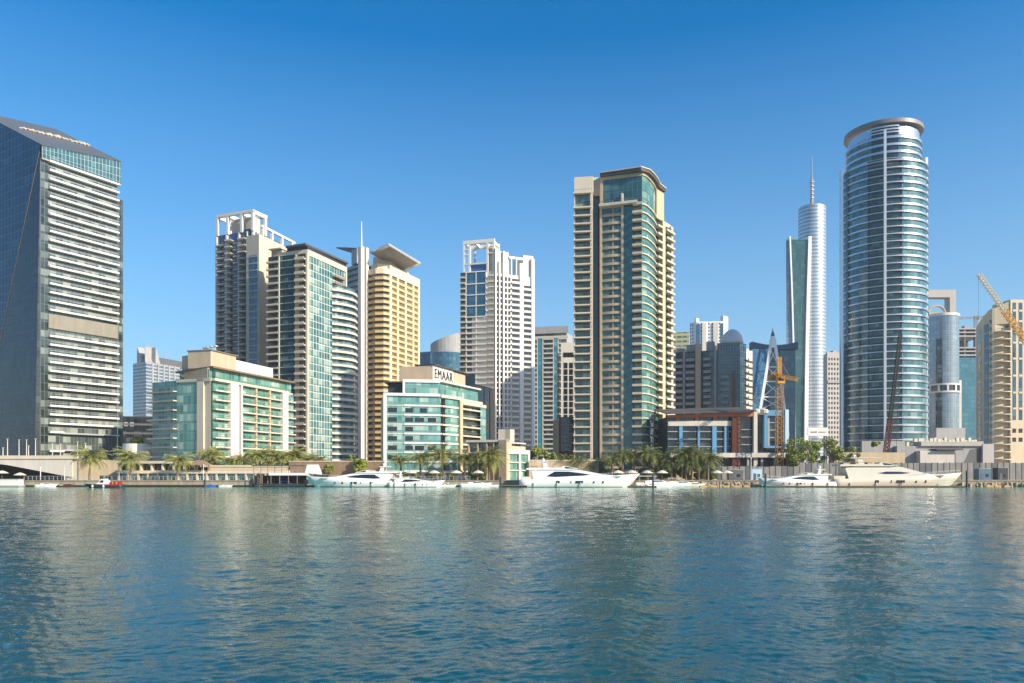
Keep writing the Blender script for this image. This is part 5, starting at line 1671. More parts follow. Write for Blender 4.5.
# ------------------------------------------------------------------ 17. pale glass cylinder with white frame, teal block under construction
bl = Bld('cylinder_tower', 'pale glass half cylinder tower framed by white slab with arched opening', 'tower', *W(943, 478))
d = 462
z = bl.h
r = 15.2 / FP * d
cx, cy = W(942, d + r); cx -= bl.x; cy -= bl.y
pts = [(cx + r * math.cos(t), cy + r * math.sin(t)) for t in [math.pi + k * math.pi / 20 for k in range(21)]]
F = Path(pts)
zt = z(315, d)
zb = z(388, d)
b = B(); F.skin(b, 0, F.L, 0, zt, 0); bl.part('curtain_wall', b, 'g_cyl')
b = B(); F.strip(b, 0, F.L, -1, 0.4, zt, zt + 1.6); bl.part('parapet', b, 'white')
for q in (zb - 2.6, zb + 2.0):
    b = B(); F.strip(b, 0, F.L, 0.0, 0.9, q, q + 1.0); bl.part('white_band', b, 'white')
b = B(); F.skin(b, 0, F.L, zb - 1.6, zb + 2.0, 0.25); bl.part('recess_glazing', b, 'g_black')
for k in range(6):
    b = B(); uu = F.L * (0.1 + 0.16 * k); F.strip(b, uu, uu + 0.9, 0.1, 0.95, zb - 1.6, zb + 2.0); bl.part('recess_pier', b, 'white')
b = B()
b.prism([(cx - r, cy + 0.2), (cx + r + 1.2, cy + 0.2), (cx + r + 1.2, cy + 14), (cx - r, cy + 14)], 0, zt)
bl.part('rear_core', b, 'offwhite')
zw = z(292.5, d + 20)
b = B(); b.box(cx + r * 0.72, cx + r + 1.3, cy + 3, cy + 9, zt - 6, zw); b.box(cx - r - 2, cx + r * 0.72, cy + 3, cy + 9, z(300, d + 20), zw - 0.01); b.box(cx - r - 2, cx - r + 2, cy + 3.02, cy + 9, zt - 6, z(300, d + 20)); bl.part('white_frame', b, 'offgrey')
b = B()
for k in range(14):
    a0, a1 = math.pi * k / 14, math.pi * (k + 1) / 14
    b.tube((cx - 2 + r * 0.62 * math.cos(a0), cy + 2.5, zt + 2 + 6.3 * math.sin(a0)), (cx - 2 + r * 0.62 * math.cos(a1), cy + 2.5, zt + 2 + 6.3 * math.sin(a1)), 0.7)
bl.part('arch', b, 'sand')
b = B(); b.box(cx - r * 0.8, cx + r * 0.5, cy + 1, cy + 2.9, zt + 1.6, zt + 4); bl.part('plant_room', b, 'tan')
b = B(); b.box(cx + r + 1.3, cx + r + 3.6, cy + 1, cy + 12, 0, z(378, d)); bl.part('side_wing', b, 'offwhite')
b = B(); b.box(cx - r, cx + r * 0.9, cy - r - 1, cy, 0, z(428, d)); bl.part('base_block', b, 'grey')
b = B(); F.skin(b, F.L * 0.22, F.L * 0.34, z(428, d), z(338, d), 0.12); bl.part('dark_stair_strip', b, 'g_smoke')
bl.done()

bl = Bld('unfinished_tower', 'teal glass tower with bare concrete top floors still under construction', 'tower', *W(968, 545))
d = 540
z = bl.h
F = bl.P((954, d), (984, d))
u = lambda px: bl.u(F, px)
b = B(); F.skin(b, 0, F.L, 0, z(358, d), 0.05); bl.part('curtain_wall', b, 'g_turqdim')
b = B(); b.prism([F.at(0), F.at(F.L), F.at(F.L, -20), F.at(0, -20)], 0, z(357.5, d)); bl.part('core', b, 'blue')
for py, h_ in ((356, 1.2), (352, 1.0), (348.5, 1.0), (337, 1.2), (333, 1.0), (329.5, 1.0)):
    b = B(); F.strip(b, 0, F.L, -20, 0.4, z(py, d), z(py, d) + h_); bl.part('bare_slab', b, 'grey')
for px in (955, 964, 975, 981):
    b = B(); F.strip(b, u(px), u(px) + (3.5 if px == 975 else 1.2), -2, 0.0, z(357, d), z(328, d)); bl.part('bare_column', b, 'dgrey')
    b = B(); F.strip(b, u(px), u(px) + 1.2, -19, -17, z(357, d), z(328, d)); bl.part('bare_column', b, 'dgrey')
for px, py in ((959, 326), (968, 324.5), (972, 327)):
    b = B(); F.strip(b, u(px), u(px) + 3, -8, -4, z(329, d) + 0.5, z(py, d)); bl.part('site_plant', b, 'grey')
bl.done()

# ------------------------------------------------------------------ 18. tan curved block at the right edge
def right_block():
    bl = Bld('tan_curved_block', 'tan curved apartment block with stacked balconies at the right edge', 'apartment block', *W(1012, 300))
    z = bl.h
    Fl = bl.P((976.5, 306), (984, 296), (992, 290.5))
    Fc = bl.P((992, 290.5), (995, 290.2))
    Fb = bl.P((995, 290.2), (1010.5, 289))
    Fr = bl.P((1010.5, 289), (1050, 290))
    zl, zc, zr = z(326, 300), z(303, 290), z(299.5, 289)
    b = B(); b.prism([Fl.at(x, -0.5) for x in Fl.l] + [Fb.at(0, -1.6), Fb.at(Fb.L, -1.6), Fr.at(0.2, -0.4), Fr.at(Fr.L, -0.4), Fr.at(Fr.L, -16), Fl.at(0, -8)], 0, z(318, 292)); bl.part('core', b, 'kstone')
    zf = lambda px: z(326 - (px - 976.5) * 0.9, 298)
    b = B()
    for k in range(8):
        a, c = Fl.L * k / 8, Fl.L * (k + 1) / 8
        qa, qc = Fl.at(a, 0.1), Fl.at(c, 0.1)
        za, zc_ = z(326, 303) + (z(309, 291) - z(326, 303)) * k / 8, z(326, 303) + (z(309, 291) - z(326, 303)) * (k + 1) / 8
        ra, rc = Fl.at(a, -6), Fl.at(c, -6)
        b.mesh8([(*qa, 0), (*qc, 0), (*rc, 0), (*ra, 0), (*qa, za), (*qc, zc_), (*rc, zc_), (*ra, za)])
    bl.part('curved_wall', b, 'kstone')
    ul = lambda px: bl.u(Fl, px)
    b = B(); Fl.skin(b, ul(979), ul(981.5), 3, z(330, 300), 0.22); bl.part('stair_glazing', b, 'g_smoke')
    b = B(); Fl.skin(b, ul(984.5), ul(989), 3, z(325, 295), 0.22); bl.part('blue_glazing', b, 'g_blue')
    zs = frange(4.5, z(320, 290), 2.9)
    wb = B(); Fl.strip(wb, ul(990.2), ul(991.6), 0.05, 0.2, 0.6, 1.9)
    bl.rep('window', wb, 'yglass', zs)
    for q in zs[::2]:
        b = B(); Fl.strip(b, ul(984), ul(989.4), 0.2, 0.34, q - 0.15, q + 0.2); bl.part('floor_band', b, 'kstone')
    # balcony bay under a raised corner wall
    b = B(); Fb.skin(b, 0, Fb.L, 0, z(322, 290), -1.5); bl.part('balcony_glazing', b, 'g_black')
    b = B(); b.prism([Fc.at(0, 0.1), Fc.at(Fc.L, 0.1), Fc.at(Fc.L, -6), Fc.at(0, -6)], 0, z(308, 290)); bl.part('pier', b, 'kstone')
    b = B()
    b.mesh8([(*Fb.at(0, -0.2), z(324, 290)), (*Fb.at(Fb.L, -0.2), z(324, 290)), (*Fb.at(Fb.L, -8), z(324, 290)), (*Fb.at(0, -8), z(324, 290)),
             (*Fb.at(0, -0.2), z(308, 290)), (*Fb.at(Fb.L, -0.2), z(301, 290)), (*Fb.at(Fb.L, -8), z(301, 290)), (*Fb.at(0, -8), z(308, 290))])
    bl.part('crown_wall', b, 'kstone')
    b = B(); Fb.strip(b, bl.u(Fb, 1006), bl.u(Fb, 1008.5), -0.2, -0.12, z(328, 290), z(325.5, 290)); bl.part('attic_window', b, 'yglass')
    arc = Path([Fb.at(Fb.L * k / 8, 1.3 * math.sin(math.pi * k / 8) ** 0.7 + 0.02) for k in range(9)])
    bl.rep('balcony', balc(arc, 0, arc.L, 0.12, par=0.06, rail=0.9, slab=0.30, n0=-2.4), ['kstone', 'dgrey'], [q for q in zs if q < z(327, 290)])
    b = B(); b.prism([Fr.at(0), Fr.at(Fr.L), Fr.at(Fr.L, -10), Fr.at(0, -10)], 0, zr); bl.part('front_wall', b, 'kstone')
    ur = lambda px: bl.u(Fr, px)
    for p0, p1 in ((1012.5, 1016), (1018.7, 1022.4), (1025, 1029)):
        b = B(); Fr.skin(b, ur(p0), ur(p1), z(420, 289), z(302.5, 289), 0.06); bl.part('window_strip', b, 'g_blue')
        bb = B(); Fr.strip(bb, ur(p0), ur(p1), 0.04, 0.16, -0.2, 0.55)
        bl.rep('spandrel', bb, 'kstone', [z(311, 289), z(321.5, 289), z(343, 289), z(359, 289), z(376, 289), z(393, 289), z(409, 289)])
        wb = B(); Fr.strip(wb, ur(p0), ur(p1), 0.0, 0.08, 0.5, 2.1)
        bl.rep('window', wb, 'yglass', [z(434, 289), z(443, 289)])
    bl.done()
right_block()

# ------------------------------------------------------------------ cranes
def lattice(b, p, q, wd, n, r, mi=0):
    p, q = Vector(p), Vector(q)
    d = (q - p).normalized()
    a = d.cross(Vector((0, 1, 0)))
    if a.length < 0.1:
        a = Vector((1, 0, 0))
    a = a.normalized() * wd / 2
    c = d.cross(a).normalized() * wd / 2
    cor = [a + c, a - c, -a - c, -a + c]
    for o in cor:
        b.tube(p + o, q + o, r, 4, mi=mi)
    for k in range(n):
        s, e = p + (q - p) * (k / n), p + (q - p) * ((k + 1) / n)
        for j in range(4):
            o, o2 = cor[j], cor[(j + 1) % 4]
            b.tube(s + o, e + o2, r * 0.7, 4, mi=mi)
            b.tube(s + o2, s + o, r * 0.6, 4, mi=mi)

def L3(x0, y0, z0, px, py, d):
    x, y = W(px, d)
    return (x - x0, y - y0, ZY(py, d) - z0)

cx, cy = W(779.5, 240)
t = thing('tower_crane', 'weathered yellow tower crane with short jib in front of the white A-frame', 'crane', (cx, cy, GZ))
b = B(); lattice(b, (0, 0, 0), (0, 0, ZY(384, 240) - GZ), 1.9, 20, 0.13); link('mast', b.mesh('mast', 'ochre'), t)
b = B(); lattice(b, (0, 0, ZY(384, 240) - GZ), L3(cx, cy, GZ, 779, 357, 240), 1.0, 7, 0.13); link('mast_head', b.mesh('mast_head', 'yellow'), t)
b = B(); lattice(b, L3(cx, cy, GZ, 779, 376, 240), L3(cx, cy, GZ, 797, 379.5, 222), 0.95, 9, 0.10); j = link('jib', b.mesh('jib', 'yellow'), t)
b = B(); lattice(b, L3(cx, cy, GZ, 779, 376, 240), L3(cx, cy, GZ, 772, 374, 246), 1.2, 4, 0.12); link('counter_jib', b.mesh('counter_jib', 'yellow'), t)
b = B(); b.box(-2.6, -0.9, 1.0, 3.2, ZY(379, 240) - GZ, ZY(374.5, 240) - GZ); link('counterweight', b.mesh('counterweight', 'ochre'), t)
b = B(); b.box(-1.2, 1.1, -1.9, 0.2, ZY(384, 240) - GZ, ZY(377.5, 240) - GZ, 0); b.box(-0.95, 0.85, -1.93, -1.89, ZY(381.6, 240) - GZ, ZY(378.4, 240) - GZ, 1); link('cab', b.mesh('cab', ['yellow', 'yglass']), t)
b = B(); b.tube(L3(cx, cy, GZ, 779, 358, 240), L3(cx, cy, GZ, 790, 377, 229), 0.06, 4); link('tie_bar', b.mesh('tie_bar', 'ochre'), t)
b = B(); b.box(-1.6, 1.6, -1.6, 1.6, 0, 1.1); link('footing', b.mesh('footing', 'grey'), t)

d = 281
cx, cy = W(1034, d)
t = thing('luffing_crane', 'yellow luffing crane with pale raised jib above the tan right block', 'crane', (cx, cy, GZ))
b = B(); lattice(b, (0, 0, 0), L3(cx, cy, GZ, 1034, 345, d), 1.9, 26, 0.14); link('mast', b.mesh('mast', 'yellow'), t)
f0, f1 = L3(cx, cy, GZ, 1030, 347, d), L3(cx, cy, GZ, 978.5, 274, d)
v0, v1 = Vector(f0), Vector(f1)
b = B(); lattice(b, v0, v0 + (v1 - v0) * 0.5, 1.6, 10, 0.16); link('jib', b.mesh('jib', 'yellow'), t)
b = B(); lattice(b, v0 + (v1 - v0) * 0.5, v1, 1.2, 12, 0.15); link('jib_tip', b.mesh('jib_tip', 'pinkwhite') if 'pinkwhite' in M else b.mesh('jib_tip', 'canvas'), t)
b = B(); b.tube(v1, (v1.x, v1.y, ZY(318, d) - GZ), 0.05, 4); link('hoist_rope', b.mesh('hoist_rope', 'dgrey'), t)
b = B(); b.lathe(v1.x, v1.y, [(0.1, ZY(319.5, d) - GZ), (0.4, ZY(319, d) - GZ), (0.35, ZY(318, d) - GZ), (0.1, ZY(317.6, d) - GZ)], 8); link('hook_block', b.mesh('hook_block', 'ochre'), t)
b = B(); b.box(-1.5, 4.5, -1.3, 1.3, ZY(350, d) - GZ, ZY(345, d) - GZ); link('machinery_deck', b.mesh('machinery_deck', 'yellow'), t)
b = B(); lattice(b, (1.5, 0, ZY(345, d) - GZ), (3.0, 0, ZY(330, d) - GZ), 0.9, 5, 0.12); link('a_frame', b.mesh('a_frame', 'yellow'), t)

d = 560
cx, cy = W(976, d)
t = thing('distant_tower_crane', 'small distant crane with level jib over the unfinished teal tower', 'crane', (cx, cy, GZ))
b = B(); lattice(b, (0, 0, 0), L3(cx, cy, GZ, 976, 316, d), 2.0, 60, 0.2); link('mast', b.mesh('mast', 'grey'), t)
b = B(); lattice(b, L3(cx, cy, GZ, 955, 318.5, d), L3(cx, cy, GZ, 993, 316, d), 1.3, 20, 0.18); link('jib', b.mesh('jib', 'grey'), t)
b = B(); b.box(6.5, 9.5, -1.2, 1.2, ZY(320, d) - GZ, ZY(316.8, d) - GZ); link('counterweight', b.mesh('counterweight', 'dgrey'), t)

d = 246
cx, cy = W(886.5, d)
t = thing('crawler_crane', 'maroon crawler crane with tall lattice boom in front of the round tower', 'crane', (cx, cy, GZ))
e0, e1 = Vector(L3(cx, cy, GZ, 886, 454, d)), Vector(L3(cx, cy, GZ, 900.5, 334, d))
em = e0 + (e1 - e0) * 0.28
b = B(); lattice(b, e0, em, 1.25, 9, 0.16); link('boom_base', b.mesh('boom_base', 'maroon'), t)
b = B(); lattice(b, em, e1, 0.8, 28, 0.12); link('boom', b.mesh('boom', 'black'), t)
b = B(); b.box(-2.2, 3.6, -1.6, 1.6, 1.5, 4.2); link('machine_house', b.mesh('machine_house', 'maroon'), t)
b = B(); b.box(-3.2, -2.2, -1.5, -0.3, 1.5, 3.8, 0); b.box(-3.22, -2.6, -1.53, -1.49, 2.2, 3.6, 1); link('cab', b.mesh('cab', ['maroon', 'yglass']), t)
for s in (-1.9, 1.0):
    b = B(); b.mesh8([(-3.0, s, 0.4), (3.4, s, 0.4), (3.4, s + 0.9, 0.4), (-3.0, s + 0.9, 0.4), (-3.6, s, 0.9), (4.0, s, 0.9), (4.0, s + 0.9, 0.9), (-3.6, s + 0.9, 0.9)])
    b.box(-3.0, 3.4, s, s + 0.9, 0.0, 0.39); b.box(-3.0, 3.4, s, s + 0.9, 0.91, 1.3); link('track', b.mesh('track', 'black'), t)
b = B(); b.tube(L3(cx, cy, GZ, 900.5, 334, d), (3.0, 0, 4.2), 0.05, 4); link('stay_rope', b.mesh('stay_rope', 'black'), t)


# ------------------------------------------------------------------ waterfront: bridge, terraces, low walls
def Q(name, label, cat, px, d, z=GZ, group=None):
    x, y = W(px, d)
    return thing(name, label, cat, (x, y, z), group), x, y

# bridge at far left: deck on a flat arch, running off the frame
t, ox, oy = Q('bridge', 'cream road bridge with low flat arch entering from the left edge', 'bridge', 30, 226, 0.0)
def bx(px, d=222):
    return W(px, d)[0] - ox
y0 = 222 - oy
n = 20
b = B()
zd = ZY(459, 222)
for k in range(n):
    p0, p1 = -110 + (72 + 110) * k / n, -110 + (72 + 110) * (k + 1) / n
    und = lambda p: min(ZY(461.5, 222), ZY(464 + max(0, p - 2) * 0.19, 222))
    b.mesh8([(bx(p0), y0, und(p0)), (bx(p1), y0, und(p1)), (bx(p1), y0 + 14, und(p1)), (bx(p0), y0 + 14, und(p0)),
             (bx(p0), y0, zd), (bx(p1), y0, zd), (bx(p1), y0 + 14, zd), (bx(p0), y0 + 14, zd)])
link('deck', b.mesh('deck', 'offwhite'), t)
b = B(); b.box(bx(-110), bx(78), y0 - 0.3, y0 + 0.3, zd + 0.01, ZY(455.5, 222)); link('parapet', b.mesh('parapet', 'cream'), t)
b = B(); b.box(bx(66), bx(79), y0 + 0.4, y0 + 14, 1.2, zd - 0.02); b.box(bx(60), bx(66), y0 + 2, y0 + 14, 1.2, ZY(474, 222)); link('abutment', b.mesh('abutment', 'cream'), t)
b = B(); b.box(bx(-110), bx(66), y0 + 10, y0 + 13.9, 1.3, ZY(462, 222)); link('underpass_wall', b.mesh('underpass_wall', 'void'), t)  # dark backing, the shade under the arch put into its colour
for k, (px, py) in enumerate(((3, 448), (7.5, 439), (19, 440), (26.5, 440), (28.5, 446), (35.5, 439), (52.5, 444), (60.5, 444), (77.5, 442), (85.5, 443))):
    lt, lx, ly = Q('lamp_post', '', 'lamp post', px, 223.5 if px < 78 else 226, zd if px < 78 else 6.0)
    h_ = ZY(py, 223.5) - (zd if px < 78 else 6.0)
    b = B(); b.tube((0, 0, 0), (0, 0, h_), 0.16, 8, 0.10); b.lathe(0, 0, [(0.28, 0), (0.28, 0.35), (0.17, 0.5)], 8); link('pole', b.mesh('pole', 'offwhite'), lt)
    b = B(); b.box(-0.26, 0.26, -0.16, 0.16, h_ - 0.02, h_ + 0.12); link('lamp_head', b.mesh('lamp_head', 'offwhite'), lt)
    tag(lt, 'slim white lamp post standing along the cream bridge and its ramp', None, 'lamp posts on the bridge')

# ramp wall right of the bridge and the round white planter wall above it
t, ox, oy = Q('ramp_wall', 'sloping cream ramp wall between bridge and restaurant terrace', 'wall', 100, 224)
b = B()
pts = [(79, 459), (120, 461.5)]
x0, x1 = W(78.5, 222)[0] - ox, W(121, 222)[0] - ox
b.mesh8([(x0, -2, 0), (x1, -2, 0), (x1, 4, 0), (x0, 4, 0), (x0, -2, ZY(458.5, 222) - GZ), (x1, -2, ZY(461, 222) - GZ), (x1, 4, ZY(461, 222) - GZ), (x0, 4, ZY(458.5, 222) - GZ)])
link('wall', b.mesh('wall', 'sand'), t)
for px in (102, 108):
    x = W(px, 222)[0] - ox
    b = B(); b.box(x - 0.7, x + 0.7, -2.06, -1.98, ZY(479, 222) - GZ, ZY(475.5, 222) - GZ); link('doorway', b.mesh('doorway', 'void'), t)

t, ox, oy = Q('planter_wall', 'rounded white garden wall with greenery on top beside the dark office block', 'wall', 139, 242)
b = B()
r = 15 / FP * 242
pr = [(r * math.cos(a), r * 0.9 * math.sin(a)) for a in [2 * math.pi * k / 28 for k in range(28)]]
b.prism(pr, 0, ZY(443.5, 238) - GZ)
link('wall', b.mesh('wall', 'white'), t)

def terrace():
    d = 214
    t, ox, oy = Q('restaurant_terrace', 'two level cream restaurant arcade with dark glazing along the promenade', 'building', 205, 222)
    F = Path([(W(117, d)[0] - ox, d - oy), (W(288, d)[0] - ox, d - oy)])
    px = lambda p: (p - 117) / (288 - 117) * F.L
    z = lambda py: ZY(py, d) - GZ
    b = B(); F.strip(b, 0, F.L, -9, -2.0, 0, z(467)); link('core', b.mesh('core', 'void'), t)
    b = B(); F.skin(b, 0, F.L, 0, z(473.5), -0.8); link('shopfront_glazing', b.mesh('shopfront_glazing', 'g_green'), t)
    b = B(); F.strip(b, 0, F.L, -3, 0.5, z(473.5), z(470.5)); link('terrace_slab', b.mesh('terrace_slab', 'cream'), t)
    for k in range(18):
        p = 118 + k * 9.8
        b = B(); F.strip(b, px(p), px(p) + 0.42, -0.6, 0.3, 0, z(473.6)); link('column', b.mesh('column', 'cream'), t)
    b = B(); F.strip(b, 0, px(196), -3, -1.9, z(470.5), z(463.5)); F.skin(b, 0, px(196), z(470.5), z(463.5), -1.8); link('upper_glazing', b.mesh('upper_glazing', 'g_room'), t)
    for k in range(8):
        p = 118 + k * 10.9
        b = B(); F.strip(b, px(p), px(p) + 0.45, -1.7, 0.1, z(470.4), z(463.5)); link('column', b.mesh('column', 'cream'), t)
    b = B(); F.strip(b, -0.3, px(197), -8, 0.7, z(463.5), z(461)); link('upper_roof', b.mesh('upper_roof', 'cream'), t)
    b = B(); F.strip(b, px(210), F.L, 0.3, 0.42, z(470.4), z(467.5)); link('balustrade', b.mesh('balustrade', 'sand'), t)
    b = B(); F.strip(b, px(197.2), F.L, -9, -2.2, z(467.5), z(465)); link('planter', b.mesh('planter', 'cream'), t)
    # small pavilion with pyramid roof
    pv, vx, vy = Q('pavilion', 'open pavilion with brown pyramid roof on the restaurant terrace', 'pavilion', 199, 213, ZY(470.4, d))
    b = B(); hw = 10.5 / FP * 212
    h0 = ZY(465, 212) - ZY(470.4, d)
    for sx_ in (-1, -0.33, 0.33, 1):
        b = B(); b.box(sx_ * hw * 0.9 - 0.15, sx_ * hw * 0.9 + 0.15, -0.15, 0.15, 0, h0); link('post', b.mesh('post', 'brown'), pv)
    b = B(); b.mesh8([(-hw, -1.5, h0), (hw, -1.5, h0), (hw, 2.6, h0), (-hw, 2.6, h0), (-0.8, 0.2, ZY(460, 212) - ZY(470.4, d)), (0.8, 0.2, ZY(460, 212) - ZY(470.4, d)), (0.8, 0.8, ZY(460, 212) - ZY(470.4, d)), (-0.8, 0.8, ZY(460, 212) - ZY(470.4, d))])
    link('roof', b.mesh('roof', 'brown'), pv)
terrace()

# small two storey promenade building
def villa():
    t, ox, oy = Q('promenade_pavilion', 'low tan and white glazed pavilion building right of the aqua block', 'building', 498, 222)
    F = Path([(W(p, d)[0] - ox, d - oy) for p, d in ((467, 216), (499.5, 214), (507.5, 213))])
    R = Path([(W(p, d)[0] - ox, d - oy) for p, d in ((507.5, 214), (519, 216), (528.5, 221))])
    f = lambda p: F.L * (p - 467) / 40.5
    g = lambda p: R.L * (p - 507.5) / 21.0
    z = lambda py: ZY(py, 215) - GZ
    b = B(); b.prism([F.at(0, -1.2), F.at(F.L, -1), R.at(R.L, -1), R.at(R.L, -9), F.at(0, -9)], 0, z(446)); link('core', b.mesh('core', 'tan'), t)
    b = B(); F.skin(b, 0.2, F.l[1], 0, z(442), -0.9); link('glazing', b.mesh('glazing', 'g_room'), t)
    b = B(); F.strip(b, -0.2, F.L, -1, 0.5, z(442.2), z(440)); link('roof_slab', b.mesh('roof_slab', 'offwhite'), t)
    for py in (452, 462):
        b = B(); F.strip(b, 0, F.l[1], -0.9, 0.6, z(py + 1), z(py)); link('floor_band', b.mesh('floor_band', 'cream'), t)
    for p in (468, 477, 486, 493):
        b = B(); F.strip(b, f(p), f(p) + 0.35, -0.9, 0.2, 0, z(442.3)); link('column', b.mesh('column', 'tan'), t)
    b = B(); F.strip(b, F.l[1], F.L, -3, 0.7, 0, z(440.4)); link('tan_pier', b.mesh('tan_pier', 'tan'), t)
    b = B(); R.strip(b, 0.05, R.L, -3, 0.5, z(454), z(450)); R.strip(b, R.l[1] - 0.3, R.l[1] + 0.3, -2, 0.52, 0, z(454.02)); R.strip(b, R.L - 1.0, R.L, -2, 0.5, 0, z(454.03)); link('white_frame', b.mesh('white_frame', 'white'), t)
    b = B(); R.skin(b, 0.1, R.L - 0.4, 0, z(454), 0.0); link('glazing', b.mesh('glazing', 'g_green'), t)
    for py in (463, 471):
        b = B(); R.strip(b, 0.1, R.L - 1.02, 0.02, 0.45, z(py), z(py) + 0.35); link('floor_band', b.mesh('floor_band', 'cream'), t)
    b = B(); R.strip(b, 0.05, R.L * 0.85, -6, -1.8, z(450), z(443.5)); link('roof_room', b.mesh('roof_room', 'g_room'), t)
    b = B(); R.strip(b, -0.1, R.L * 0.95, -7, -0.6, z(443.5), z(442.3)); link('roof_room_slab', b.mesh('roof_room_slab', 'offwhite'), t)
    b = B(); F.strip(b, f(494), f(503), -8, -5, z(446), z(428.5)); link('chimney_block', b.mesh('chimney_block', 'cream'), t)
villa()

def wall_thing(name, label, cat, p0, p1, d, py0, py1, mat, dep=1.5, cap=None):
    t, ox, oy = Q(name, label, cat, (p0 + p1) / 2, d)
    a, c = W(p0, d)[0] - ox, W(p1, d)[0] - ox
    b = B(); b.box(a, c, 0, dep, 0 if py1 > 476 else max(0.0, ZY(py1, d) - GZ), ZY(py0, d) - GZ)
    link('panel', b.mesh('panel', mat), t)
    if cap:
        b = B(); b.box(a - 0.1, c + 0.1, -0.12, dep + 0.1, ZY(py0, d) - GZ + 0.002, ZY(py0, d) - GZ + 0.35); link('coping', b.mesh('coping', cap), t)
    return t
wall_thing('garden_wall', 'low cream garden wall behind the large white yacht', 'wall', 529, 600, 218, 461, 480, 'sand', 1.2, 'cream')
wall_thing('garden_wall', 'low cream promenade wall behind palms at foot of central tower', 'wall', 604, 700, 220, 471, 480, 'sand', 1.0, 'cream')
wall_thing('garden_wall', 'dark planted wall behind the white motor yacht and palms', 'wall', 289, 384, 216, 462, 480, 'brown', 1.0, 'tan')
wall_thing('garden_wall', 'cream plinth wall at the foot of the aqua lettered block', 'wall', 385, 466, 217, 473, 480, 'cream', 1.0, 'white')
t, ox, oy = Q('gate_pillar', 'dark square pillar at the foot of the central tower', 'pillar', 601.5, 217)
b = B(); b.box(-0.75, 0.75, -0.75, 0.75, 0, ZY(459, 217) - GZ); b.box(-0.85, 0.85, -0.85, 0.85, ZY(459, 217) - GZ + 0.002, ZY(458.4, 217) - GZ); link('shaft', b.mesh('shaft', 'charcoal'), t)

# site hoardings and low construction on the right
t = thing('site_hoarding', 'long grey mesh site hoarding behind the yachts on the right', 'fence', (*W(860, 236), GZ))
ox, oy = W(860, 236)
k = 0
rh = random.Random(12)
for p in np.arange(716, 1060, 6.0):
    a, c = W(p, 232)[0] - ox, W(p + 5.8, 232)[0] - ox
    hh = ZY((466.5 if p < 795 else 463) + rh.uniform(-0.4, 0.3), 232) - GZ
    b = B(); b.box(a, c, -4, -3.9, 0, hh); link('panel', b.mesh('panel', rh.choice(('hoard', 'hoard', 'dgrey'))), t)
    b = B(); b.box(c - 0.02, c + 0.10, -4.1, -3.85, 0, hh + 0.1); link('post', b.mesh('post', 'dgrey'), t)
wall_thing('site_wall', 'beige rendered wall under the trees left of the round tower', 'wall', 830, 905, 240, 452.5, 470, 'sand', 1.0)
wall_thing('site_wall', 'pale grey concrete wall at the foot of the round tower', 'wall', 862, 905, 252, 441, 470, 'grey', 1.0)

def site_building():
    t, ox, oy = Q('unfinished_podium', 'low grey unfinished concrete podium with ragged roofline right of round tower', 'building', 944, 256)
    d = 250
    F = Path([(W(897, d)[0] - ox, d - oy), (W(992, d)[0] - ox, d - oy)])
    f = lambda p: F.L * (p - 897) / 95.0
    z = lambda py: ZY(py, d) - GZ
    b = B(); F.strip(b, 0, F.L, -12, 0, 0, z(446)); link('wall', b.mesh('wall', 'grey'), t)
    b = B(); F.strip(b, f(920), f(982), -8, 0.8, z(446), z(441.5)); link('roof_slab', b.mesh('roof_slab', 'offgrey'), t)
    rng = random.Random(3)
    for k in range(22):
        p = 900 + k * 3.8 + rng.uniform(-1, 1)
        hh = rng.uniform(0.4, 1.5)
        b = B(); F.strip(b, f(p), f(p) + rng.uniform(0.5, 1.2), -3.5, -2.5, z(446) if p < 918 or p > 981 else z(441.5), (z(446) if p < 918 or p > 981 else z(441.5)) + hh); link('starter_column', b.mesh('starter_column', 'canvas'), t)
    b = B(); F.strip(b, f(916), f(950), 0.0, 2.6, 0, z(451)); link('white_annex', b.mesh('white_annex', 'offwhite'), t)
    b = B(); F.strip(b, f(930), f(956), 0.0, 4.0, z(450.4), z(449)); link('annex_roof', b.mesh('annex_roof', 'roof'), t)
    b = B(); F.strip(b, f(951.5), f(954.5), 0.02, 0.5, 0, z(453)); link('doorway', b.mesh('doorway', 'void'), t)
    b = B(); F.mesh = None
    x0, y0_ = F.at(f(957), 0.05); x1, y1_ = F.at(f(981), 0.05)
    b = B(); b.face([(x0, y0_, 1.0), (x1, y1_, 1.0), (x1, y1_, z(448.5)), (x0 + (x1 - x0) * 0.55, y1_, z(449.5))]); link('painted_opening', b.mesh('painted_opening', 'dgrey'), t)  # flat dark face on the solid wall, an opening's shade as colour
    b = B(); F.strip(b, f(981), F.L, -1, 1.0, 0, z(444)); link('end_pier', b.mesh('end_pier', 'offgrey'), t)
site_building()
t, ox, oy = Q('billboard', 'long white site billboard with two lines of dark lettering above the trees', 'billboard', 818, 262)
b = B(); b.box(-3.6, 3.6, 0, 0.3, ZY(436, 262) - GZ, ZY(427.5, 262) - GZ); bo = link('board', b.mesh('board', 'white'), t)
for s in (-2.8, 2.8):
    b = B(); b.box(s - 0.15, s + 0.15, 0.31, 0.6, 0, ZY(428, 262) - GZ); link('post', b.mesh('post', 'grey'), t)
b = B(); b.box(-2.6, -0.4, -0.03, -0.003, ZY(432.6, 262) - GZ, ZY(431.6, 262) - GZ); b.box(0.1, 2.7, -0.03, -0.003, ZY(432.5, 262) - GZ, ZY(431.8, 262) - GZ); link('lettering', b.mesh('lettering', 'charcoal'), bo)

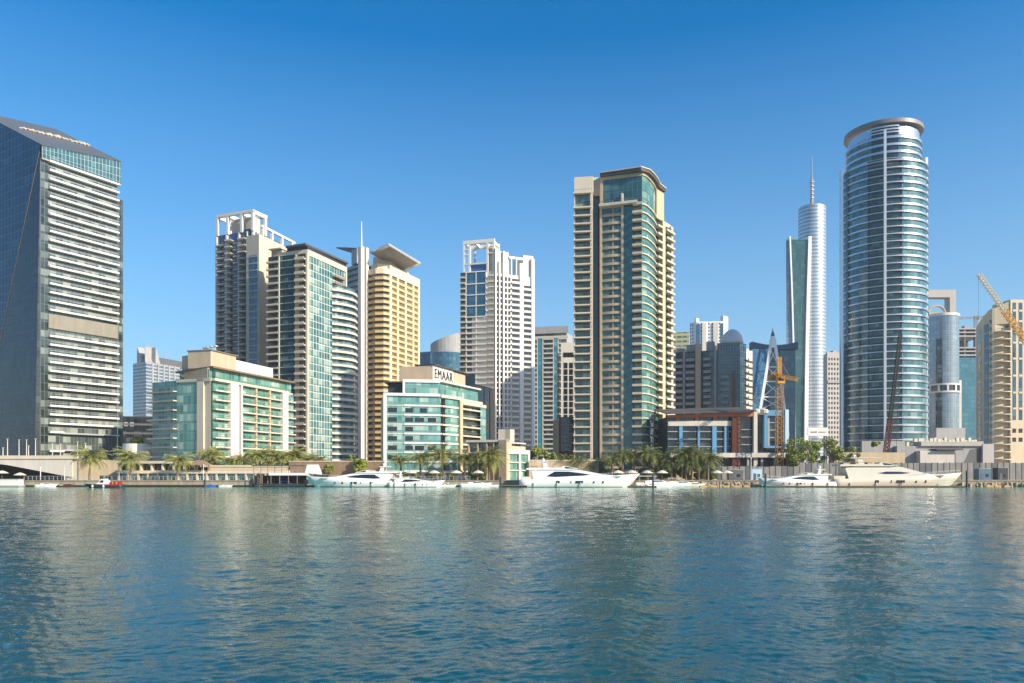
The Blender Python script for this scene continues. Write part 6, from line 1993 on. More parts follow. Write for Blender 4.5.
# ------------------------------------------------------------------ vegetation
def palm_parts(seed, hgt, dark=False):
    rng = random.Random(seed)
    tr = B()
    n = 7
    bend = rng.uniform(-0.25, 0.25)
    P_ = [Vector((bend * (k / n) ** 2, 0.1 * math.sin(k), hgt * k / n)) for k in range(n + 1)]
    for k in range(n):
        ra = 0.30 - 0.010 * k + (0.03 if k % 2 else 0)
        tr.tube(P_[k], P_[k + 1], ra, 8, ra * 0.94)
    tr.lathe(P_[-1].x, P_[-1].y, [(0.25, hgt - 0.8), (0.48, hgt - 0.3), (0.42, hgt + 0.2), (0.1, hgt + 0.5)], 8)
    cr = B()
    top = P_[-1]
    for k in range(90):
        az = rng.uniform(0, 2 * math.pi)
        el = rad(rng.triangular(-40, 82, 30))
        ln = rng.uniform(2.9, 4.3)
        droop = rng.uniform(0.9, 1.7)
        pts = []
        m = 8
        hd = Vector((math.cos(az), math.sin(az), 0))
        q = top + Vector((0, 0, 0.2))
        e = el
        for j in range(m + 1):
            pts.append(q.copy())
            q = q + (hd * math.cos(e) + Vector((0, 0, math.sin(e)))) * (ln / m)
            e -= droop / m * (0.6 + j * 0.12)
        side = Vector((-hd.y, hd.x, 0))
        for j in range(1, m + 1):
            a, c = pts[j - 1], pts[j]
            mid = (a + c) / 2
            lw = 0.72 * math.sin(math.pi * (0.12 + 0.85 * j / (m + 0.6))) + 0.08
            for s in (-1, 1):
                for rep_ in range(2):
                    base = a + (c - a) * (0.1 + 0.5 * rep_)
                    tip = base + side * s * lw + (c - a) * 0.9 + Vector((0, 0, -0.22 - 0.2 * rng.random()))
                    wv = (c - a) * 0.28
                    cr.face([base, base + wv, tip])
    return tr.mesh('trunk', 'bark'), cr.mesh('crown', 'palmdark' if dark else 'palm')

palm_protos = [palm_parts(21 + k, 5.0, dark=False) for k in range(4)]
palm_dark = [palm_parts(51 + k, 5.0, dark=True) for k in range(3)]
def palm(px, py, d, label, group, dark=False, z0=GZ, wide=1.0):
    """crown centre seen at row py"""
    x, y = W(px, d)
    h_ = ZY(py, d) - z0
    t = thing('palm_tree', label, 'palm tree', (x, y, z0), group, random.uniform(0, 6.28))
    t.rotation_euler = (random.gauss(0, 0.05), random.gauss(0, 0.05), random.uniform(0, 6.28))
    wide *= random.uniform(0.88, 1.1)
    h_ *= random.uniform(0.94, 1.06)
    tm, cm = random.choice(palm_dark if dark else palm_protos)
    o = link('trunk', tm, t)
    o.scale = (1, 1, h_ / 5.0)
    o = link('crown', cm, t, (0, 0, h_ - 5.0 * wide))
    o.scale = (wide, wide, wide)
    return t
PG = 'date palms along the promenade'
TG = 'date palms on the restaurant terrace'
for px, py, wd in ((89.5, 459, 1.3), (130.5, 460, 1.4), (176.5, 463, 1.15)):
    lab = {89: 'broad pale palm in front of the ramp wall beside the bridge', 130: 'pale palm in front of the terrace left end below the white planter wall', 176: 'slender pale palm before the terrace left of the pyramid roofed pavilion'}[int(px)]
    palm(px, py, 208, lab, PG, wide=wd)
for px, py, wd in ((211, 457.5, 1.3), (244, 461, 1.1), (260, 458, 1.35), (277, 459, 1.2), (296, 457, 1.4), (308, 461, 1.1), (233, 463, 0.9), (317, 463, 1.0)):
    palm(px, py, 221, 'bushy yellow green palm rising from the terrace planting before the green block', TG, z0=ZY(467, 221), wide=wd)
lower = {421: 'pale palm before the aqua block, left of the three there', 443: 'full crowned palm before the aqua block right corner', 465: 'shaded palm between the aqua block and tan pavilion', 489: 'palm standing right in front of the tan pavilion glazing', 401: 'small palm at the left foot of the aqua block'}
for px, py, wd in ((421, 459, 1.15), (443, 457.5, 1.45), (465, 459, 1.25), (489, 459.5, 1.35), (401, 461, 0.9)):
    palm(px, py, 209 if px != 401 else 213, lower[px], 'palms before the aqua lettered block', wide=wd, dark=(px == 465))  # the shaded palm has its shade put into a darker leaf colour
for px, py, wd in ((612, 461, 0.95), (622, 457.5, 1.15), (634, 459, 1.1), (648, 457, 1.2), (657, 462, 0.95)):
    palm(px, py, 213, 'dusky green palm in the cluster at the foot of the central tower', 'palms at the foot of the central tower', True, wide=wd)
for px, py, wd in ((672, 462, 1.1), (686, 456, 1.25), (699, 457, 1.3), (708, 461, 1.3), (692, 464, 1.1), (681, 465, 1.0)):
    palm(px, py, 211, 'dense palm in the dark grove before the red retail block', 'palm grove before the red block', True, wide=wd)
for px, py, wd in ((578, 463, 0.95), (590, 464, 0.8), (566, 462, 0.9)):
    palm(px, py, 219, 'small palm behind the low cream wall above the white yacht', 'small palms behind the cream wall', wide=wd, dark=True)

def leaf_cloud(b, c, r, n, size, rng, flat=0.8):
    for _ in range(n):
        v = Vector((rng.gauss(0, 1), rng.gauss(0, 1), rng.gauss(0, 1))).normalized() * r * rng.uniform(0.55, 1.05) ** 0.6
        v.z *= flat
        p = Vector(c) + v
        nrm = (v.normalized() + Vector((rng.uniform(-1, 1), rng.uniform(-1, 1), rng.uniform(-0.6, 1))) * 0.8).normalized()
        a = nrm.orthogonal().normalized()
        c2 = nrm.cross(a)
        an = rng.uniform(0, 6.28)
        a, c2 = a * math.cos(an) + c2 * math.sin(an), c2 * math.cos(an) - a * math.sin(an)
        s = size * rng.uniform(0.6, 1.3)
        b.face([p - a * s, p + c2 * s * 0.55, p + a * s, p - c2 * s * 0.55])

def tree(px, d, py_top, wpx, label, group, mat='leaf', seed=0, z0=GZ, trunk=True, name='leafy_tree', cat='tree', flat=0.8):
    rng = random.Random(seed)
    x, y = W(px, d)
    H = ZY(py_top, d) - z0
    Wd = wpx / FP * d
    t = thing(name, label, cat, (x, y, z0), group)
    if trunk:
        b = B()
        b.tube((0, 0, 0), (0.1, 0, H * 0.45), 0.24, 8, 0.17)
        for k in range(5):
            a = k * 1.3
            b.tube((0.1, 0, H * 0.4), (0.1 + Wd * 0.25 * math.cos(a), Wd * 0.25 * math.sin(a), H * 0.72), 0.12, 6, 0.04)
        link('trunk', b.mesh('trunk', 'bark'), t)
    b = B()
    nC = 15
    for k in range(nC):
        a = rng.uniform(0, 6.28)
        rr = Wd * 0.36 * math.sqrt(rng.random())
        zz = H * rng.uniform(0.38 if trunk else 0.2, 0.86)
        r = Wd * rng.uniform(0.13, 0.22)
        leaf_cloud(b, (rr * math.cos(a), rr * math.sin(a), min(zz, H - r * 0.8)), r, 170, 0.26, rng, flat)
    link('crown', b.mesh('crown', mat), t)
    return t
tree(800, 238, 434, 30, 'broad bright green tree right of the blue framed bay', 'trees by the construction site', seed=1)
tree(812, 240, 437, 22, 'rounded bright green tree between its two neighbours by the grey fence', 'trees by the construction site', seed=2)
tree(833, 239, 432.5, 26, 'tallest bright green tree next to the round tower foot', 'trees by the construction site', seed=3)
tree(851, 241, 443, 18, 'low green tree above the beige wall under the round tower', 'trees by the construction site', seed=4)
tree(792, 243, 440, 16, 'small green tree tucked against the blue framed bay', 'trees by the construction site', seed=8)
for k, (px, py, wd) in enumerate(((536, 442, 13), (544, 446, 12), (553, 450, 12), (531, 450, 8))):
    tree(px, 226 + 2 * (k % 2), py, wd, 'yellow green tree beside the tan pavilion behind the cream wall', 'yellow green trees beside the pavilion', 'leafy', 20 + k)
for k, (px, py, wd, d) in enumerate(((350, 452, 14, 220), (359, 457, 18, 214), (373, 459, 16, 218), (340, 461, 20, 219), (330, 463, 12, 214))):
    tree(px, d, py, wd, 'bushy green tree in the shade between teal and gold towers', 'trees between the teal and gold towers', 'leafy' if k == 1 else 'leaf', 30 + k)
tree(139, 241, 437.5, 17, 'clipped yellow green bush growing on the round white planter wall', None, 'leafy', 41, ZY(445, 240), False, 'bush', 'bush')
for k, (px, py, wd) in enumerate(((216, 461, 12), (228, 463, 16), (240, 464, 12), (252, 462, 14), (268, 463.5, 14), (284, 463, 13))):
    tree(px, 218.5, py, wd, 'green shrub planted along the restaurant terrace planter', 'shrubs on the restaurant terrace', 'shrub', 50 + k, ZY(469, 218), False, 'shrub', 'shrub')
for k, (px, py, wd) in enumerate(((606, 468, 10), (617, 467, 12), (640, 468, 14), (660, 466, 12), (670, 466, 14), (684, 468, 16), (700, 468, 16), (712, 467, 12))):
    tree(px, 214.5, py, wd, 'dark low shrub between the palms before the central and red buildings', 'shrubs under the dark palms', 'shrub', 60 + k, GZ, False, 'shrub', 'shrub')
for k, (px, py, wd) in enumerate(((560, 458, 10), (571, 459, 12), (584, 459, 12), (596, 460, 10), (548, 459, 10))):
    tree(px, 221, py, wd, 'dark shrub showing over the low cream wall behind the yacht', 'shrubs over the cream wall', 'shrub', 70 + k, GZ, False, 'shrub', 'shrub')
tree(876, 243, 441.5, 10, 'small yellow green bush on the pale wall by the maroon crane', None, 'leafy', 81, ZY(447, 243), False, 'bush', 'bush')

for k, (px, py, wd) in enumerate(((236, 461, 14), (268, 461.5, 16), (287, 460, 16), (303, 461, 13), (316, 463, 12))):
    tree(px, 219.5 + (k % 2), py, wd, 'bright yellow green tree among the palms on the restaurant terrace', 'bright trees on the restaurant terrace', 'leafy', 90 + k, ZY(468, 219))
for k, px in enumerate((392, 405, 416, 430, 437, 452, 473, 481)):
    tree(px, 209.5, 471 + (k * 7 % 3), 12, 'low green shrub planted at the foot of the aqua block', 'shrubs before the aqua block', 'shrub', 110 + k, GZ, False, 'shrub', 'shrub')
for k, px in enumerate((411, 434, 456, 478, 618, 632, 647, 662, 717, 727)):
    t, ox, oy = Q('parasol', ('white cafe parasol in the row before the aqua block and pavilion' if px < 500 else 'white cafe parasol under the dark palms of the central tower'), 'parasol', px, 206.2, GZ, 'cafe parasols before the aqua block' if px < 500 else 'cafe parasols under the dark palms')
    h_ = 2.9
    b = B(); b.tube((0, 0, 0), (0, 0, h_), 0.05, 6); link('pole', b.mesh('pole', 'teak'), t)
    b = B(); b.lathe(0, 0, [(1.7, h_ - 0.8), (1.65, h_ - 0.72), (0.9, h_ - 0.28), (0.05, h_)], 8); link('canopy', b.mesh('canopy', 'canvas' if k % 3 else 'offwhite'), t)

# parasols and posts by the underpass
for k, (px, py) in enumerate(((2, 470.5), (20, 472.5))):
    t, ox, oy = Q('parasol', ('cream parasol cut by the left edge beside the bridge arch', 'smaller cream parasol under the bridge arch')[k], 'parasol', px, 208, GZ, 'parasols under the bridge')
    h_ = ZY(py, 208) - GZ
    b = B(); b.tube((0, 0, 0), (0, 0, h_), 0.05, 6); link('pole', b.mesh('pole', 'teak'), t)
    b = B(); b.lathe(0, 0, [(1.6, h_ - 0.75), (1.55, h_ - 0.68), (0.8, h_ - 0.25), (0.05, h_)], 8); link('canopy', b.mesh('canopy', 'canvas'), t)
for k, (px, py, d, m) in enumerate(((40.5, 468.5, 207, 'white'), (64.5, 466, 207, 'white'), (119, 466.5, 207, 'offwhite'), (203.5, 466, 207, 'offwhite'), (259, 470, 207, 'offwhite'), (751, 459, 207, 'white'), (837, 462, 207, 'offwhite'))):
    t, ox, oy = Q('promenade_lamp', 'slim pale lamp pole on the quay edge of the promenade', 'lamp post', px, d, GZ, 'lamp poles on the quay')
    h_ = ZY(py, d) - GZ
    b = B(); b.tube((0, 0, 0), (0, 0, h_), 0.13, 8, 0.09); link('pole', b.mesh('pole', m), t)
    b = B(); b.lathe(0, 0, [(0.12, h_), (0.26, h_ + 0.1), (0.24, h_ + 0.35), (0.05, h_ + 0.45)], 8); link('lamp_head', b.mesh('lamp_head', m), t)
# promenade railing in front of the arcade
def railing(p0, p1, label):
    t, ox, oy = Q('quay_railing', label, 'railing', (p0 + p1) / 2, 204.6, 1.8)
    a, c = W(p0, 204.6)[0] - ox, W(p1, 204.6)[0] - ox
    b = B(); b.box(a, c, -0.04, 0.04, 1.02, 1.1); b.box(a, c, -0.03, 0.03, 0.5, 0.55); link('rail', b.mesh('rail', 'steel'), t)
    n = min(99, int((c - a) / 1.1))
    pm = B(); pm.box(-0.04, 0.04, -0.05, 0.05, -0.03, 1.02); pm = pm.mesh('post', 'steel')
    for k in range(n + 1):
        link('post', pm, t, (a + (c - a) * k / n, 0, 0))
railing(24, 112, 'steel quay railing in front of the bridge arch and ramp')
railing(118, 254, 'steel quay railing in front of the restaurant arcade')
railing(384, 470, 'steel quay railing at the foot of the aqua block')


# ------------------------------------------------------------------ boats
def loft(b, secs, mi=0):
    """secs: list of rings (same length), joined in order, ends capped"""
    i = len(b.v)
    m = len(secs[0])
    for r in secs:
        b.v += [tuple(p) for p in r]
    for k in range(len(secs) - 1):
        for j in range(m):
            j2 = (j + 1) % m
            b.f.append((i + k * m + j, i + k * m + j2, i + (k + 1) * m + j2, i + (k + 1) * m + j))
            b.m.append(mi)
            b.uv.append(None)
    b.f.append(tuple(range(i + m - 1, i - 1, -1)))
    e = i + (len(secs) - 1) * m
    b.f.append(tuple(range(e, e + m)))
    b.m += [mi, mi]
    b.uv += [None, None]

def hull(L, beam, fb_st, fb_bow, rake, flare=0.72, n=18):
    """hull pointing to +x, stern at x=0, waterline z=0"""
    b = B()
    secs = []
    for k in range(n + 1):
        s = k / n
        wdt = beam / 2 * (1 - max(0, (s - 0.45) / 0.55) ** 2.3) * (0.93 + 0.07 * min(1, s * 5))
        wdt = max(wdt, 0.03)
        h_ = fb_st + (fb_bow - fb_st) * s ** 1.6
        xt = L * s
        xb = L * s - rake * max(0, (s - 0.55) / 0.45) ** 1.4 * (1)
        wl = wdt * (flare + (1 - flare) * (1 - s)) * (1 - 0.5 * max(0, (s - 0.7) / 0.3))
        secs.append([(xb, wl * 0.75, -0.5), (xb + (xt - xb) * 0.15, wl, 0.1), (xb + (xt - xb) * 0.55, wl + (wdt - wl) * 0.6, h_ * 0.55), (xt, wdt, h_), (xt, wdt * 0.9, h_ + 0.02),
                     (xt, -wdt * 0.9, h_ + 0.02), (xt, -wdt, h_), (xb + (xt - xb) * 0.55, -wl - (wdt - wl) * 0.6, h_ * 0.55), (xb + (xt - xb) * 0.15, -wl, 0.1), (xb, -wl * 0.75, -0.5)])
    loft(b, secs)
    return b

def slabp(b, prof, wd, taper=0.0, z0=0.0, mi=0):
    """side profile (x,z) pushed across the boat; the sides lean in by taper per metre above z0"""
    w_ = lambda z: max(0.1, wd - taper * (z - z0))
    i = len(b.v)
    n = len(prof)
    for s in (-1, 1):
        b.v += [(x, s * w_(z), z) for x, z in prof]
    b.f.append(tuple(range(i, i + n)))
    b.f.append(tuple(range(i + 2 * n - 1, i + n - 1, -1)))
    for k in range(n):
        k2 = (k + 1) % n
        b.f.append((i + k, i + n + k, i + n + k2, i + k2))
    b.m += [mi] * (n + 2)
    b.uv += [None] * (n + 2)

def window_pair(prof, wd, taper, z0, out=0.02, thick=0.06):
    b = B()
    for s in (-1, 1):
        w_ = lambda z: wd - taper * (z - z0)
        i = len(b.v)
        n = len(prof)
        b.v += [(x, s * (w_(z) + out), z) for x, z in prof] + [(x, s * (w_(z) - thick), z) for x, z in prof]
        b.f.append(tuple(range(i, i + n)))
        b.f.append(tuple(range(i + 2 * n - 1, i + n - 1, -1)))
        for k in range(n):
            k2 = (k + 1) % n
            b.f.append((i + k, i + n + k, i + n + k2, i + k2))
        b.m += [0] * (n + 2)
        b.uv += [None] * (n + 2)
    return b

def rail_on(b, pts, h_=0.75, r=0.03):
    for p, q in zip(pts, pts[1:]):
        b.tube((p[0], p[1], p[2] + h_), (q[0], q[1], q[2] + h_), r, 4)
    for p in pts:
        b.tube(p, (p[0], p[1], p[2] + h_), r, 4)

def yacht(label, px_stern, px_bow, d, gel='gel', hgt=1.0, tall=1.0, group=None, pale=False, windows=True, flip_z=0.0):
    """motor yacht whose stern and bow stand at the given columns"""
    xs, xb = W(px_stern, d)[0], W(px_bow, d)[0]
    L = abs(xb - xs)
    t = thing('yacht', label, 'yacht', (xs, d, 0.0), group, 0 if xb > xs else math.pi)
    bm = L * 0.21
    u = L / 30.0 * hgt
    fs, fbow = 2.0 * u, 3.5 * u
    h = link('hull', hull(L, bm, fs, fbow, L * 0.11).mesh('hull', gel, True), t)
    b = B(); loft(b, [[(L * s - (L * 0.1 * max(0, (s - 0.55) / 0.45) ** 1.4), sg * bm / 2 * wd_, zz) for sg, zz in ((1, -0.1), (1, 0.16), (-1, 0.16), (-1, -0.1))] for s, wd_ in ((0.0, 0.94), (0.35, 0.98), (0.6, 0.88), (0.8, 0.60), (0.93, 0.28))])
    link('waterline_stripe', b.mesh('waterline_stripe', 'charcoal'), h)
    # hull portlights
    if windows:
        pb = B()
        prof = lambda x0, x1: [(x0, fs * 0.55), (x1, fs * 0.55), (x1, fs * 0.85), (x0, fs * 0.85)]
        for k, (a, c) in enumerate(((0.30, 0.33), (0.42, 0.425), (0.46, 0.52), (0.60, 0.615), (0.68, 0.69))):
            q = window_pair(prof(L * a, L * c), bm / 2 * (0.965 if a < 0.55 else 0.865 if a < 0.65 else 0.78), 0, 0, 0.06, 0.5)
            link('portlight', q.mesh('portlight', 'yglass'), h)
    # main saloon
    D1 = fs * 1.02
    wd, tp = bm / 2 * 0.80, 0.22
    top1 = D1 + 2.4 * u * tall
    prof = [(L * 0.12, D1 - 0.1), (L * 0.84, D1 + 0.85 * u), (L * 0.68, D1 + 1.35 * u), (L * 0.52, top1 - 0.2 * u), (L * 0.44, top1), (L * 0.17, top1), (L * 0.10, top1 - 0.4 * u)]
    b = B(); slabp(b, prof, wd, tp, D1); sal = link('saloon', b.mesh('saloon', gel), t)
    wp = [(L * 0.22, D1 + 0.75 * u), (L * 0.30, D1 + 0.62 * u), (L * 0.54, D1 + 1.0 * u), (L * 0.58, D1 + 1.25 * u), (L * 0.49, D1 + 1.7 * u), (L * 0.40, D1 + 1.95 * u * tall), (L * 0.29, D1 + 1.95 * u * tall)]
    if tall > 1.05:
        wp = [(L * 0.33, D1 + 1.35 * u), (L * 0.39, D1 + 1.1 * u), (L * 0.52, D1 + 1.15 * u), (L * 0.58, D1 + 1.4 * u), (L * 0.50, D1 + 1.7 * u), (L * 0.40, D1 + 1.72 * u)]
    link('saloon_window', window_pair(wp, wd, tp, D1).mesh('saloon_window', 'yglass'), sal)
    # flybridge
    prof = [(L * 0.06, top1 + 0.02), (L * 0.44, top1 + 0.02), (L * 0.49, top1 + 0.2 * u), (L * 0.41, top1 + 0.8 * u), (L * 0.36, top1 + 0.95 * u), (L * 0.34, top1 + 0.55 * u), (L * 0.06, top1 + 0.45 * u)]
    b = B(); slabp(b, prof, wd * 0.9, 0.1, top1); fl = link('flybridge', b.mesh('flybridge', gel), t)
    wp = [(L * 0.38, top1 + 0.3 * u), (L * 0.468, top1 + 0.27 * u), (L * 0.405, top1 + 0.7 * u), (L * 0.37, top1 + 0.82 * u)]
    link('windscreen', window_pair(wp, wd * 0.9, 0.1, top1).mesh('windscreen', 'yglass'), fl)
    # radar arch and hard top
    ra = top1 + 1.9 * u
    b = B()
    slabp(b, [(L * 0.20, top1 + 0.3 * u), (L * 0.25, top1 + 0.3 * u), (L * 0.225, ra), (L * 0.19, ra)], wd * 0.86, 0.0)
    b2 = B()
    for s in (-1, 1):
        slab = [(L * 0.20, top1 + 0.3 * u), (L * 0.245, top1 + 0.3 * u), (L * 0.225, ra), (L * 0.19, ra)]
        i = len(b2.v)
        b2.mesh8([(slab[0][0], s * wd * 0.8 - 0.08, slab[0][1]), (slab[1][0], s * wd * 0.8 - 0.08, slab[1][1]), (slab[1][0], s * wd * 0.8 + 0.08, slab[1][1]), (slab[0][0], s * wd * 0.8 + 0.08, slab[0][1]),
                  (slab[3][0], s * wd * 0.7 - 0.08, ra), (slab[2][0], s * wd * 0.7 - 0.08, ra), (slab[2][0], s * wd * 0.7 + 0.08, ra), (slab[3][0], s * wd * 0.7 + 0.08, ra)])
    b2.box(L * 0.14, L * 0.36 if tall > 1.05 else L * 0.24, -wd * 0.8, wd * 0.8, ra + 0.003, ra + 0.22)
    ar = link('radar_arch', b2.mesh('radar_arch', gel), t)
    b = B(); b.lathe(L * 0.2, 0.5, [(0.25, ra + 0.23), (0.3, ra + 0.5), (0.42, ra + 0.6), (0.4, ra + 0.95), (0.05, ra + 1.1)], 10); link('radar_dome', b.mesh('radar_dome', 'gel'), ar)
    b = B(); b.tube((L * 0.21, -0.3, ra + 0.2), (L * 0.195, -0.3, ra + 2.2 * u), 0.05, 5, 0.02); link('aerial', b.mesh('aerial', 'whitemetal'), ar)
    # foredeck rail, swim platform, cockpit
    b = B()
    pts = []
    for k in range(9):
        s = 0.58 + 0.40 * k / 8
        wdt = bm / 2 * (1 - max(0, (s - 0.45) / 0.55) ** 2.3) * 0.93
        pts.append((L * s, -wdt, fs + (fbow - fs) * s ** 1.6))
    rail_on(b, pts)
    rail_on(b, [(x, -y, z) for x, y, z in pts])
    link('bow_rail', b.mesh('bow_rail', 'steel'), t)
    for k in range(3):
        xx = L * (0.12 + 0.19 * k)
        for sg in (-1, 1):
            b = B(); b.lathe(xx, sg * (bm / 2 * 0.97 + 0.12), [(0.05, 0.35), (0.16, 0.45), (0.16, 1.15), (0.05, 1.3)], 8); link('fender', b.mesh('fender', 'offwhite'), h)
    b = B()
    for sg in (-1, 1):
        b.box(L * 0.06, L * 0.40, sg * wd * 0.82 - 0.02, sg * wd * 0.82 + 0.02, top1 + 0.98 * u, top1 + 1.02 * u)
    for k in range(3):
        b.box(L * (0.10 + 0.09 * k), L * (0.15 + 0.09 * k), -wd * 0.4, wd * 0.4, top1 + 0.47 * u, top1 + 0.95 * u)
    link('flybridge_seating', b.mesh('flybridge_seating', 'tan'), fl)
    b = B(); b.box(-L * 0.045, 0.1, -bm * 0.42, bm * 0.42, 0.25, 0.5); link('swim_platform', b.mesh('swim_platform', 'teak'), t)
    b = B(); b.box(L * 0.015, L * 0.10, -bm * 0.33, bm * 0.33, fs + 0.03, fs + 0.75 * u); link('cockpit_seat', b.mesh('cockpit_seat', 'canvas'), t)
    return t

yacht('long white motor yacht, bow left, moored before the gold tower', 404, 306, 199.5, hgt=0.96, tall=1.0)
yacht('smaller white yacht moored tight behind the long motor yacht stern', 389, 445, 197.5, hgt=1.05, tall=0.95)
yacht('large white yacht with sweeping dark windows moored below the central tower', 519, 640, 198, hgt=0.95, tall=1.04)
yacht('sleek grey white yacht, bow left, moored before the yellow tower crane', 834, 757, 198, hgt=1.05, tall=1.0)
yacht('largest cream yacht with tall superstructure moored below the round tower', 828, 962, 199.5, 'gelcream', hgt=0.92, tall=1.25)

def cruiser(label, px_stern, px_bow, d, gel='gel', canopy=True, group=None, stripe='charcoal'):
    xs, xb = W(px_stern, d)[0], W(px_bow, d)[0]
    L = abs(xb - xs)
    t = thing('motor_boat', label, 'boat', (xs, d, 0.0), group, 0 if xb > xs else math.pi)
    u = L / 10.0
    bm = L * 0.28
    h = link('hull', hull(L, bm, 0.8 * u, 1.35 * u, L * 0.12, n=12).mesh('hull', gel, True), t)
    b = B(); slabp(b, [(L * 0.25, 0.8 * u), (L * 0.82, 1.15 * u), (L * 0.66, 1.6 * u), (L * 0.56, 1.75 * u), (L * 0.25, 1.5 * u)], bm * 0.36, 0.2, u); c = link('cabin', b.mesh('cabin', gel), t)
    link('windscreen', window_pair([(L * 0.40, 1.2 * u), (L * 0.70, 1.32 * u), (L * 0.63, 1.58 * u), (L * 0.42, 1.55 * u)], bm * 0.36, 0.2, u).mesh('windscreen', 'yglass'), c)
    if canopy:
        b = B(); b.box(L * 0.10, L * 0.52, -bm * 0.36, bm * 0.36, 2.55 * u, 2.67 * u)
        for x in (0.12, 0.5):
            for s in (-1, 1):
                b.tube((L * x, s * bm * 0.33, 0.9 * u), (L * x, s * bm * 0.33, 2.56 * u), 0.04, 5)
        link('hard_top', b.mesh('hard_top', gel), t)
    b = B(); b.box(L * 0.03, L * 0.22, -bm * 0.34, bm * 0.34, 0.8 * u, 1.15 * u); link('stern_seat', b.mesh('stern_seat', 'canvas'), t)
    return t
yacht('tall cream yacht seen stern quarter behind the largest yacht', 888, 836, 201.6, 'gelcream', hgt=1.75, tall=1.1)
cruiser('white open boat moored between the dark dock and yacht stern before the pavilion', 486, 502, 200.5, canopy=False)
cruiser('cream cabin boat moored at far right of the dark palm grove beside the spit', 682, 706, 200.8, 'gelcream')
cruiser('white hard top boat moored behind the sport boat below the dark palms', 648, 670, 201.8)
cruiser('white launch moored inside the two right hand yachts', 820, 842, 200.2)
cruiser('white day boat moored between the yacht stern and dock, left of tan pavilion', 460, 492, 199, canopy=False)
cruiser('small white runabout at the stern of the white yacht before the aqua block', 439, 457, 200)
cruiser('white flybridge cruiser behind the bow of the large white yacht', 634, 676, 199.5)
cruiser('white cabin cruiser moored right of the flybridge cruiser below the dark palms', 664, 698, 201)
cruiser('white sport boat with dark windscreen moored below the dark palms, nearest the water', 640, 662, 196)
cruiser('white speedboat moored at the wooden quay before the restaurant arcade', 219, 233, 201, canopy=False)
cruiser('blue hulled dinghy moored at quay before the restaurant arcade', 203, 217, 201.5, 'bluepaint', canopy=False)
cruiser('dark hulled workboat among gear left of the long white yacht', 279, 300, 201.5, 'bluepaint')
cruiser('low white tender moored by the bridge arch', 36, 58, 201, canopy=False)
cruiser('small dark tender moored between the white tender and the wooden boat', 60, 76, 202, 'maroon', canopy=False)

# long red and black wooden boat leaving the quay
xs = W(123, 190)[0]
t = thing('water_taxi', 'long black and red wooden boat with white awning under way near the quay', 'boat', (xs, 190, 0.0), None, math.pi)
L = (123 - 84) / FP * 190
h = link('hull', hull(L, 2.4, 0.85, 1.0, 1.4, n=12).mesh('hull', 'charcoal', True), t)
b = B(); b.box(L * 0.02, L * 0.5, -1.22, 1.22, 0.62, 0.86); link('red_gunwale', b.mesh('red_gunwale', 'redpaint'), h)
b = B(); slabp(b, [(L * 0.30, 0.8), (L * 0.70, 0.8), (L * 0.62, 1.15), (L * 0.52, 2.2), (L * 0.44, 2.3), (L * 0.32, 1.3)], 0.85, 0.1, 0.8); c = link('wheelhouse', b.mesh('wheelhouse', 'gel'), t)
link('windscreen', window_pair([(L * 0.46, 1.3), (L * 0.57, 1.3), (L * 0.53, 1.9), (L * 0.46, 1.95)], 0.85, 0.1, 0.8).mesh('windscreen', 'yglass'), c)
for k in range(5):
    b = B(); b.box(L * (0.06 + 0.05 * k), L * (0.09 + 0.05 * k), -0.9, 0.9, 0.87, 1.55); link('seat', b.mesh('seat', 'orange' if k % 2 else 'redpaint'), t)
for k in range(2):
    b = B(); b.lathe(L * (0.44 + 0.28 * k), 1.15, [(0.1, 0.1), (0.22, 0.15), (0.22, 0.75), (0.1, 0.8)], 8); link('fender', b.mesh('fender', 'gel'), h)

# floating restaurant with white roof at the end of the arcade
xs = W(254, 203)[0]
t = thing('floating_restaurant', 'moored white roofed restaurant boat with dark open deck', 'boat', (xs, 201.5, 0.0))
L = (312 - 254) / FP * 201.5
b = B(); b.box(0, L * 0.92, -1.5, 3.5, 0.15, 0.9); link('hull', b.mesh('hull', 'charcoal'), t)
b = B(); b.box(0.3, L * 0.88, 0.6, 3.3, 0.9, 3.1); link('dining_room', b.mesh('dining_room', 'void'), t)
b = B(); b.box(L * 0.32, L * 0.98, -1.6, 3.6, 3.1, 3.75); link('roof_deck', b.mesh('roof_deck', 'gel'), t)
b = B(); b.box(L * 0.0, L * 0.9, -0.4, 3.6, 5.6, 5.85); link('upper_awning', b.mesh('upper_awning', 'roof'), t)
for k in range(8):
    b = B(); x = L * (0.03 + 0.12 * k); b.box(x, x + 0.16, -0.3, -0.14, 3.76 if x > L * 0.32 else 0.9, 5.6); link('post', b.mesh('post', 'brown'), t)
for k in range(6):
    b = B(); x = L * (0.05 + 0.15 * k); b.box(x, x + 0.12, -1.45, -1.3, 0.9, 3.1); link('post', b.mesh('post', 'teak'), t)
b = B(); rail_on(b, [(L * (0.33 + 0.08 * k), -1.5, 3.75) for k in range(9)], 0.8, 0.03); link('deck_rail', b.mesh('deck_rail', 'steel'), t)
b = B()
b.mesh8([(L * 0.93, -0.9, 3.76), (L * 1.18, -0.9, 3.3), (L * 1.18, 2, 3.3), (L * 0.93, 2, 3.76), (L * 0.96, -0.8, 6.0), (L * 1.12, -0.8, 6.0), (L * 1.12, 1.8, 6.0), (L * 0.96, 1.8, 6.0)])
link('wheelhouse', b.mesh('wheelhouse', 'gel'), t)
b = B(); b.mesh8([(L * 1.0, -0.93, 0.6), (L * 1.06, -0.93, 0.6), (L * 1.06, -0.6, 0.6), (L * 1.0, -0.6, 0.6), (L * 0.95, -0.93, 3.3), (L * 1.0, -0.93, 3.3), (L * 1.0, -0.6, 3.3), (L * 0.95, -0.6, 3.3)]); link('stairway', b.mesh('stairway', 'gel'), t)

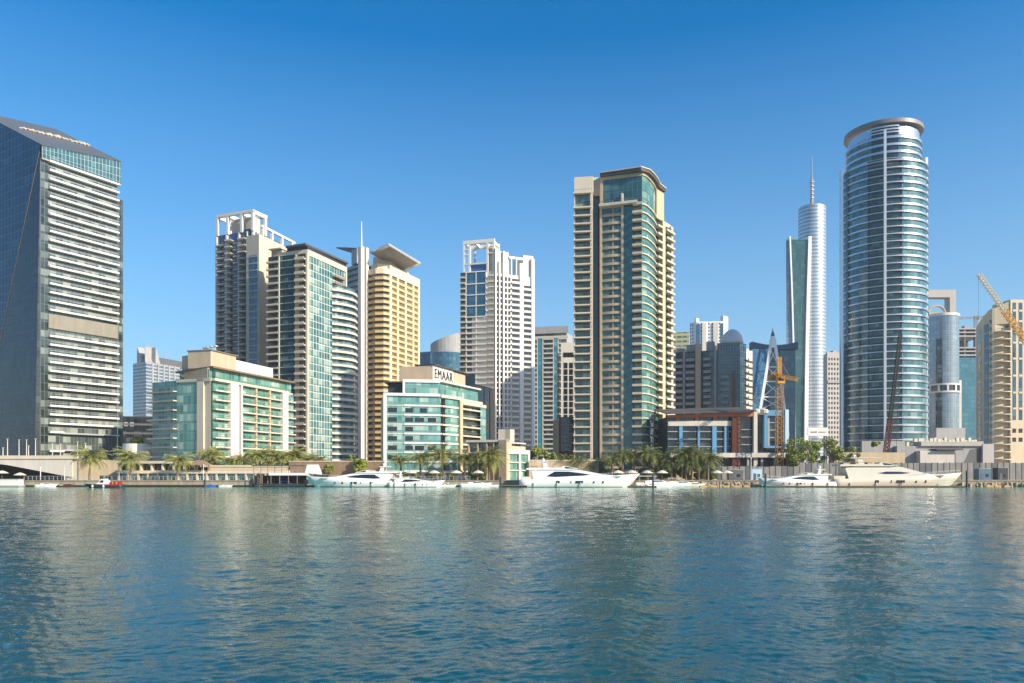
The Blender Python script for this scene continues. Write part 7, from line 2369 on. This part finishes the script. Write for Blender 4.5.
# white ticket pontoon at the left edge
xs = W(10, 200)[0]
t = thing('pontoon_cabin', 'square white floating cabin by the parasols at the left edge', 'pontoon', (xs, 200, 0.0))
b = B(); b.box(-5.5, 3.2, -1.3, 1.3, 0.1, 0.45); link('float', b.mesh('float', 'grey'), t)
b = B(); b.box(-5.2, 2.9, -1.1, 1.1, 0.46, 2.0); link('cabin', b.mesh('cabin', 'white'), t)
b = B(); b.box(-5.4, 3.1, -1.2, 1.2, 2.003, 2.12); link('roof', b.mesh('roof', 'offwhite'), t)

# mooring docks with piles
def dock(p0, p1, d, label, piles, top=0.45, mat='charcoal'):
    x0, x1 = W(p0, d)[0], W(p1, d)[0]
    t = thing('mooring_dock', label, 'dock', (x0, d, 0))
    b = B(); b.box(0, x1 - x0, -0.8, 0.8, -0.25, top - 0.12); link('float', b.mesh('float', 'black'), t)
    b = B(); b.box(-0.05, x1 - x0 + 0.05, -0.85, 0.85, top - 0.11, top); link('decking', b.mesh('decking', 'teak'), t)
    for p, py in piles:
        b = B(); x = W(p, d)[0] - x0; b.tube((x, -0.75, -1.2), (x, -0.75, ZY(py, d)), 0.26, 10); b.lathe(x, -0.75, [(0.28, ZY(py, d)), (0.2, ZY(py, d) + 0.18), (0.03, ZY(py, d) + 0.32)], 10); link('pile', b.mesh('pile', 'charcoal'), t)
dock(500, 527, 195, 'short timber dock with a dark mooring pile at stern of the large yacht', ((500.5, 477.5),), 0.55)
dock(764, 966, 195.3, 'long black edged dock running below the two right hand yachts', ((764.5, 474.5), (965, 471.5)), 0.4)
dock(628, 656, 195, 'short dark dock beside the bow of the large white yacht', ((652.5, 474.5),), 0.4)
dock(112, 206, 201.5, 'low dark dock along the quay before the restaurant arcade', ((206, 480),), 0.6)
dock(256, 262, 200, 'stub dock with twin dark mooring pile left of the restaurant boat', ((258.5, 477), (260, 479)), 0.5)

# orange floating barriers and sandy spit on the right
for k, (p0, p1, d) in enumerate(((699, 720, 199), (722, 753, 199), (985, 1012, 200))):
    x0, x1 = W(p0, d)[0], W(p1, d)[0]
    t = thing('floating_barrier', ('left orange float boom beside the sandy spit under the red block', 'longer orange float boom before the white pole under the red block', 'yellow orange float boom right of the largest yacht')[k], 'float boom', (x0, d, 0), 'orange float booms')
    b = B()
    n = int((x1 - x0) / 2.1)
    for j in range(n):
        xx = (x1 - x0) * j / n
        yy = 0.1 * math.sin(j * 1.7)
        b.tube((xx, yy, 0.12), (xx + 0.25, yy, 0.12), 0.1, 10, 0.3)
        b.tube((xx + 0.25, yy, 0.12), (xx + 1.7, yy, 0.12), 0.3, 10)
        b.tube((xx + 1.7, yy, 0.12), (xx + 1.95, yy, 0.12), 0.3, 10, 0.1)
    link('float_string', b.mesh('float_string', 'orange'), t)
b = B()
rng = random.Random(5)
def rubble(p0, p1, d, label, n=40, mat='rock'):
    x0, x1 = W(p0, d)[0], W(p1, d)[0]
    b = B()
    for k in range(n):
        x = rng.uniform(0, x1 - x0)
        y = rng.uniform(-1.4, 1.6)
        r = rng.uniform(0.3, 0.8)
        i = len(b.v)
        ring = [(x + r * rng.uniform(0.7, 1.1) * math.cos(a), y + r * rng.uniform(0.7, 1.1) * math.sin(a)) for a in [j * math.pi / 3 for j in range(6)]]
        zc = 0.35 + (y + 1.4) * 0.3
        b.mesh8([(a, c, zc - r) for a, c in ring] + [(x + (a - x) * 0.55, y + (c - y) * 0.55, zc + r * 0.55) for a, c in ring])
    o = link('rubble', b.mesh('rubble', mat), None, (x0, d, 0))
    tag(o, label, None, None, 'stuff')
rubble(690, 768, 202.2, 'sandy boulders along the water under the red block', 120)
rubble(962, 1045, 202.6, 'pale boulders along the water right of the largest yacht', 110)

# site cabins, skips and bits along the right-hand quay
for k, (px, py, wpx, d, m, lab) in enumerate(((736, 470, 14, 214, 'dgrey', 'dark low site cabin behind the orange booms'), (712, 470, 10, 215, 'offwhite', 'white low site cabin beside the dark palm grove'), (757, 469, 10, 214, 'paleblue', 'pale blue site cabin by the white lamp pole'),
        (985, 469, 12, 212, 'navycap', 'dark blue shipping container right of the largest yacht'), (1003, 468, 10, 213, 'charcoal', 'black shipping container next to the dark blue one'))):
    t, ox, oy = Q('site_cabin', lab, 'site cabin', px, d, GZ, 'site cabins along the quay')
    hw, h_ = wpx / 2 / FP * d, max(2.2, ZY(py, d) - GZ)
    b = B(); b.box(-hw, hw, 0, 2.4, 0.15, h_); bo = link('body', b.mesh('body', m), t)
    b = B(); b.box(-hw - 0.06, hw + 0.06, -0.06, 2.46, h_ + 0.002, h_ + 0.14); link('roof', b.mesh('roof', 'grey'), t)
    b = B(); b.box(-hw * 0.7, -hw * 0.7 + 0.8, -0.05, 0.02, 0.2, 2.0); link('door', b.mesh('door', 'dgrey'), t)
    b = B(); b.box(hw * 0.1, hw * 0.6, -0.04, 0.02, 1.0, 1.8); link('window', b.mesh('window', 'yglass'), t)
print('objects', len(bpy.data.objects))

# ------------------------------------------------------------------ warm city air
b = B()
b.box(-2600, 2600, -60, 7000, -1.0, 160)
hz = b.mesh('haze', [])
m = bpy.data.materials.new('city_haze')
m.use_nodes = True
m.node_tree.nodes.remove(m.node_tree.nodes['Principled BSDF'])
pv = m.node_tree.nodes.new('ShaderNodeVolumePrincipled')
pv.inputs['Color'].default_value = (0.80, 0.93, 1.0, 1)
pv.inputs['Density'].default_value = 0.00013
pv.inputs['Anisotropy'].default_value = 0.0
m.node_tree.links.new(pv.outputs[0], m.node_tree.nodes['Material Output'].inputs['Volume'])
hz.materials.append(m)
tag(link('haze', hz), None, None, None, 'stuff')
